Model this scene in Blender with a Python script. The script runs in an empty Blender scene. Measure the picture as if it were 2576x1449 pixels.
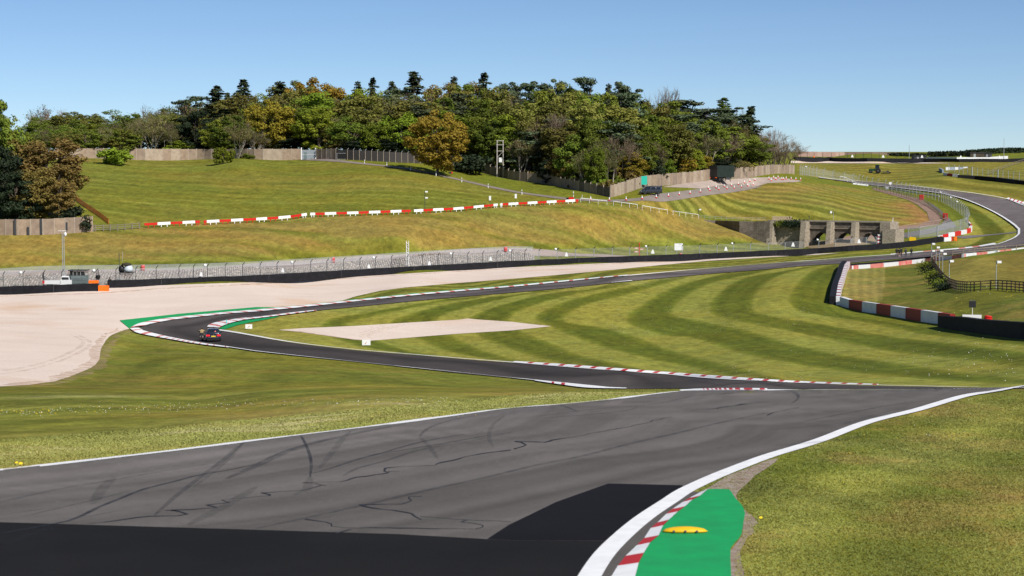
import bpy, bmesh, math, random
import numpy as np
from mathutils import Vector, Matrix
from mathutils.geometry import delaunay_2d_cdt
R = math.radians
rnd = random.Random(7)
C = bpy.context.scene.collection
sc = bpy.context.scene
# ------------------------------------------------------------------ camera, sky, sun
FP, UC, VC, VH, CZ = 4600.0, 1288.0, 724.5, 435.0, 20.0
PITCH = math.atan((VC - VH) / FP)
cam = bpy.data.cameras.new('camera'); camo = bpy.data.objects.new('camera', cam); C.objects.link(camo)
camo.location = (0, 0, CZ); camo.rotation_euler = (math.pi / 2 - PITCH, 0, 0)
cam.sensor_width = 36.0; cam.lens = 36.0 * FP / 2576.0; cam.clip_start = 0.5; cam.clip_end = 20000
sc.camera = camo
cam.dof.use_dof = True; cam.dof.focus_distance = 175.0; cam.dof.aperture_fstop = 2.6
SUN_EL, SUN_AZ = R(42), R(-52)          # azimuth measured from +X towards +Y
sdir = Vector((math.cos(SUN_EL) * math.cos(SUN_AZ), math.cos(SUN_EL) * math.sin(SUN_AZ), math.sin(SUN_EL)))
w = bpy.data.worlds.new("World"); sc.world = w; w.use_nodes = True
nt = w.node_tree; nt.nodes.clear()
sky = nt.nodes.new('ShaderNodeTexSky'); sky.sky_type = 'NISHITA'; sky.sun_disc = False
sky.sun_elevation = SUN_EL; sky.sun_rotation = math.atan2(sdir.x, sdir.y)
sky.altitude = 100; sky.air_density = 0.6; sky.dust_density = 0.0; sky.ozone_density = 5.0
bg = nt.nodes.new('ShaderNodeBackground'); bg.inputs[1].default_value = 0.088
wo = nt.nodes.new('ShaderNodeOutputWorld')
nt.links.new(sky.outputs[0], bg.inputs[0]); nt.links.new(bg.outputs[0], wo.inputs[0])
sun = bpy.data.lights.new('sun', 'SUN'); sun.energy = 5.0; sun.angle = R(0.5); sun.color = (1.0, 0.95, 0.87)
suno = bpy.data.objects.new('sun', sun); C.objects.link(suno)
suno.rotation_euler = sdir.to_track_quat('Z', 'Y').to_euler(); suno.location = (80, -60, 120)
vs = sc.view_settings; vs.view_transform = 'Standard'; vs.look = 'None'; vs.gamma = 1.0; vs.use_curve_mapping = False
vs.exposure = 0.15
sc.cycles.max_bounces = 5; sc.cycles.transparent_max_bounces = 12; sc.cycles.caustics_reflective = False; sc.cycles.caustics_refractive = False

# ------------------------------------------------------------------ survey points of the land: (u, v) sight line -> distance
CP = [(0,1449,27.5),(1288,1449,27.5),(2576,1449,27.0),(0,1345,31),(1288,1345,31.3),(2200,1345,31.3),(2576,1300,33),(0,1800,18.5),(1288,1800,18.5),(2576,1800,18),
(1288,2300,12.6),(0,2300,12.6),(2576,2300,12.4),
(0,1240,36),(800,1238,36.4),(1700,1238,36.4),(2400,1238,36),(0,1185,39.6),(500,1130,43.5),(1000,1070,48.5),(1400,1040,51.8),(1560,1005,56),(1850,1100,46),(1850,1040,51.8),(1850,1005,56),(1560,1060,50),(1600,1100,46),(1300,1150,42),(2200,1060,49.7),(600,440,414),(600,460,398),(400,430,424),(800,430,422),(800,480,385),(400,480,378),(1000,560,341),(1000,600,326),(1000,645,324),(1000,672,314),(1144,682,314),(1144,658,324),(1220,678,318),(600,600,316),(600,640,303),(1300,580,356),(2300,1100,45.8),(2576,1100,45),
(2100,1040,51.8),(2576,1030,52),(1800,990,58),(2100,990,58.3),(2400,990,58.5),(2576,985,60),
(0,1100,50),(0,1040,70),(0,965,110),(0,900,149),(0,830,194),(0,780,234),(0,742,262),
(500,1060,57),(500,1000,90),(500,950,128),(500,900,164),(500,870,190),(528,860,200),(400,850,206),(600,820,215),(700,785,226),(500,780,238),(300,830,205),(300,760,249),(400,735,262),
(1000,1020,62),(1000,980,94),(1000,940,142),(1000,925,160),(1000,885,184),(1000,850,203),(1000,820,217),(1000,780,234),(1000,760,242),(1000,728,262),(981,691,306),(750,705,292),
(1300,1000,76),(1300,975,112),(1300,952,150),(1300,914,171),(1300,860,196),(1300,800,222),(1300,735,252),(1300,715,268),
(1560,980,118),(1560,952,136),(1560,925,152),(1560,880,180),(1560,800,219),(1560,725,258),(1560,700,272),(1560,663,335),
(1288,673,322),(1900,982,62),(1750,979,104),(2000,978.5,92),(2000,955,117),(2000,940,127),(2000,900,150),(2000,800,207),(2000,720,246),(2000,669,308),(2000,655,326),(2000,643,374),(1788,652,358),
(2300,978,80),(2480,977.5,78),(2480,970,88),(2480,930,108),(2480,880,130),(2300,900,138),(2480,835,163),(2576,848,145),(2576,900,115),(2400,822,180),(2250,790,208),(2110,775,224),(2300,850,171),(2140,672,304),(2080,720,255),
(2200,740,244),(2300,760,222),(2450,735,218),(2450,790,196),(2576,735,210),(2576,800,176),(2370,700,262),(2450,690,258),(2576,690,248),(2345,662,314),(2576,622,338),(2450,650,290),
(2290,645,352),(2450,625,368),(2560,600,395),(2250,620,386),(2370,607,400),(2400,590,415),(2480,560,448),(2440,520,482),(2560,560,440),(2330,500,510),(2270,470,562),(2400,490,528),(2576,520,486),(2576,480,528),(2576,455,562),
(2200,437,630),(2200,420,652),(2200,408,672),(2010,408,662),(2470,405,692),(2010,392,745),(2250,390,765),(2576,385,830),(2576,410,700),(2380,442,585),(2480,440,600),
(1800,550,427),(2000,552,436),(2250,555,440),(2350,540,456),(2100,500,470),(1900,500,457),(1900,470,488),(2000,450,512),(2100,458,548),(1750,470,448),(1635,490,405),(1535,497,402),(1780,440,470),(1990,437,530),(1455,508,388),(1600,503,398),
(1205,437,448),(1100,430,432),(1100,410,455),(845,400,448),(600,401,444),(150,400,440),(1000,450,402),(1000,500,372),(1000,538,352),(600,480,384),(600,520,358),(600,558,336),(365,572,326),(230,583,312),(0,592,303),(1252,520,372),
(0,675,281),(400,668,291),(800,652,313),(1288,630,338),(0,640,289),(400,620,306),(800,590,328),(1400,560,368),(1400,620,349),(1400,655,338),(1700,600,384),(1700,640,370),(1850,590,404),(1940,612,408),(1850,622,390),(2000,625,402),(2245,613,402),(200,480,368),(200,440,400),
(0,388,500),(0,430,424),(600,388,505),(1200,388,545),(1700,388,580),(2000,388,690),(1700,420,520),(2200,580,424)]
r_of_v = lambda v: (FP * math.sin(PITCH) + (v - VC) * math.cos(PITCH)) / (FP * math.cos(PITCH) - (v - VC) * math.sin(PITCH))
dy_of_v = lambda v: FP * math.cos(PITCH) - (v - VC) * math.sin(PITCH)
def U_of(u, v): return (u - UC) / dy_of_v(v) * 4600.0 + 1288.0
cu = np.array([U_of(p[0], p[1]) for p in CP]); cv = np.array([float(p[1]) for p in CP]); cd = np.log([p[2] for p in CP])
SV = 2.2                                   # stretch of v against u
def vmap(v):                                # closer spacing near the brow at v = 980
    v = np.asarray(v, float)
    return SV * v + 60.0 * np.tanh((981.0 - v) / 9.0) * -1.0
def tps(dx, dy):
    q = dx * dx + dy * dy + 1e-9
    return 0.5 * q * np.log(q)
A = tps((cu[:, None] - cu[None]) / 1000, (vmap(cv)[:, None] - vmap(cv)[None]) / 1000)
n = len(cu); Pm = np.stack([np.ones(n), cu / 1000, vmap(cv) / 1000], 1)
M = np.zeros((n + 3, n + 3)); M[:n, :n] = A + np.eye(n) * 1.5e-4; M[:n, n:] = Pm; M[n:, :n] = Pm.T
sol = np.linalg.solve(M, np.concatenate([cd, np.zeros(3)])); wt, pl = sol[:n], sol[n:]
def lnD_raw(U, V):
    Us = U.ravel() / 1000; Vs = vmap(V).ravel() / 1000; out = np.empty(Us.size)
    for i in range(0, Us.size, 20000):
        a, b = Us[i:i + 20000], Vs[i:i + 20000]
        out[i:i + 20000] = tps(a[:, None] - cu[None] / 1000, b[:, None] - vmap(cv)[None] / 1000) @ wt + pl[0] + pl[1] * a + pl[2] * b
    return out.reshape(U.shape)
UA = np.arange(-60, 2641, 6.0)              # survey columns
VT = 382.0
VA = np.concatenate([np.arange(VT, 1449, 1.5), np.arange(1449, 2300, 12.0)])
UU, VV = np.meshgrid(UA, VA, indexing='ij')
LN = lnD_raw(UU, VV)
for _ in range(3):                         # even out the survey
    LN[1:-1] = (LN[:-2] + 2 * LN[1:-1] + LN[2:]) / 4
FGV = np.interp(UA, [-200,0,150,400,644,900,1100,1288,1400,1538,1640,1713,1800,1932,2200,2460,2640], [1205,1183.5,1167,1139,1109,1078,1053,1028.5,1020,1006.5,994.5,988,986,985,984,982,980])
PLN = np.log(5.3 / (np.array([r_of_v(v) for v in VA]) - .03)[None])   # the near stretch lies on one even gradient
WPL = np.clip((VV - FGV[:, None]) / np.interp(UA, [0, 1500, 1800, 2640], [26, 14, 8, 8])[:, None], 0, 1) ** .7
LN = LN * (1 - WPL) + np.where(WPL > 0, PLN, LN) * WPL
LN = np.maximum.accumulate(LN[:, ::-1] + np.arange(LN.shape[1])[None] * 2e-5, axis=1)[:, ::-1]
def lnD(U, v):
    U = np.clip(np.asarray(U, float), UA[0], UA[-1] - 1e-6); v = np.clip(np.asarray(v, float), VA[0], VA[-1] - 1e-6)
    iu = (U - UA[0]) / 6.0; i0 = np.floor(iu).astype(int); fu = iu - i0; i1 = np.minimum(i0 + 1, len(UA) - 1)
    j0 = np.clip(np.searchsorted(VA, v, side='right') - 1, 0, len(VA) - 2); fv = (v - VA[j0]) / (VA[j0 + 1] - VA[j0])
    return (LN[i0, j0] * (1 - fu) + LN[i1, j0] * fu) * (1 - fv) + (LN[i0, j0 + 1] * (1 - fu) + LN[i1, j0 + 1] * fu) * fv
RA = np.array([r_of_v(v) for v in VA])
def rv(v): v = np.asarray(v, float); return (FP * math.sin(PITCH) + (v - VC) * math.cos(PITCH)) / (FP * math.cos(PITCH) - (v - VC) * math.sin(PITCH))
def WA(u, v, off=0.0):                       # arrays of sight lines -> ground points
    u = np.asarray(u, float); v = np.asarray(v, float); dy = FP * math.cos(PITCH) - (v - VC) * math.sin(PITCH)
    t = (u - UC) / dy; d = np.exp(lnD(t * 4600 + 1288, v)); z = CZ - rv(v) * d
    return np.stack([t * d, d, z + off], -1)
def W(u, v, off=0.0): return Vector(WA([u], [v], off)[0])
def HZ(x, y):                                # ground height at a place
    x = np.atleast_1d(np.asarray(x, float)); y = np.atleast_1d(np.asarray(y, float)); out = np.empty(x.size)
    U = np.clip(x / np.maximum(y, 1) * 4600 + 1288, UA[0], UA[-1] - 1e-6); iu = (U - UA[0]) / 6.0; i0 = np.floor(iu).astype(int); fu = iu - i0
    for k in range(x.size):
        i1 = min(i0[k] + 1, len(UA) - 1); col = LN[i0[k]] * (1 - fu[k]) + LN[i1] * fu[k]
        r = np.interp(math.log(max(y[k], 1.0)), col[::-1], RA[::-1]); out[k] = CZ - r * y[k]
    return out
def hz(x, y): return float(HZ(x, y)[0])
def PX(p):                                   # world -> picture, for measuring only
    x, y, z = p[0], p[1], p[2] - CZ; f = y * math.cos(PITCH) - z * math.sin(PITCH); up = y * math.sin(PITCH) + z * math.cos(PITCH)
    return UC + FP * x / f, VC - FP * up / f
def PXM(p): return FP / p[1]                 # picture px per metre

# ------------------------------------------------------------------ materials
MATS = {}
def s2l(c): return tuple(((x / 255) / 12.92 if x <= 10 else ((x / 255 + 0.055) / 1.055) ** 2.4) for x in c)
def mat(name, col, rough=0.8, metal=0.0, noise=0.0, nscale=1.0, spec=0.3, emis=0, col2=None, bump=0.0, coat=0.0, mapscale=None, transl=0.0, rand=0.0):
    if name in MATS: return MATS[name]
    m = bpy.data.materials.new(name); m.use_nodes = True; t = m.node_tree; b = t.nodes['Principled BSDF']; N = t.nodes.new; L = t.links.new
    b.inputs['Roughness'].default_value = rough; b.inputs['Metallic'].default_value = metal; b.inputs['Specular IOR Level'].default_value = spec
    if coat: b.inputs['Coat Weight'].default_value = coat
    c = (*col, 1) if len(col) == 3 else col
    b.inputs['Base Color'].default_value = c
    if noise or col2:
        tc = N('ShaderNodeTexCoord'); mp = N('ShaderNodeMapping'); L(tc.outputs['Object'], mp.inputs[0])
        if mapscale: mp.inputs['Scale'].default_value = mapscale
        nz = N('ShaderNodeTexNoise'); nz.inputs['Scale'].default_value = nscale; nz.inputs['Detail'].default_value = 6; nz.inputs['Roughness'].default_value = 0.65
        L(mp.outputs[0], nz.inputs[0]); mx = N('ShaderNodeMix'); mx.data_type = 'RGBA'
        rp = N('ShaderNodeValToRGB'); rp.color_ramp.elements[0].position = 0.35; rp.color_ramp.elements[1].position = 0.68; L(nz.outputs[0], rp.inputs[0])
        L(rp.outputs[0], mx.inputs[0]); mx.inputs[6].default_value = c
        mx.inputs[7].default_value = (*col2, 1) if col2 else (c[0] * (1 - noise), c[1] * (1 - noise), c[2] * (1 - noise), 1)
        L(mx.outputs[2], b.inputs['Base Color'])
        if bump:
            bp = N('ShaderNodeBump'); bp.inputs['Strength'].default_value = 1; bp.inputs['Distance'].default_value = bump; L(nz.outputs[0], bp.inputs['Height']); L(bp.outputs[0], b.inputs['Normal'])
    if emis:
        b.inputs['Emission Color'].default_value = c; b.inputs['Emission Strength'].default_value = emis
    MATS[name] = m; return m
def grass_material(name='grass'):
    m = bpy.data.materials.new(name); m.use_nodes = True; t = m.node_tree; b = t.nodes['Principled BSDF']; N = t.nodes.new; L = t.links.new
    b.inputs['Roughness'].default_value = 0.95; b.inputs['Specular IOR Level'].default_value = 0.1
    at = N('ShaderNodeAttribute'); at.attribute_name = 'gcol'
    tc = N('ShaderNodeTexCoord')
    def noise(scale, detail, rough, sx=1, sy=1):
        mp = N('ShaderNodeMapping'); L(tc.outputs['Object'], mp.inputs[0]); mp.inputs['Scale'].default_value = (sx, sy, 1)
        nz = N('ShaderNodeTexNoise'); nz.inputs['Scale'].default_value = scale; nz.inputs['Detail'].default_value = detail; nz.inputs['Roughness'].default_value = rough
        L(mp.outputs[0], nz.inputs[0]); return nz
    def ramp(src, a, bb, lo, hi):
        mr = N('ShaderNodeMapRange'); L(src, mr.inputs[0]); mr.inputs[1].default_value = a; mr.inputs[2].default_value = bb; mr.inputs[3].default_value = lo; mr.inputs[4].default_value = hi; return mr.outputs[0]
    n1 = noise(0.35, 8, 0.7, 1, .5); n2 = noise(6.0, 6, 0.75); n3 = noise(0.06, 5, 0.6); n4 = noise(30.0, 4, 0.8)
    a = N('ShaderNodeMath'); a.operation = 'MULTIPLY'; L(ramp(n1.outputs[0], .3, .7, .78, 1.22), a.inputs[0]); L(ramp(n2.outputs[0], .3, .7, .62, 1.38), a.inputs[1])
    n5 = noise(1.1, 4, .7, 1, .45); a0 = N('ShaderNodeMath'); a0.operation = 'MULTIPLY'; L(a.outputs[0], a0.inputs[0]); L(ramp(n5.outputs[0], .32, .68, .72, 1.3), a0.inputs[1])
    a2 = N('ShaderNodeMath'); a2.operation = 'MULTIPLY'; L(a0.outputs[0], a2.inputs[0]); L(ramp(n4.outputs[0], .3, .7, .72, 1.3), a2.inputs[1])
    # yellow / green drift
    hs = N('ShaderNodeMix'); hs.data_type = 'RGBA'; hs.blend_type = 'MULTIPLY'; L(ramp(n3.outputs[0], .4, .62, 0, 1), hs.inputs[0]); L(at.outputs[0], hs.inputs[6]); hs.inputs[7].default_value = (1.16, 1.0, .9, 1)
    h2 = N('ShaderNodeMix'); h2.data_type = 'RGBA'; h2.blend_type = 'MULTIPLY'; L(ramp(n2.outputs[0], .45, .7, 0, .8), h2.inputs[0]); L(hs.outputs[2], h2.inputs[6]); h2.inputs[7].default_value = (1.25, .95, 1.0, 1)
    vm = N('ShaderNodeVectorMath'); vm.operation = 'SCALE'; L(h2.outputs[2], vm.inputs[0]); L(a2.outputs[0], vm.inputs[3])
    L(vm.outputs[0], b.inputs['Base Color'])
    bp = N('ShaderNodeBump'); bp.inputs['Distance'].default_value = 0.05; bp.inputs['Strength'].default_value = .6; L(n2.outputs[0], bp.inputs['Height']); L(bp.outputs[0], b.inputs['Normal'])
    MATS[name] = m; return m

# ------------------------------------------------------------------ object helpers
def tag(o, label=None, cat=None, group=None, kind=None):
    if label: o['label'] = label
    if cat: o['category'] = cat
    if group: o['group'] = group
    if kind: o['kind'] = kind
    return o
def mesh_obj(name, verts, faces, mats, midx=None, parent=None, smooth=False, loc=None):
    me = bpy.data.meshes.new(name); me.from_pydata([tuple(v) for v in verts], [], [tuple(f) for f in faces])
    for m in (mats if isinstance(mats, (list, tuple)) else [mats]): me.materials.append(m)
    if midx is not None: me.polygons.foreach_set('material_index', np.asarray(midx, dtype=np.int32))
    if smooth: me.polygons.foreach_set('use_smooth', np.ones(len(me.polygons), dtype=bool))
    me.update(); o = bpy.data.objects.new(name, me); C.objects.link(o)
    if parent is not None: o.parent = parent
    if loc is not None: o.location = loc
    return o
def np_mesh(name, V, F, mats, parent=None, smooth=False, colors=None, midx=None):    # quads or tris as arrays
    me = bpy.data.meshes.new(name); V = np.asarray(V, np.float32); F = np.asarray(F, np.int32); k = F.shape[1]
    me.vertices.add(len(V)); me.vertices.foreach_set('co', V.ravel()); me.loops.add(F.size); me.loops.foreach_set('vertex_index', F.ravel())
    me.polygons.add(len(F)); me.polygons.foreach_set('loop_start', np.arange(0, F.size, k, dtype=np.int32))
    if midx is not None: me.polygons.foreach_set('material_index', np.asarray(midx, np.int32))
    if smooth: me.polygons.foreach_set('use_smooth', np.ones(len(F), dtype=bool))
    for m in (mats if isinstance(mats, (list, tuple)) else [mats]): me.materials.append(m)
    me.update(calc_edges=True); me.validate()
    if colors is not None:
        for nm, arr in colors.items():
            at = me.color_attributes.new(nm, 'FLOAT_COLOR', 'POINT'); c4 = np.ones((len(V), 4), np.float32); c4[:, :3] = arr; at.data.foreach_set('color', c4.ravel())
    o = bpy.data.objects.new(name, me); C.objects.link(o)
    if parent is not None: o.parent = parent
    return o
class MB:                                    # collects shapes into one mesh
    def __init__(s): s.v = []; s.f = []; s.m = []; s.cur = 0
    def add(s, vs, fs):
        b = len(s.v); s.v += [Vector(p) for p in vs]; s.f += [tuple(b + i for i in f) for f in fs]; s.m += [s.cur] * len(fs)
    def box(s, c, size, rz=0.0, M=None, taper=1.0, bev=0.0):
        x, y, z = [q / 2 for q in size]; c = Vector(c); mt = Matrix.Rotation(rz, 3, 'Z') if M is None else M
        pts = []
        for k, sgn in ((-1, 1.0), (1, taper)):
            for a, b2 in ((-1, -1), (1, -1), (1, 1), (-1, 1)): pts.append(c + mt @ Vector((a * x * sgn, b2 * y * sgn, k * z)))
        s.add(pts, [(3, 2, 1, 0), (4, 5, 6, 7), (0, 1, 5, 4), (1, 2, 6, 5), (2, 3, 7, 6), (3, 0, 4, 7)]); return s
    def tube(s, a, b, r, r2=None, n=6, cap=True):
        a, b = Vector(a), Vector(b); r2 = r if r2 is None else r2; d = b - a
        if d.length < 1e-6: return s
        q = d.to_track_quat('Z', 'Y').to_matrix(); pts = []
        for c, rr in ((a, r), (b, r2)):
            for k in range(n): pts.append(c + q @ Vector((rr * math.cos(2 * math.pi * k / n), rr * math.sin(2 * math.pi * k / n), 0)))
        fs = [(k, (k + 1) % n, n + (k + 1) % n, n + k) for k in range(n)]
        if cap: fs += [tuple(range(n - 1, -1, -1)), tuple(range(n, 2 * n))]
        s.add(pts, fs); return s
    def lathe(s, c, prof, n=12, M=None):      # prof = [(radius, z)]
        c = Vector(c); pts = []; mt = Matrix.Identity(3) if M is None else M
        for r_, z_ in prof:
            for k in range(n): pts.append(c + mt @ Vector((r_ * math.cos(2 * math.pi * k / n), r_ * math.sin(2 * math.pi * k / n), z_)))
        fs = []
        for j in range(len(prof) - 1):
            for k in range(n): fs.append((j * n + k, j * n + (k + 1) % n, (j + 1) * n + (k + 1) % n, (j + 1) * n + k))
        fs += [tuple(range(n - 1, -1, -1)), tuple(range((len(prof) - 1) * n, len(prof) * n))]
        s.add(pts, fs); return s
    def loft(s, secs, cap=True):              # list of equal-length closed rings
        n_ = len(secs[0]); pts = [p for q in secs for p in q]; fs = []
        for j in range(len(secs) - 1):
            for k in range(n_): fs.append((j * n_ + k, j * n_ + (k + 1) % n_, (j + 1) * n_ + (k + 1) % n_, (j + 1) * n_ + k))
        if cap: fs += [tuple(range(n_ - 1, -1, -1)), tuple(range((len(secs) - 1) * n_, len(secs) * n_))]
        s.add(pts, fs); return s
    def prism(s, poly, a, b, ax=1):           # poly in the two other axes, extruded a..b along axis ax
        def mk(p, q):
            l = [p[0], p[1]]; l.insert(ax, q); return l
        n_ = len(poly); pts = [mk(p, a) for p in poly] + [mk(p, b) for p in poly]
        s.add(pts, [tuple(range(n_)), tuple(range(2 * n_ - 1, n_ - 1, -1))] + [(k, n_ + k, n_ + (k + 1) % n_, (k + 1) % n_) for k in range(n_)]); return s
    def build(s, name, mats, parent=None, smooth=False, loc=None, rz=None):
        o = mesh_obj(name, s.v, s.f, mats, s.m if s.m and max(s.m) > 0 else None, parent, smooth, loc)
        if rz is not None: o.rotation_euler = (0, 0, rz)
        return o
def empty(name, loc, rz=0.0, label=None, cat=None, group=None):
    o = bpy.data.objects.new(name, None); C.objects.link(o); o.location = loc; o.rotation_euler = (0, 0, rz); o.empty_display_size = .1
    return tag(o, label, cat, group)
KIDS = {}
def kids(o):
    return [c for c in bpy.data.objects if c.parent is o]
def copy_tree(o, loc=None, rz=None, label=None, parent=None, cache={}):
    c = o.copy(); C.objects.link(c)
    if parent is not None: c.parent = parent
    if loc is not None: c.location = loc
    if rz is not None: c.rotation_euler = (0, 0, rz)
    if label: c['label'] = label
    key = o.name
    if key not in cache: cache[key] = kids(o)
    for k in cache[key]: copy_tree(k, parent=c)
    return c
def spline(pts, step=8.0, closed=False):      # smooth chain through picture points, resampled
    P_ = [np.array(p, float) for p in pts]; out = []
    for i in range(len(P_) - 1):
        p0 = P_[max(i - 1, 0)]; p1, p2 = P_[i], P_[i + 1]; p3 = P_[min(i + 2, len(P_) - 1)]
        L_ = np.linalg.norm((p2 - p1)[:2]); k = max(1, int(L_ / step))
        # centripetal catmull-rom
        def tj(ti, a, b): return ti + max(np.linalg.norm(b - a), 1e-3) ** 0.5
        t0 = 0; t1 = tj(t0, p0, p1) if i > 0 else 1e-3 + np.linalg.norm(p2 - p1) ** .5; t2 = tj(t1, p1, p2); t3 = tj(t2, p2, p3) if i < len(P_) - 2 else t2 + (t2 - t1)
        if i == 0: p0 = p1 - (p2 - p1)
        if i == len(P_) - 2: p3 = p2 + (p2 - p1)
        for j in range(k):
            t = t1 + (t2 - t1) * j / k
            A1 = (t1 - t) / (t1 - t0) * p0 + (t - t0) / (t1 - t0) * p1; A2 = (t2 - t) / (t2 - t1) * p1 + (t - t1) / (t2 - t1) * p2; A3 = (t3 - t) / (t3 - t2) * p2 + (t - t2) / (t3 - t2) * p3
            B1 = (t2 - t) / (t2 - t0) * A1 + (t - t0) / (t2 - t0) * A2; B2 = (t3 - t) / (t3 - t1) * A2 + (t - t1) / (t3 - t1) * A3
            out.append((t2 - t) / (t2 - t1) * B1 + (t - t1) / (t2 - t1) * B2)
    out.append(P_[-1]); return [tuple(p) for p in out]
def lay(n_): return 0.02 * n_                  # clearance of the n-th sheet, scaled with distance below
def lift(P3, n_): P3 = np.array(P3); P3[..., 2] += n_ * (.0005 + np.minimum(P3[..., 1] ** 2 * 1.6e-6, P3[..., 1] * .00011)); return P3
def pip(poly, x, y):                           # vectorised point in polygon
    px, py = np.array([p[0] for p in poly]), np.array([p[1] for p in poly]); ins = np.zeros(np.shape(x), bool); j = len(px) - 1
    for i in range(len(px)):
        c = ((py[i] > y) != (py[j] > y)) & (x < (px[j] - px[i]) * (y - py[i]) / (py[j] - py[i] + 1e-12) + px[i]); ins ^= c; j = i
    return ins
def sheet(name, poly, m, layer, su=14, sv=4, kind='structure', colors=None):
    pts = []
    for a, b in zip(poly, poly[1:] + poly[:1]):
        k = max(1, int(max(abs(b[0] - a[0]) / 10, abs(b[1] - a[1]) / 5)))
        for j in range(k): pts.append((a[0] + (b[0] - a[0]) * j / k, a[1] + (b[1] - a[1]) * j / k))
    nb = len(pts); us = [p[0] for p in pts]; vs_ = [p[1] for p in pts]
    gu, gv = np.meshgrid(np.arange(min(us) + su / 2, max(us), su), np.arange(min(vs_) + sv / 2, max(vs_), sv)); gu = gu.ravel(); gv = gv.ravel()
    ok = pip(pts, gu, gv); gu, gv = gu[ok], gv[ok]
    allp = [Vector((p[0], p[1] * 3)) for p in pts] + [Vector((a, b * 3)) for a, b in zip(gu, gv)]
    vo, eo, fo, *_ = delaunay_2d_cdt(allp, [], [list(range(nb))], 1, 1e-4)
    P3 = lift(WA([p.x for p in vo], [p.y / 3 for p in vo]), layer)
    F = np.array([f if len(f) == 3 else f[:3] for f in fo], np.int32)
    # face up
    a, b, c = P3[F[:, 0]], P3[F[:, 1]], P3[F[:, 2]]; nz = np.cross(b - a, c - a)[:, 2]; F[nz < 0] = F[nz < 0][:, ::-1]
    o = np_mesh(name, P3, F, m, smooth=True, colors=colors(P3) if colors else None); return tag(o, kind=kind)
def ribbon(name, A_, B_, mats, layer, midx=None, kind='structure', nacross=1, rise=0.0, parent=None, stripe=None):
    # A_, B_: equal-length picture chains for the two edges
    a = lift(WA([p[0] for p in A_], [p[1] for p in A_]), layer); b = lift(WA([p[0] for p in B_], [p[1] for p in B_]), layer)
    return ribbon3(name, a, b, mats, kind=kind, stripe=stripe, rise=rise, parent=parent)
def ribbon3(name, a, b, mats, kind='structure', stripe=None, rise=0.0, parent=None):
    n_ = len(a); V = []; F = []; mi = []; mids = (a + b) / 2
    s_ = np.concatenate([[0], np.cumsum(np.linalg.norm(np.diff(mids, axis=0), axis=1))])
    for k in range(n_): V += [a[k], b[k]]
    if rise:
        V = []
        for k in range(n_): m_ = (a[k] + b[k]) / 2; V += [a[k], m_ + np.array([0, 0, rise]), b[k]]
    st = 3 if rise else 2
    for k in range(n_ - 1):
        for j in range(st - 1):
            F.append((k * st + j, k * st + j + 1, (k + 1) * st + j + 1, (k + 1) * st + j)); mi.append(0 if stripe is None else stripe((s_[k] + s_[k + 1]) / 2))
    V = np.array(V); F = np.array(F); nz = np.cross(V[F[:, 1]] - V[F[:, 0]], V[F[:, 2]] - V[F[:, 0]])[:, 2]; F[nz < 0] = F[nz < 0][:, ::-1]
    o = np_mesh(name, V, F, mats, midx=mi, parent=parent); return tag(o, kind=kind) if kind else o
def resample(P3, step):
    P3 = np.asarray(P3, float); s_ = np.concatenate([[0], np.cumsum(np.linalg.norm(np.diff(P3[:, :2], axis=0), axis=1))]); n_ = max(2, int(s_[-1] / step) + 1)
    q = np.linspace(0, s_[-1], n_); return np.stack([np.interp(q, s_, P3[:, k]) for k in range(3)], 1), q
def wchain(px, step=1.0, sp=True):            # picture chain -> world polyline resampled
    c = spline(px) if sp else px
    return resample(WA([p[0] for p in c], [p[1] for p in c]), step)[0]
def offset_chain(P3, d):
    T = np.gradient(P3[:, :2], axis=0); T /= np.linalg.norm(T, axis=1)[:, None] + 1e-9; Nn = np.stack([-T[:, 1], T[:, 0]], 1)
    d = np.asarray(d) * np.ones(len(P3)); q = P3[:, :2] + Nn * d[:, None]; return np.column_stack([q, HZ(q[:, 0], q[:, 1])])
def line(name, px, width, m, layer=3, step=1.0, shift=0.0, widths=None):
    P3 = wchain(px, step)
    wd = width if widths is None else np.interp(np.linspace(0, 1, len(P3)), [q[0] for q in widths], [q[1] for q in widths])
    a = offset_chain(P3, shift - np.asarray(wd) / 2); b = offset_chain(P3, shift + np.asarray(wd) / 2)
    return ribbon3(name, lift(a, layer), lift(b, layer), m)
def dist_chain(P3, X, Y, sub=1):              # distance from points to a world polyline
    out = np.full(X.shape, 1e9)
    for i in range(0, len(P3) - 1):
        ax, ay = P3[i][0], P3[i][1]; bx, by = P3[i + 1][0] - ax, P3[i + 1][1] - ay; l2 = bx * bx + by * by + 1e-9
        t = np.clip(((X - ax) * bx + (Y - ay) * by) / l2, 0, 1); out = np.minimum(out, (X - ax - t * bx) ** 2 + (Y - ay - t * by) ** 2)
    return np.sqrt(out)
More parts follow.
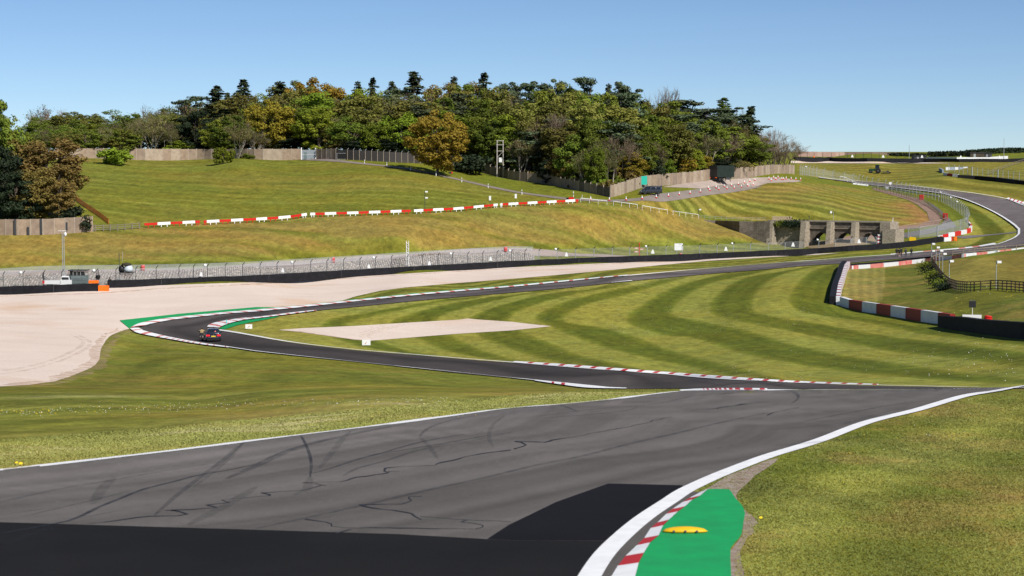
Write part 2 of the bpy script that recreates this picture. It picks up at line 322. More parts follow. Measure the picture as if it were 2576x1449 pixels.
# ------------------------------------------------------------------ chains of the circuit
N_CH = spline([(2060,449),(2107,455),(2147,461),(2197,467.7),(2257,474.5),(2307,480.5),(2357,487),(2407,497.7),(2452,513),(2507,539),(2535,556),(2558,573),(2566,584),(2557,597),(2532,609),(2507,617),(2457,625),(2407,630),(2332,636),(2257,642),(2132,650.5),(2032,658.5),(1932,665),(1788,677),(1663,688),(1538,699.6),(1413,712),(1288,724.5),(1144,736.5),(1019,748),(894,761),(769,774.5),(644,786.5),(575,791.5),(525,797),(450,805),(400,813),(362,822),(348,827.5),(356,833),(375,838),(425,850),(500,864),(575,875),(644,885.5)], 6)
N2_CH = [(644,885.5),(769,899),(894,911),(1019,925),(1144,939),(1288,952.5),(1413,965),(1538,977),(1580,979.5),(1713,978.7),(1850,978.7),(1932,980.3),(2200,979.8),(2460,978.6),(2640,976)]
S_CH = spline([(2640,973.2),(2460,976.3),(2300,973.4),(2134,969.7),(1932,962),(1788,952.5),(1663,943),(1538,934),(1413,924),(1288,914),(1144,903),(1019,892.5),(894,882),(769,868),(700,858),(644,848),(590,838.5),(550,832.5),(530,829.5),(521,825.5),(524,820.5),(535,816),(550,812.2),(600,804),(644,800.5),(700,794),(794,783),(894,773),(1019,760.5),(1144,749),(1288,737),(1413,726.5),(1538,713),(1663,701),(1788,689.6),(1932,678),(2032,669),(2132,663),(2232,654.5),(2332,647),(2407,640.5),(2576,619),(2680,600)], 6)
FAR_R = [(2690,570),(2660,545),(2620,530),(2576,519),(2532,502.7),(2457,489.5),(2382,480),(2307,471.5),(2232,464),(2197,460),(2132,455.5),(2094,452.5),(2060,447.5)]
FG_L = spline([(-200,1205),(0,1183.5),(150,1167),(400,1139),(644,1109),(900,1078),(1100,1053),(1288,1028.5),(1400,1020),(1538,1006.5),(1640,994.5),(1713,986.5),(1800,984),(1932,983.5),(2200,982.5),(2460,980),(2640,977)], 10)
FG_R = spline([(2640,968),(2576,973.2),(2507,985.5),(2432,997),(2307,1033),(2182,1064),(2057,1111),(1932,1149),(1867,1173),(1792,1203),(1717,1239),(1692,1256),(1617,1306),(1557,1357),(1517,1399),(1484,1449),(1440,1530),(1410,1620),(1390,1750)], 10)
# ------------------------------------------------------------------ ground
def ground():
    Uc = np.concatenate([np.array([-9000, -6000, -4000, -2600, -1800, -1200, -800, -500, -300, -180]), np.arange(-120, 2700, 5.0), np.array([2760, 2880, 3080, 3400, 3900, 4600, 6000, 9000, 12000])])
    Vr = np.concatenate([[2299.0, 2000, 1800, 1650, 1560], np.arange(1500, 1110, -4.0), np.arange(1110, 990, -2.0), np.arange(990, 972, -.8), np.arange(972, VT, -1.8), [VT]])
    U, V = np.meshgrid(Uc, Vr, indexing='ij'); d = np.exp(lnD(U, V)); t = (U - 1288) / 4600; X = t * d; Y = d; Z = CZ - rv(V) * d
    # beyond the last row the land falls gently away; nearer than the first it runs back under and behind the camera
    far = [1.1, 1.3, 1.8, 3, 6, 14]
    Xf = np.stack([X[:, -1] * k for k in far], 1); Yf = np.stack([Y[:, -1] * k for k in far], 1); Zf = np.stack([Z[:, -1] - 0.02 * Y[:, -1] * (k - 1) for k in far], 1)
    near = [6.0, 0.0, -30.0, -300.0]; Xn = np.stack([t[:, 0] * 14 * (1.5 + i * 4) for i in range(4)][::-1], 1); Yn = np.stack([np.full(len(Uc), q) for q in near][::-1], 1)
    Zn = np.stack([Z[:, 0] + (0.3 * i) for i in range(4)][::-1], 1)
    X = np.concatenate([Xn, X, Xf], 1); Y = np.concatenate([Yn, Y, Yf], 1); Z = np.concatenate([Zn, Z, Zf], 1)
    Vp = np.concatenate([np.full((len(Uc), 4), 2400.0), V, np.full((len(Uc), 6), VT - 5)], 1); Tt = (np.concatenate([U[:, :1]] * 4 + [U] + [U[:, :1]] * 6, 1) - 1288) / 4600
    dyv = FP * math.cos(PITCH) - (Vp - VC) * math.sin(PITCH); Up = UC + Tt * dyv
    nu, nv = X.shape; idx = np.arange(nu * nv).reshape(nu, nv)
    F = np.stack([idx[:-1, :-1], idx[1:, :-1], idx[1:, 1:], idx[:-1, 1:]], -1).reshape(-1, 4)
    x, y, z, u, v = [q.ravel() for q in (X, Y, Z, Up, Vp)]
    col = ground_colour(x, y, z, u, v)
    o = np_mesh('ground', np.stack([x, y, z], 1), F, grass_material(), smooth=True, colors={'gcol': col}); tag(o, kind='structure'); return o
def vnoise(x, y, seed=0):                       # value noise, numpy
    xi = np.floor(x).astype(np.int64); yi = np.floor(y).astype(np.int64); fx = x - xi; fy = y - yi; fx = fx * fx * (3 - 2 * fx); fy = fy * fy * (3 - 2 * fy)
    def h(a, b):
        n_ = (a * 374761393 + b * 668265263 + seed * 974634777) & 0x7fffffff; n_ = ((n_ ^ (n_ >> 13)) * 1274126177) & 0x7fffffff; return ((n_ ^ (n_ >> 16)) & 0xffff) / 65535.0
    return (h(xi, yi) * (1 - fx) + h(xi + 1, yi) * fx) * (1 - fy) + (h(xi, yi + 1) * (1 - fx) + h(xi + 1, yi + 1) * fx) * fy
def fbm(x, y, seed=0, o=4):
    r_ = 0; a = .5; s_ = 0
    for k in range(o): r_ = r_ + a * vnoise(x * 2 ** k, y * 2 ** k, seed + k); s_ += a; a *= .55
    return r_ / s_
def sst(a, b, x): t = np.clip((x - a) / (b - a), 0, 1); return t * t * (3 - 2 * t)
def band(phi, P_, wob=0, soft=.5): return np.clip(np.sin(2 * np.pi * phi / P_ + wob) / soft, -1, 1)
GREEN, DARKG, LIGHTG, TAN, SOIL, STRAW = [np.array(c) for c in ((.124,.155,.016),(.070,.095,.008),(.224,.250,.044),(.240,.184,.048),(.30,.155,.065),(.36,.33,.15))]
mA = lambda L_: [(805 + x_ * .3385, 644 + y_ * .3385) for x_, y_ in L_]; mB = lambda L_: [(1610 + x_ * .375, 644 + y_ * .375) for x_, y_ in L_]
MOW = [[(2085,668)] + mB([(1150,110),(1060,190),(1010,300),(1060,365),(1200,392),(1500,440),(1900,520),(2576,600),(2900,640)]),
 [(2050,672)] + mB([(930,130),(810,210),(745,300),(745,360),(900,410),(1200,455),(1600,530),(2100,590),(2576,645),(2900,680)]),
 [(1985,680)] + mB([(700,150),(560,230),(480,320),(480,380),(600,420),(900,480),(1300,560),(1700,640),(2200,690),(2576,745),(2900,780)]),
 [(1900,688)] + mB([(480,180),(330,250),(220,340),(200,385),(400,440),(700,500),(1000,590),(1300,655),(1700,720),(2200,790),(2576,830),(2900,850)]),
 [(1790,697)] + mB([(300,185),(110,270)]) + mA([(2400,370),(2290,440),(2290,490),(2400,540),(2576,590)]) + mB([(350,545),(650,640),(1000,715),(1500,785),(2200,840),(2900,866)]),
 [(1690,708)] + mA([(2300,280),(2000,350),(1850,420),(1790,470),(1900,505),(2050,525),(2300,590),(2576,690),(2800,760),(3100,830)]),
 [(1610,716)] + mA([(2100,270),(1800,350),(1650,420),(1600,460),(1740,530),(2000,640),(2300,725),(2576,790),(2800,830)]),
 [(1560,720)] + mA([(1950,270),(1600,360),(1430,430),(1390,470),(1500,570),(1700,640),(1900,730),(2200,800)]),
 [(1480,728)] + mA([(1750,270),(1400,350),(1170,430),(1110,470),(1200,600),(1400,680),(1600,745)]),
 [(1390,733)] + mA([(1500,290),(1100,380),(900,440),(850,475),(1000,600),(1200,700),(1350,745)]),
 [(1290,743)] + mA([(1300,300),(900,370),(600,460),(520,500),(750,620),(900,690),(1050,730)]),
 [(1190,751)] + mA([(1000,330),(600,400),(300,470),(180,520),(450,640),(650,700),(800,730)]),
 [(1080,760)] + mA([(700,360),(300,430),(50,480),(0,540),(200,640),(400,690)])]
def ground_colour(x, y, z, u, v):
    n_ = len(x); col = np.tile(GREEN, (n_, 1)).astype(float); tan = np.zeros(n_); soil = np.zeros(n_); st = np.zeros(n_); lush = np.zeros(n_); straw = np.zeros(n_)
    inside = (u > -200) & (u < 2780)
    nA = fbm(x / 9, y / 9, 3); nB = fbm(x / 30, y / 14, 9); nC = fbm(x / 3.2, y / 3.2, 21); nD = fbm(x / 60, y / 60, 33)
    def chain(px, s=3.0): return wchain(px, s)
    # infield, mown round the bend: nested hairpins that follow both legs of the track
    A1 = resample(WA([p[0] for p in S_CH if p[1] < 826 and p[1] > 610 and p[0] < 2450], [p[1] for p in S_CH if p[1] < 826 and p[1] > 610 and p[0] < 2450]), 4)[0]
    A2 = resample(WA([p[0] for p in S_CH if p[1] > 826], [p[1] for p in S_CH if p[1] > 826]), 4)[0]
    pol = [(521,825)] + [p for p in S_CH if p[1] < 826 and p[0] < 2140 and p[1] > 610][::1] + [(2110,680),(2085,770),(2110,790),(2390,835),(2600,860),(2700,870),(2700,975)] + [(p[0], p[1]) for p in S_CH if p[1] > 826][::1]
    SU_ = ([q_[0] for q_ in S_CH if q_[1] < 800][:], [q_[1] for q_ in S_CH if q_[1] < 800][:]); SU_ = tuple(zip(*sorted(zip(*SU_)))); SL_ = tuple(zip(*sorted([(q_[0], q_[1]) for q_ in S_CH if q_[1] > 850])))
    lo = [p for p in S_CH if p[1] < 826 and p[0] < 2140 and p[1] > 610]; hi = [p for p in S_CH if p[1] > 826]
    pol = hi + lo + [(2110,680),(2085,770),(2110,790),(2390,835),(2600,862),(2720,872)]
    m_ = pip(pol, u, v) & inside; i = np.where(m_)[0]
    a = dist_chain(A1, x[i], y[i]); b = dist_chain(A2, x[i], y[i]); cnt = np.zeros(len(i), int); dm = np.full(len(i), 1e9)
    for px in MOW:
        px = spline([(px[0][0] + 75, float(np.interp(px[0][0] + 75, SU_[0], SU_[1])) - 4)] + px + ([(px[-1][0] + 170, float(np.interp(px[-1][0] + 170, SL_[0], SL_[1])) + 4)] if px[-1][0] < 2350 else []), 14); cnt += pip(px + [(px[-1][0], 1300), (3200, 1300), (3200, 300), (px[0][0] + 60, 300)], u[i], v[i]); w3 = WA([p[0] for p in px], [p[1] for p in px]); dm = np.minimum(dm, dist_chain(resample(w3, 3)[0], x[i], y[i]))
    par = np.where(cnt % 2 == 0, 1.0, -1.0); st[i] = par * np.tanh(dm / .55) * (.62 + .55 * nA[i]) + .16 * np.sin(dm * 3.6) + .5 * (fbm(dm / .8, (x[i] + y[i]) / 22, 91) - .5) * sst(1, 4, np.minimum(a, b)); tan[i] = .02 + .10 * nA[i] * (par > 0); lush[i] = .05; st[i] += .3 * np.exp(-((x[i] + 5) / 45) ** 2)
    edge = np.exp(-np.minimum(a, b) / 1.8); straw[i] += edge * (nC[i] > .5) * .35
    # strips beside the far straight
    OUT = resample(WA([p[0] for p in N_CH if p[0] < 2400 and p[1] < 800 and p[1] > 628], [p[1] for p in N_CH if p[0] < 2400 and p[1] < 800 and p[1] > 628]), 4)[0]
    m_ = inside & (v > 600) & (v < 770) & pip([(840,770),(1019,748),(1288,724.5),(1932,665),(2560,597),(2566,584),(2507,570),(2360,615),(2107,636),(1788,655),(1288,702),(1000,724),(860,757)], u, v); i = np.where(m_)[0]
    a = dist_chain(OUT, x[i], y[i]); st[i] = band(a, 7.0, 0, .5) * .8; soil[i] += .35 * np.exp(-(a / 2.0)) * (u[i] < 1800) ; tan[i] += .12
    # inside of the upper bend
    CN = resample(WA([p[0] for p in N_CH[:150]], [p[1] for p in N_CH[:150]]), 4)[0]
    m_ = inside & pip([(2330,490),(2450,515),(2507,540),(2558,573),(2566,584),(2557,597),(2450,626),(2390,615),(2440,575),(2440,545),(2400,520)], u, v); i = np.where(m_)[0]
    a = dist_chain(CN, x[i], y[i]); st[i] = band(a, 9.5, 1.0, .3) * 1.0; tan[i] += .08
    # outer right fields
    m_ = inside & pip([(2005,410),(2700,400),(2700,520),(2576,519),(2457,489),(2300,471),(2094,452),(2005,440)], u, v); i = np.where(m_)[0]
    FR = wchain([(p[0], p[1]) for p in FAR_R[3:]], 6, False)
    a = dist_chain(FR, x[i], y[i]); st[i] = band(a + (nD[i] - .5) * 12, 13, 0, .6) * .6; tan[i] = .30 + .35 * (nD[i] - .4)
    # field above the bridge
    m_ = inside & pip([(1455,508),(1600,503),(1800,478),(2000,455),(2190,477),(2282,503),(2325,533),(2345,556),(2255,580),(2240,556),(1900,556),(1757,540)], u, v); i = np.where(m_)[0]
    q = (x[i] * .55 + y[i] * .84); st[i] = band(q + (nB[i] - .5) * 3, 9.0, 0, .5) * .75; tan[i] = .22 + .4 * sst(.45, .7, nB[i])
    tan[i] += .7 * np.exp(-((u[i] - 2010) / 70) ** 2 - ((v[i] - 475) / 9) ** 2)
    e = np.exp(-((np.maximum(0, np.abs(dist_chain(wchain([(2300,515),(2335,545),(2342,560),(2300,572),(2250,579)], 3), x[i], y[i]) - 0))) / 5.5) ** 2); soil[i] += e * .75 * sst(.25, .5, nA[i] + .15)
    soil[i] += .4 * sst(.5, .75, fbm(x[i] / 14, y[i] / 8, 55)) * sst(2050, 2300, u[i])
    # hill below the far wall
    m_ = inside & pip([(100,400),(845,400),(1100,432),(1288,480),(1455,505),(1288,514),(1041,534),(780,541),(363,568),(230,580),(100,560)], u, v); i = np.where(m_)[0]
    q = y[i] + 0.25 * x[i]; st[i] = band(q + (nD[i] - .5) * 26 + nB[i] * 5, 8.0, 0, .9) * .16 + (fbm(x[i] / 40, y[i] / 2.6, 61) - .5) * 1.8; tan[i] = .10 + .25 * sst(.45, .75, nB[i])
    # brown slope
    m_ = inside & pip([(-100,592),(230,583),(363,572),(780,545),(1041,538),(1288,517),(1455,508),(1620,520),(1757,542),(1790,556),(1940,612),(1880,640),(1620,650),(1288,634),(800,654),(350,684),(-100,695)], u, v); i = np.where(m_)[0]
    q = y[i] - .15 * x[i]; st[i] = band(q + (nB[i] - .5) * 5, 9.0, 0, .7) * .5
    tt = .15 + .8 * sst(.36, .66, fbm(x[i] / 26, y[i] / 7, 71)) + 1.0 * np.exp(-((u[i] - 300) / 430) ** 2 - ((v[i] - 618) / 24) ** 2) + .7 * np.exp(-((u[i] - 1480) / 330) ** 2 - ((v[i] - 565) / 30) ** 2) + .45 * np.exp(-((u[i] - 1800) / 160) ** 2 - ((v[i] - 600) / 30) ** 2)
    tt = tt * (.6 + .9 * sst(.35, .65, fbm(x[i] / 45, y[i] / 3.2, 64))) ; tan[i] = np.clip(tt, 0, .95) * sst(683 - (u[i] * .037), 655 - (u[i] * .037), v[i]); soil[i] += .3 * sst(.58, .8, fbm(x[i] / 12, y[i] / 4, 81)) * sst(1300, 1600, u[i]); st[i] *= 1 - .5 * tan[i]
    # rough bank behind the red and white wall
    m_ = inside & pip([(2125,668),(2345,655),(2420,735),(2600,740),(2720,745),(2720,870),(2400,815),(2110,765)], u, v); i = np.where(m_)[0]
    lush[i] = .9; tan[i] = .15 + .55 * sst(.5, .72, nA[i]); m2 = pip([(2130,675),(2225,668),(2222,757),(2118,762)], u, v)
    j = np.where(m2 & inside)[0]; lush[j] = 0; st[j] = band(u[j] - 2130 + nB[j] * 14, 24, 0, 1.) * .5; straw[j] = .22
    m_ = inside & pip([(2345,650),(2460,650),(2720,610),(2720,735),(2600,728),(2400,712),(2380,700)], u, v); i = np.where(m_)[0]
    tan[i] = .45 + .3 * nB[i]; st[i] = band(x[i] * 1.0 - y[i] * .25 + nA[i] * 3, 16, 1, .8) * .6
    # near verge left of the straight
    m_ = inside & pip([(-200,1205)] + [p for p in FG_L if p[0] < 1720] + [(1713,978),(1538,977),(1288,952.5),(894,911),(644,885),(500,864),(375,838),(330,828),(262,870),(210,932),(70,968),(-200,985)], u, v); i = np.where(m_)[0]
    FL = wchain([p for p in FG_L if p[0] < 1720][::3], 2, False); LW = wchain([(330,826),(290,870),(262,900),(215,935),(137,960),(0,973),(-150,980)], 2)
    a = dist_chain(FL, x[i], y[i]); b = dist_chain(LW, x[i], y[i]); c = dist_chain(wchain([(375,838),(500,864),(644,885),(894,911),(1288,952),(1538,977)], 2), x[i], y[i])
    kk = 5.0; phi = -kk * np.log(np.exp(-b / kk) + np.exp(-c / kk)); st[i] = (band(phi + nA[i] * 2.5, 8.5, 1.0, 1.0) * .38 + (fbm(phi / 1.4, (x[i] - y[i] * .3) / 22, 95) - .5) * 1.7) * sst(7, 14, a) + band(a + nB[i], 3.1, .5, .8) * .3 * (1 - sst(7, 14, a))
    st[i] += 1.0 * np.exp(-((a - 3) / 7) ** 2) - .35 * np.exp(-((b - 4) / 5) ** 2) * (u[i] < 420); straw[i] += .22 * np.exp(-((a - 4) / 4) ** 2) + 1.1 * np.exp(-((a - 4.2) / 1.3) ** 2) * sst(.42, .66, fbm(x[i] / 5, y[i] / 1.6, 5)) + .3 * sst(.5, .8, nC[i]) * np.exp(-a / 5)
    straw[i] += .5 * np.exp(-((phi - 16) / 1.4) ** 2) * sst(.4, .7, fbm(x[i] / 5, y[i] / 3, 8)) * (u[i] < 620)
    tan[i] = .12 + .45 * sst(.52, .78, fbm(x[i] / 9, y[i] / 5, 12)) + .5 * np.exp(-a / .35); lush[i] += .3 * np.exp(-((a - 9) / 2.5) ** 2)
    # right foreground bank
    m_ = inside & pip([p for p in FG_R] + [(1500,1800),(2800,1800),(2800,960)], u, v); i = np.where(m_)[0]
    a = dist_chain(wchain(FG_R[::4], 2, False), x[i], y[i]); st[i] = .32 + band(a + nA[i] * 1.6, 4.2, 2.2, 1.0) * .6 * np.exp(-a / 16) + 1.3 * (fbm(x[i] / 1.6, y[i] / 1.6, 93) - .5)
    tan[i] = .10 + .55 * sst(.48, .72, fbm(x[i] / 2.6, y[i] / 2.6, 42)) + .15 * sst(0, 14, a); soil[i] = .45 * sst(.60, .78, fbm(x[i] / 3.0, y[i] / 1.7, 47)) * sst(3, 8, a); lush[i] = .35 * sst(.45, .65, fbm(x[i] / 3.5, y[i] / 3.5, 49))
    straw[i] = .15 * sst(.4, .7, nC[i]) * np.exp(-a / 4)
    # mix
    lt = np.clip(st, 0, 1)[:, None]; dk = np.clip(-st, 0, 1)[:, None]
    col = col * (1 - .9 * lt) + LIGHTG * .9 * lt; col = col * (1 - .85 * dk) + DARKG * .85 * dk
    l_ = np.clip(lush, 0, 1)[:, None] * .6; col = col * (1 - l_) + np.array([.055, .095, .012]) * l_
    t_ = np.clip(tan, 0, 1)[:, None] * .85; col = col * (1 - t_) + TAN * t_ * (1 + .18 * st[:, None])
    s_ = np.clip(straw, 0, 1)[:, None] * .8; col = col * (1 - s_) + STRAW * s_
    s_ = np.clip(soil, 0, 1)[:, None] * .85; col = col * (1 - s_) + SOIL * s_
    return np.clip(col, .004, .8)
GROUND = ground()

# ------------------------------------------------------------------ track, gravel, kerbs
def mesh_mat0(name, col, alpha):
    m = bpy.data.materials.new(name); m.use_nodes = True; t = m.node_tree; N = t.nodes.new; L = t.links.new; b = t.nodes['Principled BSDF']; b.inputs['Base Color'].default_value = (*col, 1); b.inputs['Roughness'].default_value = .95
    tr = N('ShaderNodeBsdfTransparent'); ms = N('ShaderNodeMixShader'); L(tr.outputs[0], ms.inputs[1]); L(b.outputs[0], ms.inputs[2]); L(ms.outputs[0], t.nodes['Material Output'].inputs[0])
    tc = N('ShaderNodeTexCoord'); nz = N('ShaderNodeTexNoise'); nz.inputs['Scale'].default_value = .9; nz.inputs['Detail'].default_value = 6; L(tc.outputs['Object'], nz.inputs[0]); mr = N('ShaderNodeMapRange'); L(nz.outputs[0], mr.inputs[0]); mr.inputs[1].default_value = .38; mr.inputs[2].default_value = .62; mr.inputs[3].default_value = 0; mr.inputs[4].default_value = alpha; L(mr.outputs[0], ms.inputs[0]); return m
def asphalt_mat(name, c1, c2, streak=True):
    m = mat(name, c1, rough=.95, col2=c2, nscale=.35, spec=.08, mapscale=(1, 1, 1)); t = m.node_tree; N = t.nodes.new; L = t.links.new
    b = t.nodes['Principled BSDF']; old = b.inputs['Base Color'].links[0].from_socket
    tc = N('ShaderNodeTexCoord'); nz = N('ShaderNodeTexNoise'); nz.inputs['Scale'].default_value = 55; nz.inputs['Detail'].default_value = 3; nz.inputs['Roughness'].default_value = .8; L(tc.outputs['Object'], nz.inputs[0])
    at = N('ShaderNodeAttribute'); at.attribute_name = 'wear_tone'
    mr = N('ShaderNodeMapRange'); L(nz.outputs[0], mr.inputs[0]); mr.inputs[1].default_value = .3; mr.inputs[2].default_value = .7; mr.inputs[3].default_value = .62; mr.inputs[4].default_value = 1.42
    vm = N('ShaderNodeVectorMath'); vm.operation = 'SCALE'; L(old, vm.inputs[0]); L(mr.outputs[0], vm.inputs[3])
    v2 = N('ShaderNodeVectorMath'); v2.operation = 'MULTIPLY'; L(vm.outputs[0], v2.inputs[0]); L(at.outputs[0], v2.inputs[1]); L(v2.outputs[0], b.inputs['Base Color'])
    return m
ASPH = asphalt_mat('asphalt', (.150,.137,.129), (.122,.111,.105))
ASPH2 = asphalt_mat('asphalt_dark', (.080,.070,.066), (.062,.055,.053))
PATCH = asphalt_mat('asphalt_patch', (.0155,.0150,.0150), (.0115,.0112,.0115))
WHITE = mat('white_paint', (.86,.86,.86), rough=.6, noise=.14, nscale=2.5)
RED = mat('red_paint', (.55,.022,.018), rough=.55, noise=.2, nscale=1.5)
GREENP = mat('green_paint', (.012,.34,.10), rough=.75, col2=(.016,.27,.085), nscale=1.6, spec=.15)
YELLOW = mat('yellow_paint', (.80,.46,.012), rough=.5, noise=.15, nscale=3)
def gravel_mat():
    m = mat('gravel', (.72,.60,.515), rough=.95, col2=(.65,.53,.45), nscale=.12, spec=.1, mapscale=(1, 1.6, 1)); t = m.node_tree; N = t.nodes.new; L = t.links.new; b = t.nodes['Principled BSDF']; old = b.inputs['Base Color'].links[0].from_socket
    tc = N('ShaderNodeTexCoord'); nz = N('ShaderNodeTexNoise'); nz.inputs['Scale'].default_value = 7; nz.inputs['Detail'].default_value = 6; nz.inputs['Roughness'].default_value = .8; L(tc.outputs['Object'], nz.inputs[0])
    wv = N('ShaderNodeTexWave'); wv.inputs['Scale'].default_value = .35; wv.inputs['Distortion'].default_value = 5; wv.inputs['Detail'].default_value = 3; wv.inputs['Detail Scale'].default_value = .3; wv.bands_direction = 'Y'; L(tc.outputs['Object'], wv.inputs[0])
    mr = N('ShaderNodeMapRange'); L(nz.outputs[0], mr.inputs[0]); mr.inputs[1].default_value = .3; mr.inputs[2].default_value = .7; mr.inputs[3].default_value = .74; mr.inputs[4].default_value = 1.22
    m2 = N('ShaderNodeMapRange'); L(wv.outputs[1], m2.inputs[0]); m2.inputs[3].default_value = .965; m2.inputs[4].default_value = 1.02
    mu = N('ShaderNodeMath'); mu.operation = 'MULTIPLY'; L(mr.outputs[0], mu.inputs[0]); L(m2.outputs[0], mu.inputs[1])
    vm = N('ShaderNodeVectorMath'); vm.operation = 'SCALE'; L(old, vm.inputs[0]); L(mu.outputs[0], vm.inputs[3])
    n3 = N('ShaderNodeTexNoise'); n3.inputs['Scale'].default_value = .055; n3.inputs['Detail'].default_value = 5; L(tc.outputs['Object'], n3.inputs[0])
    r3 = N('ShaderNodeMapRange'); L(n3.outputs[0], r3.inputs[0]); r3.inputs[1].default_value = .55; r3.inputs[2].default_value = .72; r3.inputs[3].default_value = 0; r3.inputs[4].default_value = .8
    mx = N('ShaderNodeMix'); mx.data_type = 'RGBA'; mx.blend_type = 'MULTIPLY'; L(r3.outputs[0], mx.inputs[0]); L(vm.outputs[0], mx.inputs[6]); mx.inputs[7].default_value = (.86, .70, .52, 1)
    L(mx.outputs[2], b.inputs['Base Color']); return m
GRAVEL = gravel_mat()
PATHM = mat('path_tarmac', (.26,.215,.185), rough=.9, noise=.25, nscale=.3)
def wear_tone_fg(P3):
    x, y = P3[:, 0], P3[:, 1]; L_ = wchain(FG_L[::5], 3, False); a = dist_chain(L_, x, y); n_ = fbm(a / .55, (x * .7 + y * .7) / 30, 4)
    w_ = 1 + .42 * (n_ - .5) * 2; w_ *= (1 - .16 * sst(4, 9, a)) * (1 + .12 * np.exp(-(a / 3.0) ** 2)) * (1 - .14 * sst(44, 58, y) * sst(5, 12, x)); w_ *= 1 - .10 * sst(44, 30, y); return {'wear_tone': np.stack([w_ * 1.0, w_ * .99, w_ * .985], 1)}  # worn streaks; also lighter beside the left edge, darker at the near end
def wear_tone_far(P3):
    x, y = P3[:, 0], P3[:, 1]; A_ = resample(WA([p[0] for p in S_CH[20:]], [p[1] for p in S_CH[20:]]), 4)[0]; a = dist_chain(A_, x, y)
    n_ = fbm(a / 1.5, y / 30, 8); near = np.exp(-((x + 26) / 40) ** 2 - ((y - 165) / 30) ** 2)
    w_ = (1 + .25 * (n_ - .5) * 2) * (1 - .42 * np.exp(-((a - 3.8) / 2.0) ** 2)) * (1 - .25 * near); far = sst(190, 300, y); w_ = w_ * (1 + .95 * far) * (1 + .25 * sst(150, 110, y)); return {'wear_tone': np.stack([w_, w_ * .985, w_ * (.985 + .05 * far)], 1)}
farpoly = N_CH + N2_CH[1:] + S_CH + FAR_R
sheet('race_track', farpoly, ASPH2, 3, 12, 2.5, colors=wear_tone_far)
fgpoly = FG_L + FG_R + [(900,1800),(-1500,1750),(-1500,1340)]
sheet('race_track', fgpoly, ASPH, 4, 14, 6, colors=wear_tone_fg)
one = lambda P3: {'wear_tone': np.ones((len(P3), 3))}
sheet('resurfaced_strip', [(-1400,1290),(0,1315),(300,1324),(640,1334),(1000,1345),(1225,1357.5),(1290,1361),(1530,1362.5),(1500,1400),(1474,1449),(1425,1530),(1395,1620),(1370,1748),(900,1790),(-1400,1740)], PATCH, 5.2, 20, 8, colors=one)
sheet('resurfaced_patch', [(1226,1357),(1280,1322),(1400,1264),(1530,1218),(1620,1220),(1718,1222.5),(1712,1232),(1650,1277),(1600,1310),(1560,1346),(1545,1362),(1290,1360.5)], asphalt_mat('asphalt_seal', (.0115,.0108,.0135), (.0085,.008,.010)), 5.6, 20, 8, colors=one)
BG = [(-60,743),(0,739.5),(246,731),(262,727),(272,723),(317,721.5),(480,715.5),(644,710),(981,691),(1288,673),(1538,662),(1788,652),(1932,645),(2050,639),(2115,636.5)]
sheet('gravel_trap', BG + [(2060,641),(1932,647.5),(1788,656),(1663,667),(1538,679.6),(1413,691),(1288,702),(1144,713),(1019,723.5),(956,732),(894,746),(860,757),(881,755),(760,769),(694,775),(644,775.5),(450,792),(301,807.5),(326,828),(316,829.5),(300,835),(285,841),(275,847),(266,857),(262,864),(254,878),(252,888),(250,905),(240,918),(228,926),(212,933),(175,948),(137,960),(75,968),(0,972.5),(-150,980),(-300,985),(-300,760)], GRAVEL, 1, 12, 3)
sheet('gravel_bed', [(701,830.5),(760,826),(894,820.3),(1019,812.5),(1156,804.5),(1176,801.5),(1200,804),(1288,810),(1338,816),(1388,821),(1340,826),(1288,831.5),(1144,840.5),(969,854.5),(931,857.5),(889,854.5),(819,844.5),(744,834)], GRAVEL, 1, 12, 2.5)
sheet('gravel_strip', [(1990,405),(1990,410.5),(2120,411),(2340,411.5),(2400,410.5),(2250,408),(2100,406)], GRAVEL, 1, 12, 2)
sheet('gravel_yard', [(1667,471),(1709,463.5),(1759,457.5),(1790,453),(1847,450.5),(1905,447),(1960,446.5),(2017,455.5),(2007,458),(1932,461),(1905,469),(1842,476.5),(1790,479),(1770,475.5),(1730,473)], mat('yard_gravel', (.42,.34,.29), rough=.95, noise=.2, nscale=.3), 1.2, 12, 2)
def soft_edge(px, w_, m, layer=1.6):
    P3 = wchain(px, 1.2); n_ = len(P3); q = np.arange(n_) * 1.2; a = offset_chain(P3, -w_ * (.2 + fbm(q / 6, q * 0, 3))); b = offset_chain(P3, w_ * (.3 + .8 * fbm(q / 4, q * 0, 7))); ribbon3('gravel_edge', lift(a, layer), lift(b, layer), m)
DIRTE = mesh_mat0('gravel_dirt', (.50,.33,.19), .42)
soft_edge([(316,829.5),(275,847),(262,864),(252,888),(240,918),(212,933),(175,948),(137,960),(75,968),(0,972.5),(-150,980)], 1.3, DIRTE)
soft_edge([(744,834),(819,844.5),(889,854.5),(931,857.5)], .9, DIRTE); soft_edge([(0,746),(246,738),(400,727),(644,715),(981,694),(1288,676),(1538,664.5),(1788,654)], .7, DIRTE)
RUT = mesh_mat0('gravel_rut', (.58,.47,.39), .28); RUL = mesh_mat0('gravel_rut_pale', (.80,.70,.60), .6)
for k, px in enumerate([[(925,852),(905,847),(925,838),(968,826),(1010,815)],[(940,853),(925,846),(950,836),(985,826),(1030,814)],[(930,820),(940,826),(925,833),(905,838)],[(945,820),(955,826),(940,834),(925,842)],[(960,819),(968,825),(955,833)],[(180,842),(210,862),(160,895),(60,925),(-60,940)],[(195,842),(228,864),(175,899),(70,931),(-60,948)]]):
    P3 = wchain(px, 1.0); ribbon3('gravel_rut', lift(offset_chain(P3, -.22), 1.9 + k * .03), lift(offset_chain(P3, .22), 1.9 + k * .03), RUL if k < 5 else RUT)
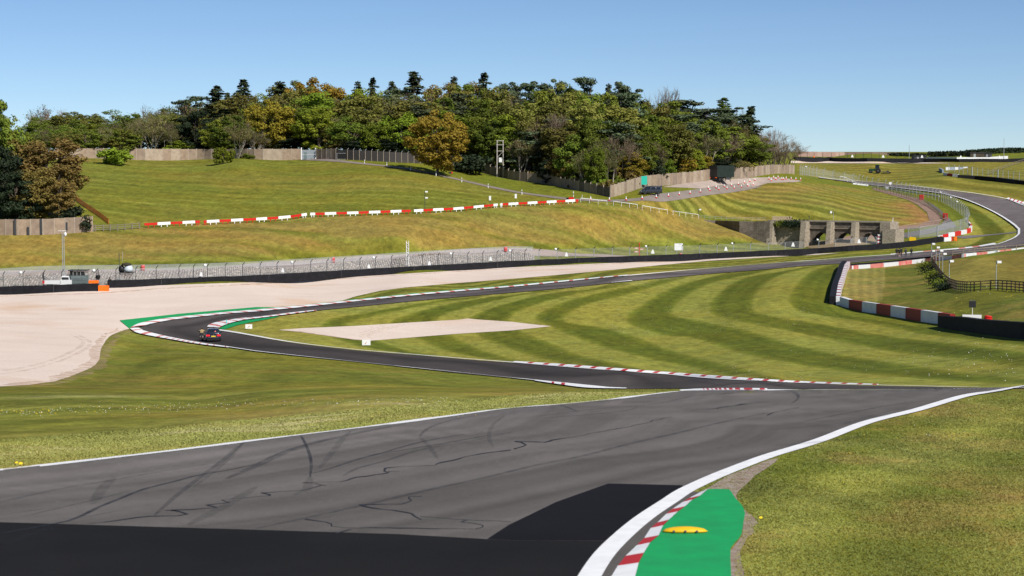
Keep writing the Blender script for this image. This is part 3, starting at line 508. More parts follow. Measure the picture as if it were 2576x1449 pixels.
# service roads
def road(name, px, w_, m, layer=1.4, widths=None):
    P3 = wchain(px, 1.5); n_ = len(P3); k = 9; S_ = [lift(offset_chain(P3, w_ * (j / (k - 1) - .5)), layer) for j in range(k)]; V = np.stack(S_, 1).reshape(-1, 3); idx = np.arange(n_ * k).reshape(n_, k)
    F = np.stack([idx[:-1, :-1], idx[1:, :-1], idx[1:, 1:], idx[:-1, 1:]], -1).reshape(-1, 4); nz = np.cross(V[F[:, 1]] - V[F[:, 0]], V[F[:, 2]] - V[F[:, 0]])[:, 2]; F[nz < 0] = F[nz < 0][:, ::-1]
    return tag(np_mesh(name, V, F, m, smooth=True), kind='structure')
road('service_road', [(769,401.5),(830,403.5),(894,410),(1019,424),(1069,433),(1144,450),(1288,481.5),(1363,492.5),(1438,501.5),(1476,503.5),(1542,505.5),(1609,501.5),(1676,494.5),(1742,486.5),(1792,480),(1850,474.5),(1905,468)], 3.0, PATHM)
road('service_road', [(-80,690),(0,690),(100,687),(225,684),(350,682),(500,679),(644,672),(894,656.5),(1144,640.5),(1288,633.5),(1413,640.5),(1538,644.5),(1613,647),(1700,648)], 3.4, mat('path_grit', (.34,.27,.235), rough=.95, noise=.2, nscale=.4))
sheet('service_road', [(2194,477),(2197,473.5),(2257,487),(2319,502.7),(2357,532.7),(2372,550),(2360,566),(2310,575),(2257,578),(2240,590),(2160,604),(2080,612),(2100,600),(2160,590),(2230,577),(2257,570),(2310,566),(2338,556),(2332,535),(2307,515),(2282,502.7),(2232,488)], mat('path_red_grit', (.30,.195,.145), rough=.95, noise=.3, nscale=.2), 1.5, 10, 2)
sheet('access_road', [(2330,508),(2350,518),(2370,533),(2390,552),(2407,572),(2380,578),(2332,590),(2257,602),(2257,590),(2332,577),(2366,568),(2377,552),(2362,533)], mat('access_tarmac', (.17,.155,.15), rough=.9, noise=.2, nscale=.3), 1.8, 10, 2)
road('access_road', [(2412,598.5),(2480,592.5),(2557,585)], 3.0, mat('access_tarmac', (.17,.155,.15)), 1.5)
sheet('bare_earth', [(2000,612),(2060,606),(2160,600),(2255,585),(2257,600),(2200,612),(2120,622),(2040,625)], mat('soil_patch', (.30,.22,.12), rough=.95, noise=.3, nscale=.3), .8, 10, 2)

# lines
cut = lambda ch, f: [p for p in ch if f(p)]
line('edge_line', FG_L[::2], .36, WHITE, 6)
line('edge_line', [(p[0], p[1]) for p in FG_R][::2], .36, WHITE, 6.4, .5)
i0 = next(i for i, p in enumerate(N_CH) if p[0] < 2600); iH = min(range(len(N_CH)), key=lambda i: N_CH[i][0])
line('edge_line', N_CH[:next(i for i, p in enumerate(N_CH) if p[1] > 641)][::2], .5, WHITE, 6)
line('edge_line', [p for p in N_CH if 640 < p[1] < 697 and p[0] > 1560][::2], .42, WHITE, 6)
line('edge_line', (N_CH[iH:] + N2_CH[1:8])[::2], .22, WHITE, 6)
line('edge_line', [(p[0], p[1] - .3) for p in S_CH if p[1] > 826 and p[0] < 2470][::2], .34, WHITE, 6)
line('edge_line', [(794,783.5),(740,789),(700,794),(644,800.5)], .5, WHITE, 6)
line('edge_line', FAR_R[2:][::1], .45, WHITE, 6)
line('edge_line', [(1538,713.3),(1560,711),(1590,708.5)], .25, WHITE, 6)
# kerbs
def kerb(name, inner, outer, stripe, mats=(WHITE, RED), layer=6.5, rise=.04, step=3, ustripe=None, skew=0):
    A_ = spline(inner, step); n_ = len(A_); B_ = spline(outer, step); q = np.linspace(0, 1, n_); B2 = np.stack([np.interp(q, np.linspace(0, 1, len(B_)), [p[k] for p in B_]) for k in (0, 1)], 1)
    if skew: B2 = np.stack([B2[:, 0] + skew * np.minimum(1, (1 - q) * 20), np.interp(B2[:, 0] + skew, B2[:, 0], B2[:, 1])], 1)
    o = ribbon(name, A_, [tuple(p) for p in B2], list(mats), layer, rise=rise, stripe=stripe)
    if ustripe:
        per = 2 if rise else 1; o.data.polygons.foreach_set('material_index', np.array([ustripe(A_[min(i // per, n_ - 1)][0]) for i in range(len(o.data.polygons))], np.int32))
    return o
def kerbw(name, px, w_, side, period, frac=.5, layer=6.5, mats=(WHITE, RED), rise=.05, skew=0.0, step=.6, gap=0.0, taper=0):
    P3 = wchain(px, step); n_ = len(P3); ws = np.full(n_, w_)
    if taper: q = np.arange(n_) * step; ws = w_ * np.clip(np.minimum(q, q[-1] - q) / taper, .15, 1)
    a = offset_chain(P3, side * gap); b = offset_chain(P3, side * (gap + ws)); k = int(skew / step)
    if k: b = np.concatenate([b[k:], b[-1:].repeat(k, 0)]) if k > 0 else np.concatenate([b[:1].repeat(-k, 0), b[:k]])
    return ribbon3(name, lift(a, layer), lift(b, layer), list(mats), rise=rise, stripe=lambda s: 1 if (s % period) / period > frac else 0)
hp_out = [p for i, p in enumerate(N_CH) if i <= iH and p[1] > 695]
kerb('kerb', hp_out[::4], [(1588,693.5),(1538,697.5),(1413,709),(1288,721.2),(1144,733.2),(1019,744.5),(894,757),(769,770),(644,781.5),(575,787),(525,792),(450,799.5),(400,806),(345,818),(327,828)], None, ustripe=lambda u: 1 if (u % 37) > 27 else 0, mats=(WHITE, mat('faded_red_paint', (.62,.20,.17), noise=.2, nscale=2)))
kerb('kerb', [(348,827.5),(356,833),(375,838),(425,850),(500,864),(575,875)], [(327,829),(340,838),(362,844),(425,855.5),(500,868),(575,877)], lambda s: 1 if (s % 2.2) / 2.2 > .78 else 0, mats=(WHITE, mat('faded_red_paint', (.62,.26,.24), noise=.2, nscale=2)))
sheet('green_runoff', [(301,806.8),(450,790.5),(644,773.5),(694,774),(760,768.5),(881,755),(1019,741),(1144,729.5),(1288,718.3),(1413,706),(1538,695),(1600,692.7),(1588,693.5),(1538,697.2),(1413,708.7),(1288,721),(1144,733),(1019,744.3),(894,756.8),(769,769.8),(644,781.3),(575,786.8),(525,791.8),(450,799.3),(400,805.8),(345,817.8),(326,827.5)], GREENP, 2.4, 12, 2)
kerb('kerb', [(521,825.5),(524,820.5),(535,816),(550,812.2),(600,804),(644,800.2),(700,793.7),(794,783)], [(552,827),(560,822.5),(572,818),(590,812.5),(620,806.5),(655,802.5),(705,796),(796,784)], None, ustripe=lambda u: 1 if (u % 24) > 17 else 0, mats=(WHITE, mat('faded_red_paint', (.62,.20,.17))))
sheet('green_runoff', [(552,827.5),(566,829),(600,818),(640,810),(690,800.5),(705,796),(655,802.5),(620,806.5),(590,812.5),(572,818),(560,822.5)], GREENP, 2.4, 10, 2)
kerb('kerb', [(1288,913.6),(1413,923.6),(1538,933.6),(1663,942.6),(1788,952),(1932,961.6),(2060,967.3),(2134,969.4),(2210,971.6)], [(1290,911),(1413,918.5),(1538,928),(1663,937.5),(1788,946.8),(1932,957),(2060,964.4),(2134,967.8),(2210,971)], None, step=1.5, rise=.05, skew=14, ustripe=lambda u: 1 if ((u - 1296) % 39.5) > 27 and u > 1300 else 0)
kerb('kerb', [(1348,958.8),(1420,966),(1538,977),(1578,979.5)], [(1345,960.5),(1400,968.5),(1470,977.5),(1575,980.3)], lambda s: 1 if 11 < s < 12.2 or 7.2 < s < 8.4 else 0)
kerb('kerb', [(1713,986.3),(1760,984.4),(1850,983.4),(1930,983.3)], [(1705,984.5),(1760,981.4),(1850,980.6),(1930,981.6)], lambda s: 1 if (s % 2.4) / 2.4 > .45 and s > 4 else 0)
kerb('kerb', [(2532,502.7),(2560,512),(2600,523)], [(2536,500),(2566,508.5),(2606,519)], lambda s: 1 if (s % 3) > 1.8 else 0)
kerb('kerb', [(2507,617),(2457,624.5),(2407,629.7),(2332,635.7),(2240,643)], [(2500,614),(2457,621.5),(2407,627),(2332,633.6),(2240,641.8)], lambda s: 1 if (s % 9) > 5.5 else 0, mats=(WHITE, mat('faded_red_paint', (.62,.26,.24))))
# foreground kerb with its painted blocks
u5, v5 = 1341.7, 1086.8
KL = [(690,1560),(735,1500),(790,1449),(850,1350),(930,1250),(1040,1145),(1115,1072),(1180,972),(1250,915),(1335,830),(1400,780),(1502,710),(1570,670),(1690,605)]
KR = [(1010,1560),(1020,1500),(1035,1449),(1060,1350),(1112,1250),(1175,1145),(1262,1072),(1305,972),(1365,915),(1455,830),(1525,780),(1600,710),(1680,670),(1755,603)]
cv5 = lambda p: (u5 + p[0] * .25, v5 + p[1] * .25)
def fg_kerb():
    A_, B_, mi = [], [], []
    for i in range(len(KL) - 1):
        for j in range(6):
            f = j / 6; A_.append(cv5((KL[i][0] + (KL[i + 1][0] - KL[i][0]) * f, KL[i][1] + (KL[i + 1][1] - KL[i][1]) * f))); B_.append(cv5((KR[i][0] + (KR[i + 1][0] - KR[i][0]) * f, KR[i][1] + (KR[i + 1][1] - KR[i][1]) * f)))
    A_.append(cv5(KL[-1])); B_.append(cv5(KR[-1]))
    cols = [1, 1, 0, 1, 0, 1, 0, 1, 0, 1, 0, 1, 0]; cols = [0, 0, 0, 1, 0, 1, 0, 1, 0, 1, 0, 1, 0]
    a = lift(WA([p[0] for p in A_], [p[1] for p in A_]), 5); b = lift(WA([p[0] for p in B_], [p[1] for p in B_]), 5); b[:, 2] += .05
    cnt = [0]
    o = ribbon3('kerb', a, b, [WHITE, RED], stripe=None); mi = []
    for i in range(len(KL) - 1): mi += [cols[i]] * 6
    o.data.polygons.foreach_set('material_index', np.array([{0: 0, 1: 1}[q] for q in [0,0][:0] + [(lambda k: (0 if k < 3 else (k % 2)))(i // 6) for i in range(len(o.data.polygons))]], np.int32)); return o
fg_kerb()
sheet('race_track', [(1717,1238),(1700,1249),(1660,1276),(1617,1306),(1557,1357),(1517,1399),(1484,1449),(1440,1530)] + [cv5(p) for p in KL[1:]], ASPH, 4.6, 10, 6, colors=lambda P3: {'wear_tone': np.full((len(P3), 3), .72)})
def greenpad():
    poly = [cv5(p) for p in KR] + [cv5(p) for p in [(1830,600),(1970,603),(2000,640),(2030,690),(2095,760),(2118,800),(2130,850),(2124,890),(2115,930),(2095,1060),(2070,1100),(2040,1130),(2010,1170),(1985,1200),(1982,1300),(1990,1449),(1990,1560)]]
    o = sheet('green_runoff', poly, GREENP, 5, 12, 6); me = o.data; co = np.empty(len(me.vertices) * 3, np.float32); me.vertices.foreach_get('co', co); co = co.reshape(-1, 3); co[:, 2] += .045; me.vertices.foreach_set('co', co.ravel()); me.update()
greenpad()
sheet('dirt_strip', [cv5(p) for p in [(1560,690),(1700,600),(1830,520),(1960,440),(2150,370),(2350,290),(2470,262),(2440,300),(2360,360),(2230,440),(2150,520),(2060,600),(2040,640),(2060,720),(2140,800),(2220,860),(2260,920),(2200,960),(2230,1010),(2150,1060),(2120,1130),(2080,1200),(2090,1300),(2120,1400),(2150,1560),(1980,1560),(1980,1200),(2100,1050),(2120,860),(1975,610),(1750,600)]], mat('dirt_strip', (.24,.16,.115), rough=.95, col2=(.36,.31,.27), nscale=4), 2.5, 10, 5)
# ------------------------------------------------------------------ trees
def leaf_mat(name, c, c2, tr=.25, rand=.35):
    m = bpy.data.materials.new(name); m.use_nodes = True; t = m.node_tree; N = t.nodes.new; L = t.links.new; b = t.nodes['Principled BSDF']; out = t.nodes['Material Output']
    b.inputs['Roughness'].default_value = .75; b.inputs['Specular IOR Level'].default_value = .2
    tc = N('ShaderNodeTexCoord'); nz = N('ShaderNodeTexNoise'); nz.inputs['Scale'].default_value = .38; nz.inputs['Detail'].default_value = 6; nz.inputs['Roughness'].default_value = .75; L(tc.outputs['Object'], nz.inputs[0])
    rp = N('ShaderNodeMapRange'); L(nz.outputs[0], rp.inputs[0]); rp.inputs[1].default_value = .35; rp.inputs[2].default_value = .65
    mx = N('ShaderNodeMix'); mx.data_type = 'RGBA'; L(rp.outputs[0], mx.inputs[0]); mx.inputs[6].default_value = (*c, 1); mx.inputs[7].default_value = (*c2, 1)
    oi = N('ShaderNodeObjectInfo'); hs = N('ShaderNodeHueSaturation'); L(mx.outputs[2], hs.inputs['Color'])
    r1 = N('ShaderNodeMapRange'); L(oi.outputs['Random'], r1.inputs[0]); r1.inputs[3].default_value = 1 - rand; r1.inputs[4].default_value = 1 + rand; L(r1.outputs[0], hs.inputs['Value'])
    mr = N('ShaderNodeMath'); mr.operation = 'MULTIPLY_ADD'; L(oi.outputs['Random'], mr.inputs[0]); mr.inputs[1].default_value = 7.13; mr.inputs[2].default_value = 0
    fr = N('ShaderNodeMath'); fr.operation = 'FRACT'; L(mr.outputs[0], fr.inputs[0]); r2 = N('ShaderNodeMapRange'); L(fr.outputs[0], r2.inputs[0]); r2.inputs[3].default_value = .482; r2.inputs[4].default_value = .518; L(r2.outputs[0], hs.inputs['Hue'])
    L(hs.outputs[0], b.inputs['Base Color']); tl = N('ShaderNodeBsdfTranslucent'); L(hs.outputs[0], tl.inputs[0]); ms = N('ShaderNodeMixShader'); ms.inputs[0].default_value = tr
    L(b.outputs[0], ms.inputs[1]); L(tl.outputs[0], ms.inputs[2]); L(ms.outputs[0], out.inputs[0]); return m
LM = {'green': leaf_mat('leaf_green', (.175,.215,.026), (.120,.155,.020)), 'bright': leaf_mat('leaf_bright', (.215,.270,.022), (.150,.195,.018)), 'olive': leaf_mat('leaf_olive', (.230,.225,.045), (.170,.165,.036)),
      'gold': leaf_mat('leaf_gold', (.34,.245,.028), (.26,.19,.025), rand=.12), 'copper': leaf_mat('leaf_copper', (.245,.175,.045), (.180,.140,.040), rand=.2), 'spruce': leaf_mat('needle_dark', (.070,.088,.036), (.050,.064,.028), .1), 'pine': leaf_mat('needle_blue', (.105,.135,.065), (.070,.092,.046), .1),
      'sparse': leaf_mat('leaf_sparse', (.19,.20,.045), (.13,.14,.04)), 'twig': leaf_mat('twig_brown', (.25,.185,.125), (.18,.13,.09), .05, .2), 'yew': leaf_mat('leaf_yew', (.022,.034,.014), (.014,.022,.010), .05)}
BARK = mat('bark', (.11,.085,.062), noise=.5, nscale=2); PALEBARK = mat('pale_bark', (.42,.37,.30), noise=.45, nscale=1.2)
def cards(cen, size, rng, out=None, tilt=.9, asp=.62):
    n_ = len(cen); nrm = rng.normal(size=(n_, 3)); nrm /= np.linalg.norm(nrm, axis=1)[:, None]
    if out is not None: nrm = nrm * tilt + out; nrm /= np.linalg.norm(nrm, axis=1)[:, None] + 1e-9
    a = np.cross(nrm, rng.normal(size=(n_, 3))); a /= np.linalg.norm(a, axis=1)[:, None] + 1e-9; b = np.cross(nrm, a); s = size * rng.uniform(.6, 1.3, n_)[:, None]
    V = np.stack([cen - a * s, cen - b * s * asp, cen + a * s, cen + b * s * asp], 1).reshape(-1, 3); return V, np.arange(n_ * 4).reshape(-1, 4)
def clump_points(C_, r_, n_, rng, flat=1.0):
    P = []; O = []
    for c, r in zip(C_, r_):
        d = rng.normal(size=(n_, 3)); d /= np.linalg.norm(d, axis=1)[:, None]; rad = r * rng.uniform(.15, 1, n_)[:, None] ** .45; P.append(c + d * rad * np.array([1, 1, flat])); O.append(d)
    return np.concatenate(P), np.concatenate(O)
def trunk_mb(h, r, limbs, rng, lean=0):
    mb = MB(); k = 5; pts = [Vector((rng.uniform(-.15, .15) * i, rng.uniform(-.15, .15) * i, h * i / k)) for i in range(k + 1)]
    for i in range(k): mb.tube(pts[i], pts[i + 1], r * (1 - .8 * i / k), r * (1 - .8 * (i + 1) / k), 6, False)
    for c in limbs:
        z0 = max(h * .2, min(h * .85, c[2] * rng.uniform(.45, .75))); s_ = Vector((0, 0, z0)); e = Vector(c); m_ = s_.lerp(e, .5) + Vector((0, 0, .06 * h)); rr = r * .38
        mb.tube(s_, m_, rr, rr * .6, 5, False); mb.tube(m_, e, rr * .6, rr * .15, 5, False)
    return mb
def proto(name, label, V, F, lm, mb, bark):
    root = empty(name, (0, -500, -100)); np_mesh('crown', V, F, lm, parent=root); mb.build('trunk', bark, root); return root
def broadleaf(key, seed, h=20, w=13, base=.18, ncl=85, nl=105, cs=.30, shape='round', bark=None, name='broadleaf_tree', lm=None, crad=(.085,.15)):
    rng = np.random.default_rng(seed); C_ = []; R_ = []
    while len(C_) < ncl:
        d = rng.normal(size=3); d /= np.linalg.norm(d); rad = rng.uniform(.35, 1) ** .5; zc = h * (base + 1) / 2; hz_ = h * (1 - base) / 2
        p = np.array([d[0] * w / 2 * rad, d[1] * w / 2 * rad, zc + d[2] * hz_ * rad])
        f = (p[2] / h - base) / (1 - base)
        if shape == 'dome' and f < .25 and rng.random() < .5: continue
        if shape == 'tall': p[:2] *= (.6 + .6 * math.sin(math.pi * min(1, f * .9 + .05)))
        C_.append(p * np.array([.9, .9, .96])); R_.append(w * rng.uniform(*crad))
    C_ = np.array(C_); P, O = clump_points(C_, R_, nl, rng, .75); V, F = cards(P, cs, rng, O + np.array([0, 0, .5]))
    return proto(name, None, V, F, LM[lm or key], trunk_mb(h * .8, h * .02, [C_[i] for i in rng.choice(ncl, 14, False)], rng), bark or BARK)
def spruce(seed, h=24, w=9, lm='spruce', gap=0.0, name='conifer', power=.85, droop=.25, base=.1):
    rng = np.random.default_rng(seed); P = []; O = []; nlay = 26
    for i in range(nlay):
        f = i / nlay; z = h * (base + (1 - base) * f); rad = w / 2 * (1 - f) ** power * rng.uniform(.8, 1.15) + .25; nb = int(6 + 5 * (1 - f))
        for b in range(nb):
            a = rng.uniform(0, 6.28); L_ = rad * rng.uniform(.65, 1.1); 
            if rng.random() < gap: continue
            m_ = int(10 + 22 * (L_ / (w / 2))); s = rng.uniform(.12, 1, m_); side = rng.normal(size=m_) * .16 * L_ * (1.1 - s) + rng.normal(size=m_) * .12
            x = np.cos(a) * s * L_ - np.sin(a) * side; y = np.sin(a) * s * L_ + np.cos(a) * side; zz = z - droop * L_ * s ** 1.3 + rng.normal(size=m_) * .16 + (h * .03 if b % 2 else 0)
            P.append(np.stack([x, y, zz], 1)); O.append(np.tile([math.cos(a) * .4, math.sin(a) * .4, .8], (m_, 1)))
    P = np.concatenate(P); O = np.concatenate(O); V, F = cards(P, .46, rng, O, .6, .5); return proto(name, None, V, F, LM[lm], trunk_mb(h * .96, h * .014, [], rng), BARK)
def pine(seed, h=24, w=10, lm='pine', name='pine_tree', lean=0.0):
    rng = np.random.default_rng(seed); C_ = []; R_ = []
    for i in range(44):
        f = rng.uniform(.38, 1); z = h * f; rad = w / 2 * (1.08 - f) ** .45 * rng.uniform(.2, 1); a = rng.uniform(0, 6.28); C_.append([math.cos(a) * rad + lean * (f - .4) * 5, math.sin(a) * rad, z * .97]); R_.append(rng.uniform(.9, 1.75))
    C_ = np.array(C_); P, O = clump_points(C_, R_, 80, rng, .5); V, F = cards(P, .40, rng, O + np.array([0, 0, .6]), .8, .4)
    return proto(name, None, V, F, LM[lm], trunk_mb(h * .93, h * .015, [C_[i] for i in range(0, 44, 3)], rng), BARK)
def bare(seed, h=20, w=12, leafy=0, lm='sparse', bark=None, name='bare_tree', stems=1, spread=.8):
    rng = np.random.default_rng(seed); mb = MB(); V = []; T = []
    def grow(p, d, L_, r, lev):
        e = p + d * L_
        if lev < 3: mb.tube(p, e, r, r * .65, 4, False)
        else: T.append((p, e, max(r, .035)))
        if lev >= 5: return
        for _ in range(3 if lev < 3 else 4):
            a = rng.normal(size=3) * (.38 + .07 * lev) * spread; nd = Vector(d) + Vector(a) + Vector((0, 0, .12)); nd.normalize(); f = rng.uniform(.45, 1); grow(p + d * L_ * f, nd, L_ * rng.uniform(.55, .85), r * .55, lev + 1)
    for s in range(stems):
        p0 = Vector((rng.normal() * .1 * (stems > 1), rng.normal() * .1 * (stems > 1), 0)); d0 = Vector((rng.normal() * .18, rng.normal() * .18, 1)).normalized(); grow(p0, d0, h * .34, h * .013 / stems ** .3, 0)
    tips = []
    for p, e, r in T:
        d = (e - p); sd = d.cross(Vector(rng.normal(size=3))).normalized() * r; V += [p - sd, p + sd, e + sd * .3, e - sd * .3]; tips.append(e)
    V = np.array([tuple(q) for q in V]); F = np.arange(len(V)).reshape(-1, 4); zm = V[:, 2].max(); k = h / zm
    root = empty(name, (0, -500, -100)); tm = LM['twig']
    if leafy:
        tp = np.array([tuple(q) for q in tips]); tp = tp[rng.choice(len(tp), min(len(tp), leafy * 300), False)]; tp = np.repeat(tp, 3, 0) + rng.normal(size=(len(tp) * 3, 3)) * .35; LV, LF = cards(tp * k, .22, rng)
        np_mesh('crown', np.concatenate([V * k, LV]), np.concatenate([F, LF + len(V)]), [tm, LM[lm]], parent=root, midx=np.concatenate([np.zeros(len(F)), np.ones(len(LF))]).astype(int))
    else: np_mesh('crown', V * k, F, tm, parent=root)
    mb.v = [q * k for q in mb.v]; mb.build('trunk', bark or BARK, root); return root
def bush(key, seed, h=4, w=6, name='bush'):
    rng = np.random.default_rng(seed); C_ = []; R_ = []
    for i in range(26): a = rng.uniform(0, 6.28); r_ = w / 2 * rng.uniform(0, .85); C_.append([math.cos(a) * r_, math.sin(a) * r_, h * rng.uniform(.15, .85) * (1 - .35 * r_ / w)]); R_.append(rng.uniform(.16, .26) * h)
    P, O = clump_points(np.array(C_), R_, 60, rng, .9); V, F = cards(P, .30, rng, O + np.array([0, 0, .4])); return proto(name, None, V, F, LM[key], trunk_mb(h * .5, .12, C_[:5], rng), BARK)
TREES = {
 'green': [broadleaf('green', 1), broadleaf('green', 2, w=11, shape='tall')], 'bright': [broadleaf('bright', 3, base=.06), broadleaf('bright', 4, w=10, shape='tall')], 'olive': [broadleaf('olive', 5, w=12), broadleaf('olive', 6, ncl=60, w=11)],
 'gold': [broadleaf('gold', 7, h=18, w=16, base=.10, ncl=150, nl=90, shape='round', crad=(.06,.10), name='oak_tree'), broadleaf('gold', 8, w=10, ncl=60, shape='tall', name='oak_tree', nl=85)], 'copper': [broadleaf('copper', 9, w=12, base=.1), broadleaf('copper', 10, w=10, ncl=60)],
 'spruce': [spruce(11), spruce(12, w=7.5, gap=.15), spruce(13, w=11, power=.7)], 'cedar': [spruce(14, h=14, w=7, gap=.5, power=.55, droop=-.1, name='cedar_tree')], 'fir': [spruce(15, w=14, power=.8, lm='green', droop=.1)],
 'pine': [pine(16), pine(17, w=12), pine(18, w=8, lean=-.45)], 'bare': [bare(19), bare(20, w=10, stems=2), bare(21, stems=3, spread=.6)], 'sparse': [bare(22, leafy=5), bare(23, leafy=6, stems=2, lm='olive')],
 'birch': [bare(24, leafy=3, bark=PALEBARK, name='birch_tree', stems=3, spread=.5), bare(25, leafy=2, bark=PALEBARK, name='birch_tree', stems=4, spread=.45)], 'chestnut': [broadleaf('bright', 26, h=18, w=13, base=.02, ncl=120, nl=95, name='chestnut_tree', crad=(.06,.1))],
 'yew': [broadleaf('yew', 27, h=16, w=11, base=.0, ncl=80, name='yew_tree')], 'bush': [bush('bright', 28), bush('green', 29)], 'darkbush': [bush('yew', 30, h=5, w=8)], 'brownbush': [bush('copper', 31)]}
for ks in TREES.values():
    for p_ in ks: p_['h0'] = max((c.bound_box[6][2] if False else max(b[2] for b in c.bound_box)) for c in kids(p_)); cc_ = [c for c in kids(p_) if c.name.startswith('crown')][0]; co_ = np.empty(len(cc_.data.vertices) * 3, np.float32); cc_.data.vertices.foreach_get('co', co_); p_['w0'] = float(np.percentile(np.abs(co_.reshape(-1, 3)[:, 0]), 96)) * 2
DESC = {'green': 'mid green broadleaf tree', 'bright': 'fresh light green broadleaf tree', 'olive': 'dull olive broadleaf tree', 'gold': 'golden oak in young leaf', 'copper': 'rusty brown leafed tree', 'spruce': 'dark pointed conifer', 'cedar': 'small dark cedar with open tiers', 'fir': 'broad green fir',
 'pine': 'blue grey pine with clumped crown', 'bare': 'leafless twiggy grey brown tree', 'sparse': 'thinly leafed yellowish tree', 'birch': 'pale stemmed birch', 'chestnut': 'dense green chestnut down to the ground', 'yew': 'near black dense yew', 'bush': 'bright green bush', 'darkbush': 'dark evergreen bush', 'brownbush': 'brown leafed bush'}
LANDM = [(150,'over the left end of the long hilltop wall'), (260,'over the wall left of the ivy gap'), (345,'right of the drooping tree on the wall'), (430,'over the birches by the wall'), (520,'left of the wall stretch with the small bush'), (610,'behind the bush on the wall'), (690,'over the wall left of the grey gate'), (775,'above the grey gate'), (860,'right of the grey gate'), (940,'over the left netting fence'), (1020,'left of the lone golden oak'), (1100,'behind the lone golden oak'), (1180,'between the golden oak and the pole frame'), (1260,'above the tall pole frame'), (1340,'right of the pole frame'), (1430,'over the right netting fence'), (1520,'over the wall corner'), (1600,'above the turquoise board'), (1680,'right of the turquoise board'), (1760,'left of the lorry trailer'), (1830,'above the lorry trailer'), (1910,'right of the lorry trailer'), (1985,'at the right end of the wood')]
placed = []
def put_tree(kind, u, vtop, d, wpx=None, tier='', idx=None, label=None, group=None, vb=None, sink=.2):
    P_ = TREES[kind]; p_ = P_[(idx if idx is not None else rnd.randrange(len(P_))) % len(P_)]
    if vb is not None: pt = W(u, vb); x, y, zb = pt
    else: t = (u - UC) / dy_of_v(vtop if vtop > 0 else 300); x, y = t * d, d; zb = hz(x, y)
    zt = CZ - float(rv(vtop)) * y; h = max(zt - zb + sink, 1.2); sz = h / p_['h0']; sx = (wpx / PXM((x, y))) / p_['w0'] if wpx else sz * rnd.uniform(.85, 1.12)
    r = copy_tree(p_, loc=(x, y, zb - sink), rz=rnd.uniform(0, 6.28)); r.scale = (sx, sx, sz); r['category'] = 'bush' if 'bush' in kind else 'tree'
    if group: r['group'] = group
    placed.append([r, kind, u, tier, label]); return r
SKY_ = [(-30,330),(60,300),(110,262),(150,265),(205,280),(240,290),(290,272),(370,262),(430,263),(460,250),(490,242),(545,215),(575,232),(612,200),(650,228),(700,204),(740,198),(790,194),(835,210),(870,224),(900,205),(938,195),(985,203),(1040,180),(1078,200),(1110,206),(1150,190),(1190,203),(1218,181),(1245,195),(1300,210),(1362,207),(1408,199),(1440,222),(1485,195),(1520,220),(1555,207),(1600,235),(1655,222),(1700,252),(1740,252),(1790,275),(1820,247),(1860,275),(1888,280),(1905,315),(1950,325),(1990,345),(2005,370)]
sky_v = lambda u: float(np.interp(u, [p[0] for p in SKY_], [p[1] for p in SKY_]))
WLC = [(60,400.5),(845,400.5),(1010,409),(1158,418),(1206,433),(1313,456),(1420,472.5),(1535,496.5),(1586,482),(1660,468),(1759,457),(1850,448.5),(1932,439),(1998,438)]
def dfront(u): return (5.0 if 1530 < u < 1800 else 0.0) + float(W(u, np.interp(u, [p[0] for p in WLC], [p[1] for p in WLC])).y) + 1.5
HERO = [('bare',100,262,70),('sparse',128,262,90),('bare',160,268,70),('olive',205,280,85),('bare',245,285,70),('green',285,275,95),('sparse',330,280,70),('bare',370,258,60),('birch',398,262,60),('green',432,268,80),('pine',452,250,60),('pine',492,240,75),('spruce',545,214,62),('spruce',572,232,46),('spruce',612,198,60),('green',655,232,70),
 ('spruce',703,203,70),('olive',738,200,95),('gold',790,192,120),('green',832,212,80),('spruce',900,203,44),('spruce',938,192,44),('spruce',986,203,44),('spruce',1040,178,66),('copper',1108,206,86),('spruce',1143,191,46),('copper',1190,204,80),('spruce',1218,179,56),
 ('pine',1275,204,60),('pine',1300,207,60),('pine',1331,208,64),('pine',1363,203,66),('pine',1408,197,50),('green',1436,216,90),('pine',1486,192,60),('green',1512,232,80),('spruce',1532,209,40),('pine',1556,205,74),('pine',1585,222,70),('bare',1655,209,110),('pine',1625,255,70),('pine',1700,250,60),('pine',1742,251,84),('bare',1765,262,60),('fir',1820,244,96),('bare',1855,262,60),('cedar',1889,266,40),('bare',1905,308,90),('bare',1940,318,90),('bare',1972,332,80),('bare',1992,352,60)]
for i, (k, u, vt, wp) in enumerate(HERO):
    put_tree(k, u, vt, dfront(u) + (74 if u < 1880 else 22) + (i % 3) * 7, wp * (1.5 if k in ('spruce', 'cedar') else 1.15), "standing tall on the wood's skyline", idx=(2 if (k, u) == ('pine', 1486) else None), group="trees on the wood's skyline")
def kind_at(u, tier):
    q = rnd.random()
    if u < 420: return rnd.choice(['sparse','olive','green','bare','green','sparse','birch'])
    if u < 700: return rnd.choice(['green','sparse','olive','spruce','bare','green','olive'] if tier else ['green','birch','olive','sparse'])
    if u < 1100: return rnd.choice(['green','olive','bright','green','pine','sparse','sparse','olive','bare'])
    if u < 1560: return rnd.choice(['pine','green','bright','olive','green','bare','olive','sparse','green'])
    if u < 1780: return rnd.choice(['green','olive','pine','bright','sparse','green'])
    if u < 1880: return rnd.choice(['pine','green','bare','sparse','green'])
    return 'bare'
TIERS = [(54, .05, 'in the back rows of the wood'), (36, .28, 'in the middle rows of the wood'), (19, .52, 'behind the front row of the wood')]
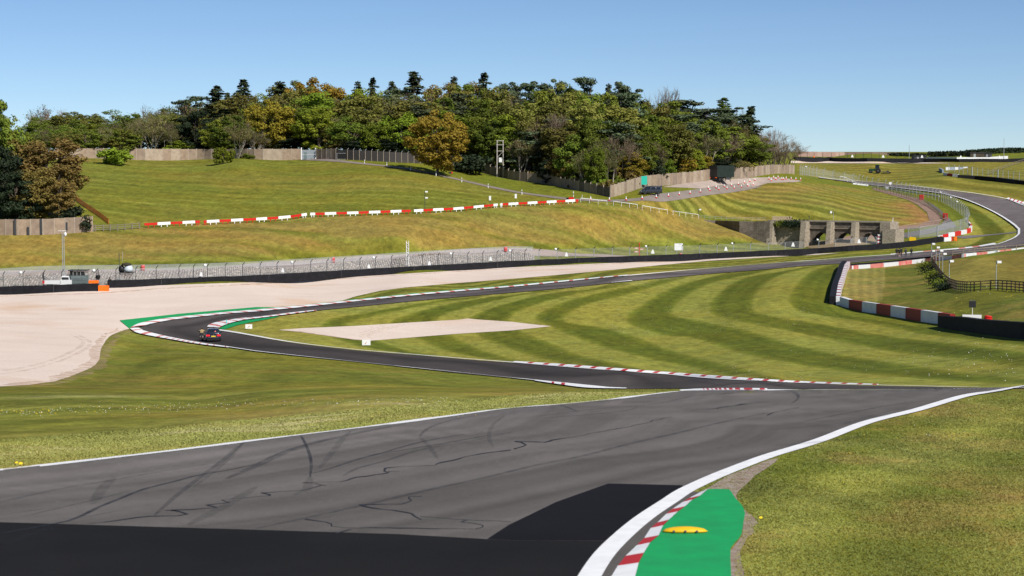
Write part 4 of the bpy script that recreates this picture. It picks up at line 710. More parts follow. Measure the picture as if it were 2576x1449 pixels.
for ti, (dd, f, nm) in enumerate(TIERS):
    u = 95 + ti * 9
    while u < 1990:
        vb = 400 if u < 1100 else np.interp(u, [1100,1535,1780,1990], [415,480,430,430]); sv = sky_v(u) + 14; vt = sv + (vb - sv) * (f * .62) + rnd.uniform(-12, 12)
        put_tree(kind_at(u, ti), u, vt, dfront(u) + dd + rnd.uniform(-5, 5), rnd.uniform(92, 126) * (.66 if u < 420 else 1), nm, group='trees inside the wood'); u += rnd.uniform(34, 46)
FRONT = [('sparse',125,318,4,70),('olive',170,330,4,60),('green',215,312,5,66),('birch',255,318,4,50),('olive',300,322,3,80),('birch',352,290,3,56),('birch',385,285,4,60),('birch',415,300,3,56),('bright',452,350,3,70),('yew',492,276,6,74),('green',548,300,4,76),('birch',598,300,3,60),('gold',676,248,9,112),('birch',640,320,3,50),('bare',745,262,14,100),('yew',735,345,3,66),('chestnut',803,270,6,92),('copper',848,330,4,50),('green',885,290,8,92),('yew',905,345,4,70),('bright',945,305,4,70),('yew',972,350,3,80),('bright',1010,280,6,96),('sparse',868,340,2,40),
 ('green',1130,290,10,90),('yew',1075,355,5,90),('pine',1060,258,14,80),('green',1195,292,10,80),('green',1240,300,8,76),('bare',1372,276,8,120),('yew',1376,400,3,40),('pine',1330,330,10,80),('birch',1310,345,2,50),('green',1440,335,5,70),('copper',1420,380,2,70),('sparse',1490,340,3,60),('birch',1470,370,2,50),('bright',1500,365,3,50),('bare',1560,335,5,86),('birch',1540,360,2,60),('gold',1585,380,2,70),('green',1612,330,7,70),('birch',1650,350,2,50),('olive',1690,300,6,90),('gold',1706,380,3,76),('bright',1668,395,2,50),('yew',1640,400,4,60),('bright',1745,372,4,50),('gold',1762,385,3,50),('green',1790,300,12,80),('birch',1775,330,6,50),('bare',1830,330,5,90),('yew',1812,400,3,60),('bare',1870,325,5,90),('bare',1910,335,5,90),('bare',1950,350,5,90),('bare',1980,372,4,70),('sparse',1850,400,3,50),('bare',1958,372,6,60)]
for k, u, vt, dd, wp in FRONT:
    put_tree(k, u, vt, dfront(u) + dd * .6 + wp * .05, wp * 1.08, "in the wood's front row", group="trees in the wood's front row")
for k, u, vt, dd, wp in [('bush',455,362,2,60),('bush',420,368,2,40),('bush',620,385,1,34),('bush',1480,434,2,36),('bush',1556,440,2,44),('brownbush',1575,425,2,50),('brownbush',1528,452,2,40),('bush',1510,447,2,36),('brownbush',1450,445,2,40),('bush',1690,420,3,50),('darkbush',1600,452,2,50),('bush',1740,425,3,40),('darkbush',1790,425,3,60),('brownbush',1340,428,3,50),('darkbush',1400,440,3,40),('brownbush',1870,404,6,50)]:
    put_tree(k, u, vt, dfront(u) + dd + wp * .04, wp, 'low at the foot of the wood', group='bushes along the foot of the wood')
LANDF = lambda u: min(LANDM, key=lambda q: abs(q[0] - u))[1]
# the lone oak, and trees that hang over walls
o_ = put_tree('gold', 1100, 275, 0, 126, idx=0, vb=441, label='lone golden oak with a round crown on the grass beside the path', sink=.4)
put_tree('darkbush', 1180, 386, 0, 86, vb=437, label='large dark green bush right of the lone golden oak')
put_tree('bush', 1296, 415, 0, 24, vb=449, label='small bright green bush before the netting fence near the pole frame')
for args in [('green', 298, 325, 452, 96, 'drooping green tree whose crown spills over the hilltop wall'), ('olive', 268, 345, 452, 60, 'dull green tree leaning over the hilltop wall left of the drooping one')]:
    put_tree(args[0], args[1], args[2], dfront(args[1]) + 2.5, args[4], label=args[5])
put_tree('bush', 290, 370, 441, 90, label='wide leafy bush spilling down the front of the hilltop wall'); put_tree('bush', 562, 368, 441, 52, label='small leafy bush alone against the hilltop wall')
# dark group at the left edge
for k, u, vt, d, wp, lab in [('green', -8, 248, 326, 110, 'tall dark oak cut by the left edge of the view'), ('green', 40, 288, 330, 110, 'dark oak behind the bronze leafed trees at far left'), ('copper', 118, 345, 322, 165, 'broad bronze leafed tree behind the near concrete wall, right of the dark yews'), ('copper', 60, 348, 325, 100, 'bronze leafed tree above the left end of the near concrete wall'), ('yew', 10, 365, 315, 90, 'black green yew at the left edge behind the near concrete wall'), ('yew', 40, 430, 311, 90, 'low black yew touching the near concrete wall'), ('copper', 138, 410, 316, 92, 'lower bronze leafed tree by the orange netting'), ('copper', 84, 420, 312, 110, 'bronze leafed tree spreading low behind the middle of the near concrete wall'), ('darkbush', 190, 517, 310, 70, 'dark bush at the right end of the near concrete wall'), ('copper', 150, 455, 312, 74, 'small bronze leafed tree nearest the orange netting')]:
    put_tree(k, u, vt, d + wp * .035 + 3, wp, label=lab, group='dark trees behind the near concrete wall')
from collections import defaultdict
G_ = defaultdict(list)
for p_ in placed:
    if p_[4]: p_[0]['label'] = p_[4]
    else: G_[(p_[1], p_[3], LANDF(p_[2]))].append(p_)
ORD = {2: ['leftmost', 'rightmost'], 3: ['leftmost', 'middle', 'rightmost'], 4: ['leftmost', 'second', 'third', 'rightmost']}
def trim(s): w_ = s.split(); return s
for (k, tier, lm_), L_ in G_.items():
    L_.sort(key=lambda q: q[2]); short = {"standing tall on the wood's skyline": 'on the skyline', 'in the back rows of the wood': 'in the back rows', 'in the middle rows of the wood': 'in the middle rows', 'behind the front row of the wood': 'in the second row', "in the wood's front row": 'in the front row', 'low at the foot of the wood': 'at the foot'}[tier]
    for i, p_ in enumerate(L_):
        pre = (ORD[len(L_)][i] + ' ') if len(L_) > 1 else ''
        p_[0]['label'] = ' '.join((pre + DESC[k] + ' ' + short + ' ' + lm_).split()[:16])
for ks in TREES.values():                    # remove the models the trees were copied from
    for p_ in ks:
        for c in kids(p_): bpy.data.objects.remove(c)
        bpy.data.objects.remove(p_)
# ------------------------------------------------------------------ walls and fences
CONC = mat('old_concrete', (.36,.27,.195), rough=.95, col2=(.24,.175,.125), nscale=1.1, bump=.02); CONCP = mat('concrete_post', (.40,.33,.26), rough=.9, noise=.3, nscale=2)
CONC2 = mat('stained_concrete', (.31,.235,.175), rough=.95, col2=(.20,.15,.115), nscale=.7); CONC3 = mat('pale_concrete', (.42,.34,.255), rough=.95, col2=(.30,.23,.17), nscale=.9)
NETD = mat('dark_netting', (.035,.030,.028), rough=.95); GALV = mat('galvanised_steel', (.42,.44,.45), rough=.5, metal=.3, noise=.2, nscale=6); DARKST = mat('dark_steel', (.05,.052,.056), rough=.6)
BELT = mat('conveyor_belt', (.009,.009,.011), rough=.8, col2=(.018,.018,.022), nscale=1.4, spec=.15); BELTS = mat('belt_seam', (.045,.045,.05), rough=.8); WOOD = mat('weathered_wood', (.27,.225,.17), rough=.9, noise=.35, nscale=3); DWOOD = mat('dark_wood', (.085,.066,.048), rough=.9, noise=.35, nscale=3)
WHITEM = mat('white_enamel', (.82,.82,.82), rough=.45); REDM = mat('red_enamel', (.62,.02,.015), rough=.45, noise=.12, nscale=2); REDD = mat('red_block', (.30,.022,.020), rough=.6, noise=.2, nscale=1.5); REDF = mat('faded_red_block', (.55,.10,.09), rough=.8, col2=(.60,.30,.26), nscale=1.6)
WBL = mat('white_block', (.72,.73,.75), rough=.6, noise=.15, nscale=1.5); ORANGE = mat('orange_plastic', (.85,.17,.01), rough=.5, noise=.1, nscale=2); BLACKP = mat('black_plastic', (.018,.018,.02), rough=.5)
STONE = mat('dressed_stone', (.50,.43,.33), rough=.95, col2=(.33,.28,.215), nscale=1.6)
def brick(m, sc_=1.6, dark=.45, name=None):
    t = m.node_tree; N = t.nodes.new; L = t.links.new; b = t.nodes['Principled BSDF']; old = b.inputs['Base Color'].links[0].from_socket
    tc = N('ShaderNodeTexCoord'); sx = N('ShaderNodeSeparateXYZ'); L(tc.outputs['Object'], sx.inputs[0]); ad = N('ShaderNodeMath'); L(sx.outputs[0], ad.inputs[0]); L(sx.outputs[1], ad.inputs[1]); cb = N('ShaderNodeCombineXYZ'); L(ad.outputs[0], cb.inputs[0]); L(sx.outputs[2], cb.inputs[1])
    br = N('ShaderNodeTexBrick'); br.inputs['Scale'].default_value = sc_; br.inputs['Mortar Size'].default_value = .035; br.inputs['Color1'].default_value = (1.1, 1.1, 1.1, 1); br.inputs['Color2'].default_value = (.72, .7, .68, 1); br.inputs['Mortar'].default_value = (dark, dark, dark, 1); L(cb.outputs[0], br.inputs[0])
    vm = N('ShaderNodeVectorMath'); vm.operation = 'MULTIPLY'; L(old, vm.inputs[0]); L(br.outputs[0], vm.inputs[1]); L(vm.outputs[0], b.inputs['Base Color']); return m
brick(STONE); SHADE_STONE = brick(mat('shade_toned_stone', (.25,.215,.175), rough=.95, col2=(.13,.11,.09), nscale=.8))  # darker copy of the dressed stone, shade painted in for bays and wing wall
def mesh_mat(name, col, alpha):
    m = bpy.data.materials.new(name); m.use_nodes = True; t = m.node_tree; N = t.nodes.new; L = t.links.new; b = t.nodes['Principled BSDF']; b.inputs['Base Color'].default_value = (*col, 1); b.inputs['Roughness'].default_value = .6
    tr = N('ShaderNodeBsdfTransparent'); ms = N('ShaderNodeMixShader'); ms.inputs[0].default_value = alpha; L(tr.outputs[0], ms.inputs[1]); L(b.outputs[0], ms.inputs[2]); L(ms.outputs[0], t.nodes['Material Output'].inputs[0]); return m
WIRE = mesh_mat('wire_mesh', (.55,.57,.58), .20); WIRE2 = mesh_mat('wire_mesh_fine', (.55,.58,.60), .30); ORNET = mesh_mat('orange_netting', (.95,.12,.015), .8); NETDK = mesh_mat('dark_netting_sheet', (.045,.038,.036), .94)
def gpt(u, v, dz=0): p = W(u, v); return Vector((p.x, p.y, p.z + dz))
def zat(v, y): return CZ - float(rv(v)) * y
def pxchain(px, us):                           # v along a picture chain at given u
    return [float(np.interp(u, [p[0] for p in px], [p[1] for p in px])) for u in us]
def panel_wall(label, px, pitch, h, pm, group=None, post=CONCP, thick=.12, name='concrete_wall', jit=.1, posth=.12, pans=None, cat='wall', barb=False):
    P3 = wchain(px, .25, False); s_ = np.concatenate([[0], np.cumsum(np.linalg.norm(np.diff(P3[:, :2], axis=0), axis=1))]); n_ = max(1, round(s_[-1] / pitch)); q = np.linspace(0, s_[-1], n_ + 1); X = np.interp(q, s_, P3[:, 0]); Y = np.interp(q, s_, P3[:, 1]); Z = np.interp(q, s_, P3[:, 2])
    root = empty(name, (X[0], Y[0], Z[0]), 0, label, cat, group); o0 = Vector((X[0], Y[0], Z[0])); hh = h if callable(h) else (lambda f: h)
    for i in range(n_):
        a, b = Vector((X[i], Y[i], Z[i])) - o0, Vector((X[i + 1], Y[i + 1], Z[i + 1])) - o0; c = (a + b) / 2; ang = math.atan2(b.y - a.y, b.x - a.x); L_ = math.hypot(b.x - a.x, b.y - a.y); ht = hh((i + .5) / n_) + rnd.uniform(-jit, jit) * .5
        z0 = min(a.z, b.z) - .4; z1 = (a.z + b.z) / 2 + ht; MB().box((c.x, c.y, (z0 + z1) / 2), (L_ - .1, thick, z1 - z0), ang).build('panel', rnd.choice(pm), root)
    for i in range(n_ + 1):
        a = Vector((X[i], Y[i], Z[i])) - o0; ht = hh(min(1, i / n_)) + posth; ang = math.atan2(Y[min(i + 1, n_)] - Y[max(i - 1, 0)], X[min(i + 1, n_)] - X[max(i - 1, 0)])
        mb = MB().box((a.x, a.y, a.z + (ht - .4) / 2), (.17, .2, ht + .4), ang)
        if barb: mb.tube((a.x, a.y, a.z + ht - .05), (a.x + .35, a.y - .12, a.z + ht + .14), .05, .04, 5)
        mb.build('post', post, root)
    return root
panel_wall('long weathered concrete panel wall on the hilltop left of the grey gate', [(140,400.5),(300,400.3),(500,400.8),(650,401),(757,401)], 2.42, 2.65, [CONC, CONC2, CONC3])
panel_wall('short concrete wall of two panels right of the grey gate', [(797,401),(845,400.5)], 2.3, 2.6, [CONC3, CONC])
panel_wall('tall sunlit concrete wall running from the corner past the turquoise board to the lorry', [(1535.5,496.8),(1563,490),(1586,482),(1612,473),(1660,468),(1714,462),(1759,457),(1786,452),(1815,450.5),(1850,448.5),(1890,445.5),(1932,439),(1998,438)], 1.95, 2.75, [CONC, CONC3, CONC2], jit=.25)
panel_wall('near concrete wall with dark vertical strips under the bronze trees', [(-40,592.5),(4,592),(60,591.8),(120,590.5),(170,587.5),(232,583)], 2.12, 2.68, [CONC2, CONC], jit=.04, posth=.03)
panel_wall('shaded concrete fence with pale cranked posts running down to the wall corner', [(1206,433),(1241,441),(1276,449.5),(1313,456),(1348,459.5),(1384,465),(1420,472.5),(1459,480.5),(1498,488.5),(1535,496.5)], 2.6, 2.2, [CONC2, mat('shade_toned_concrete', (.16,.125,.10), rough=.95, noise=.3)], barb=True, name='concrete_fence', cat='fence', posth=.3)  # darker panels in the mix: the fence's shade put into the concrete colour
for u, v0, v1 in [(38.5,551,592),(71.5,571,592),(104,551,591),(168,559,580)]:
    p = gpt(u, pxchain([(4,592),(60,591.8),(120,590.5),(170,587.5),(232,583)], [u])[0]); z0, z1 = zat(v1, p.y), zat(v0, p.y); MB().box((0, 0, (z1 - z0) / 2), (.36, .08, z1 - z0)).build('drain_strip', DARKST, None, loc=(p.x, p.y - .16, z0))
    o = bpy.context.scene.collection.objects[-1]; tag(o, {38.5:'dark full height strip on the near concrete wall, leftmost', 71.5:'short dark strip low on the near concrete wall',104:'dark full height strip near the middle of the near concrete wall',168:'short dark strip high on the near concrete wall, rightmost'}[u], 'strip', 'dark strips on the near concrete wall')
def post_fence(label, px, us, h, name='fence', group=None, cat='fence', pr=.04, pm=GALV, top=None, net=None, rails=(), rr=.03, rm=None, net0=0.0, wires=(), back=0.0, crank=0.0, crankm=DARKST, thick_at=(), step=None, box_posts=False, netm=WIRE, lamp_at=(), crankdir=(.8,-.25)):
    if step:
        P3 = wchain(px, step, False); pts = [Vector(p) for p in P3]
    else: pts = [gpt(u, v) for u, v in zip(us, pxchain(px, us))]
    if back: pts = [Vector((p.x, p.y + back, hz(p.x, p.y + back))) for p in pts]
    o0 = pts[0].copy(); root = empty(name, o0, 0, label, cat, group); L_ = [p - o0 for p in pts]; hf = h if callable(h) else (lambda i: h); rm = rm or pm
    for i, p in enumerate(L_):
        r_ = pr * (2.6 if i in thick_at else 1); mb = MB(); H_ = hf(i)
        if box_posts: a = L_[min(i + 1, len(L_) - 1)] - L_[max(i - 1, 0)]; mb.box(p + Vector((0, 0, H_ / 2 - .1)), (pr * 2.4, pr * 2, H_ + .2), math.atan2(a.y, a.x))
        else: mb.tube(p - Vector((0, 0, .2)), p + Vector((0, 0, H_)), r_, r_, 6)
        po = mb.build('post', pm, root)
        if crank:
            cd_ = Vector((crankdir[0], crankdir[1], 1.0)).normalized() * crank; MB().tube(p + Vector((0, 0, H_ - .03)), p + Vector((0, 0, H_ - .03)) + cd_, pr * 1.3, pr * 1.1, 5).build('cranked_arm', crankm, po)
        if i in lamp_at: MB().lathe(p + Vector((-.3, -.1, H_ + .02)), [(.05, .3), (.2, .22), (.24, .05), (.17, -.12), (.05, -.18)], 10).build('camera_dome', WHITEM, po, True)
    V = []; F = []
    def rib(z0, z1, nm, m):
        V = []; F = []
        for p, i in zip(L_, range(len(L_))): V += [p + Vector((0, 0, z0)), p + Vector((0, 0, z1 if z1 is not None else hf(i)))]
        F = [(2 * k, 2 * k + 2, 2 * k + 3, 2 * k + 1) for k in range(len(L_) - 1)]; mesh_obj(nm, V, F, m, None, root)
    if net: rib(net0, net if net is not True else None, 'netting', netm)
    for z in rails:
        mb = MB()
        for a, b in zip(L_, L_[1:]):
            if box_posts: c = (a + b) / 2; d = b - a; q = d.to_track_quat('X', 'Z').to_matrix(); mb.box(c + Vector((0, 0, z)), (d.length, .05, rr * 3), M=q)
            else: mb.tube(a + Vector((0, 0, z)), b + Vector((0, 0, z)), rr, rr, 5)
        mb.build('rail', rm, root)
    for z in wires:
        mb = MB()
        for a, b in zip(L_, L_[1:]): mb.tube(a + Vector((0, 0, z)), b + Vector((0, 0, z)), .012, .012, 4)
        mb.build('wire', GALV, root)
    return root
A1F = [845,874,889,904,919,934.5,949.5,964.5,979.5,995,1010,1026,1041.5,1057,1073,1090,1107,1124,1141,1158]
post_fence('dark netting fence with pale posts between the grey gate and the lone oak', [(845,401),(874,402),(934,405),(1010,409.5),(1073,411.5),(1158,418)], A1F, 2.55, name='netting_fence', pr=.07, pm=CONCP, net=2.5, netm=NETDK, crank=.5, crankm=GALV)
# gate
p = gpt(776, 401.5); g_ = empty('gate', p, 0, 'grey corrugated metal gate in the hilltop wall', 'gate')
MB().box((0, 0, 1.25), (3.3, .06, 2.4)).build('gate_leaf', mat('corrugated_grey', (.33,.37,.40), rough=.5, metal=.2, noise=.25, nscale=5), g_); MB().box((-.75, -.06, 1.0), (.7, .05, 1.7)).build('door', mat('gate_door', (.14,.19,.19), rough=.6), g_); MB().box((-1.75, 0, 1.5), (.22, .22, 3.1)).build('gate_post', WHITEM, g_); MB().box((1.8, 0, 1.45), (.22, .22, 3.0)).build('gate_post', WHITEM, g_); MB().tube((-1.7, -.06, 1.2), (1.7, -.06, 1.2), .04).build('cross_bar', WHITEM, g_)
p = gpt(861, 401.5); g_ = empty('site_gate', (p.x, p.y - .6, p.z), 0, 'low tubular steel gate frame before the dark netting fence', 'gate'); mb = MB()
for a, b in [((-1.25, 0, 0), (-1.25, 0, 1.55)), ((1.25, 0, 0), (1.25, 0, 1.55)), ((-1.25, 0, 1.55), (1.25, 0, 1.55)), ((-1.25, 0, .1), (1.25, 0, .1))]: mb.tube(a, b, .04)
mb.build('gate_frame', GALV, g_)
post_fence('bleached three rail wooden fence below the orange netting', [(234,582),(300,580),(352,575.5)], [235,240,260,277,296,314,332,351], 1.15, name='rail_fence', pr=.07, pm=WOOD, rails=(.3, .65, 1.0), rr=.035, box_posts=True)
post_fence('slack orange netting fence climbing the slope behind the bronze trees', [(181,497),(200,512),(220,526),(240,539),(258,552),(273,564)], [181,188,195,203,211,219,227,236,244,252,260,267,273], 1.0, name='orange_netting', pr=.03, pm=mat('orange_post', (.6,.08,.02)), net=.95, netm=ORNET, cat='fence')
# racing barriers of black conveyor belt
def block_wall(label, px, h, thick, segs=None, mats=(BELT,), name='tyre_barrier', cat='barrier', h2=None, step=2.0, group=None, seam=0, pname='belt', top=None, back=True, wob=0.0, sink=.25):
    P3 = wchain(px, step, False); o0 = Vector(P3[0]); n_ = len(P3); root = empty(name, o0, 0, label, cat, group)
    T = np.gradient(P3[:, :2], axis=0); T /= np.linalg.norm(T, axis=1)[:, None]; Nn = np.stack([-T[:, 1], T[:, 0]], 1) * (1 if back else -1)
    cuts = segs if segs else [(0, n_ - 1, 0)]
    if segs:                                   # segs: list of (u boundary, material index) -> indices
        uu = [PX(p)[0] for p in P3]; cuts = []; 
        for (ua, ub, mi) in segs:
            ia = min(range(n_), key=lambda i: abs(uu[i] - ua)); ib = min(range(n_), key=lambda i: abs(uu[i] - ub))
            if ib != ia: cuts.append((min(ia, ib), max(ia, ib), mi))
    for ia, ib, mi in cuts:
        secs = []
        for i in range(ia, ib + 1):
            hh = (h if h2 is None else h + (h2 - h) * i / (n_ - 1)) + wob * math.sin(i * 1.7) * .5 + wob * rnd.uniform(-.5, .5); p = P3[i] - np.array(o0); q = p[:2] + Nn[i] * thick; zb = p[2] - sink
            secs.append([Vector((p[0], p[1], zb)), Vector((q[0], q[1], zb)), Vector((q[0], q[1], p[2] + hh)), Vector((p[0], p[1], p[2] + hh))])
        MBx = MB(); MBx.loft(secs); MBx.build(pname if len(cuts) == 1 else 'block', mats[mi], root)
    if top is not None:
        mb = MB()
        for i in range(n_ - 1):
            a, b = P3[i] - np.array(o0), P3[i + 1] - np.array(o0); mb.tube((a[0], a[1], a[2] + h + .01), (b[0], b[1], b[2] + h + .01), .035, .035, 4)
        mb.build('top_rail', top, root)
    if seam:
        for i in range(seam // 2, n_ - 1, seam):
            p = P3[i] - np.array(o0); MB().box((p[0], p[1] - .012, p[2] + h / 2), (.10, .03, h * .86), math.atan2(T[i, 1], T[i, 0])).build('bolt_strip', BELTS, root)
    return root
block_wall('front length of black belted tyre barrier at far left before the marshal hut', [(-60,745),(0,741.3),(120,737.5),(246,733)], 1.12, 1.0, seam=5, wob=.05)
block_wall('long black belted tyre barrier along the back of the big gravel trap', [(272,725),(317,724),(644,711.5),(981,690.5),(1288,672.7),(1538,661.5),(1788,651.5),(1932,644.5),(2050,639),(2132,632.7),(2190,629.5),(2257,624.5),(2320,616.5),(2374,607.8)], 1.12, .9, seam=9, wob=.04)
def px_boxes(label, segs, thick=.5, name='block_wall', cat='barrier', pname='block', mats=None, group=None):
    # segs: (ua, va_bot, va_top, ub, vb_bot, vb_top, mat)
    a0 = gpt(segs[0][0], segs[0][1]); root = empty(name, a0, 0, label, cat, group)
    for ua, vab, vat, ub, vbb, vbt, m in segs:
        a = gpt(ua, vab); b = gpt(ub, vbb); d = (b - a); nn = Vector((-d.y, d.x, 0)).normalized() * thick
        if nn.y < 0: nn = -nn
        pts = [a - Vector((0, 0, .2)), b - Vector((0, 0, .2)), b - Vector((0, 0, .2)) + nn, a - Vector((0, 0, .2)) + nn]; za, zb = zat(vat, a.y), zat(vbt, b.y)
        tp = [Vector((a.x, a.y, za)), Vector((b.x, b.y, zb)), Vector((b.x, b.y, zb)) + nn, Vector((a.x, a.y, za)) + nn]
        mb = MB(); mb.add([q - a0 for q in pts + tp], [(3, 2, 1, 0), (4, 5, 6, 7), (0, 1, 5, 4), (1, 2, 6, 5), (2, 3, 7, 6), (3, 0, 4, 7)]); mb.build(pname, m, root)
    return root
us_ = [2112,2120,2135,2168,2204,2240,2277.5,2316,2336,2359,2389.5]; vb_ = [769,771.5,775.5,784,789,795.5,802,809,812,814.7,819]; vt_ = [746.5,749,753.7,758.5,763.5,768.7,774,779.7,782.5,786,790.5]; ms_ = [WBL, WBL, REDD, WBL, REDD, WBL, REDD, WBL, WBL, REDD]
px_boxes('near red and white concrete block wall on the right of the infield', [(us_[i] + .15, vb_[i], vt_[i], us_[i + 1] - .15, vb_[i + 1], vt_[i + 1], ms_[i]) for i in range(10)], .55)
px_boxes('black belted tyre barrier that continues the near red and white wall to the right edge', [(2384,820,794.5,2432,828,797,BELT),(2432,828,797,2482,834,803,BELT),(2482,834,803,2532,841.7,807,BELT),(2532,841.7,807,2600,850,811,BELT),(2600,850,811,2720,866,822,BELT)], 1.0, name='tyre_barrier', pname='belt')
# receding part of the block wall and its far length
RV = [(2113,768),(2116,744),(2119,728),(2123.5,715),(2128,698),(2133,681),(2139,673.5)]
q = wchain(RV, 1.45, True); o0 = Vector(q[0]); root = empty('block_wall', o0, 0, 'receding length of red and white blocks backed by black belt at the infield corner', 'barrier')
for i in range(len(q) - 1):
    a, b = Vector(q[i]) - o0, Vector(q[i + 1]) - o0; d = b - a; n_ = Vector((-d.y, d.x, 0)).normalized()
    if n_.x > 0: n_ = -n_
    mb = MB(); w_ = n_ * .5; H_ = Vector((0, 0, 1.08)); S_ = Vector((0, 0, -.25)); mb.add([a + S_, b + S_, b + S_ + w_, a + S_ + w_, a + H_, b + H_, b + H_ + w_, a + H_ + w_], [(3, 2, 1, 0), (4, 5, 6, 7), (0, 1, 5, 4), (1, 2, 6, 5), (2, 3, 7, 6), (3, 0, 4, 7)]); mb.build('block', REDD if i % 3 == 1 else WBL, root)
secs = []
for i in range(len(q)):
    a = Vector(q[i]) - o0; d = Vector(q[min(i + 1, len(q) - 1)]) - Vector(q[max(i - 1, 0)]); n_ = Vector((-d.y, d.x, 0)).normalized(); n_ = -n_ if n_.x > 0 else n_; secs.append([a + n_ * .52 + Vector((0, 0, -.3)), a + n_ * 1.3 + Vector((0, 0, -.3)), a + n_ * 1.3 + Vector((0, 0, 1.15)), a + n_ * .52 + Vector((0, 0, 1.15))])
MB().loft(secs).build('belt', BELT, root)
c8 = lambda x, y: (1932 + x * .25, 536.7 + y * .25)
fs = [(822,560,527,WBL),(845,562,528,REDF),(910,560,522,WBL),(1030,551,514,REDF),(1165,541,501,WBL),(1315,524,488,REDF),(1448,509,471,WBL),(1585,493,456,REDF),(1710,477,439,WBL),(1850,461,425,REDF),(1970,441,408,WBL),(2100,421,396,REDF),(2210,408,388,WBL),(2330,386,372,REDF),(2450,372,360,WBL),(2600,352,341,None)]
px_boxes('far length of faded red and white blocks below the people on the track', [(c8(fs[i][0],0)[0] + .1, c8(0,fs[i][1])[1], c8(0,fs[i][2])[1], c8(fs[i + 1][0],0)[0] - .1, c8(0,fs[i + 1][1])[1], c8(0,fs[i + 1][2])[1], fs[i][3]) for i in range(15)], .4)
blt = [(785,549,515),(960,540,500),(1165,524,484),(1315,508,470),(1448,494,453),(1585,480,438),(1660,470,428)]
px_boxes('black belt wall standing behind the faded red and white blocks', [(c8(blt[i][0],0)[0], c8(0,blt[i][1])[1], c8(0,blt[i][2])[1], c8(blt[i + 1][0],0)[0], c8(0,blt[i + 1][1])[1], c8(0,blt[i + 1][2])[1], BELT) for i in range(6)], .5, name='belt_wall', pname='belt')
# red and white wall at the end of the long barrier
c4 = lambda x, y: (3360 * .6708 + x * .125, 760 * .6708 + y * .125)
def seg4(x0, yb0, yt0, x1, yb1, yt1, m): a = c4(x0, yb0); b = c4(x1, yb1); return (a[0], a[1], c4(0, yt0)[1], b[0], b[1], c4(0, yt1)[1], m)
px_boxes('bright red and white block wall under the mesh fence at the upper bend', [seg4(848,715,660,940,712,650,WBL), seg4(940,708,648,1058,690,626,REDM), seg4(1058,690,608,1200,672,590,WBL), seg4(1200,675,590,1312,650,565,REDM), seg4(1312,648,562,1428,625,540,WBL), seg4(1428,622,535,1510,600,512,REDM), seg4(1510,600,478,1535,575,462,WBL)], .5)
px_boxes('low white block before the bright red and white wall', [seg4(972,785,706,1130,770,690,WBL), seg4(1130,772,690,1150,768,684,REDM)], .5)
px_boxes('red and white blocks curving back behind the mesh fence post', [seg4(1532,520,470,1520,470,420,REDM), seg4(1520,470,430,1480,420,385,WBL), seg4(1480,420,385,1440,375,345,REDM)], .3)
for lab, x0, yb, yt, x1, m in [('orange plastic block beside the low white block', 1150, 765, 680, 1208, ORANGE), ('orange and red board on the left end of the bright block wall', 868, 712, 668, 912, ORANGE)]:
    a = c4((x0 + x1) / 2, yb); p = gpt(*a); w_ = (x1 - x0) * .125 / PXM(p); h_ = (yb - yt) * .125 / PXM(p); mb = MB().box((0, 0, h_ / 2), (w_, .35, h_)); o = mb.build('orange_block', m, None, loc=(p.x, p.y - .8, p.z)); tag(o, lab, 'block')
# ------------------------------------------------------------------ catch fences
c5v = lambda x, y: (x * .25, 469.6 + y * .25)
BASE = [(-60,742),(0,724),(246,722),(300,716.5),(644,704),(981,683),(1288,666),(1538,655.5),(1788,646.5),(1932,640),(2050,635),(2132,629),(2225,624.5)]
BASE = [(-60,731),(0,729),(246,722),(317,716),(644,703),(981,682),(1288,665),(1538,654.5),(1788,645.5),(1932,638.5),(2050,633),(2132,627.5),(2225,622)]
FUS = [x * .25 for x in (-190,30,230,435,620,770,965,1165,1365,1570,1800,1945,2085,2265,2440)] + [644 + x * .25 for x in (40,210,380,550,712,880,1045,1200,1360,1520,1675,1830,1975,2130,2280,2425,2570)] + [1288 + x * .25 for x in (130,272)]
ftop = [(0,680),(300,671),(644,660),(981,642),(1288,623),(1360,621)]
post_fence('catch fence with dark cranked posts behind the long barrier, before the rubble bank', BASE, FUS, 2.35, name='catch_fence', pr=.05, pm=DARKST, net=True, netm=WIRE, crank=.55, wires=(.8, 1.6, 2.3), back=.2, lamp_at=(2, 6, 12, 17, 22, 27, 31), thick_at=(3,), group='catch fences')
post_fence('catch fence with pale cranked posts before the dry slope and the stone bridge', BASE, [1288 + x * .25 for x in (272,455,640,825,1010,1185,1362,1550,1712,1888,2065,2228,2400)] + [1744 + x * .125 for x in (1510,1850,2195)] + [2012.5 + x * .125 for x in (380,708,1033,1335,1545)], 2.35, name='catch_fence', pr=.065, pm=GALV, net=True, netm=mesh_mat('wire_mesh_light', (.55,.57,.58), .10), crank=.5, wires=(.25, 1.2, 2.3), back=.2, lamp_at=(1, 6, 11, 16), group='catch fences')
MF = [(-60,692.5),(0,691),(100,684.6),(225,682),(350,681),(500,678),(644,672),(894,656),(1144,639.6),(1288,632),(1340,633)]
post_fence('low wire mesh fence with slim posts between the path and the dry slope', MF, None, .95, name='mesh_fence', pr=.03, pm=GALV, net=.9, netm=WIRE2, rails=(.92,), rr=.018, step=1.62)
ST = [(1340,633),(1345,640),(1350,648)]
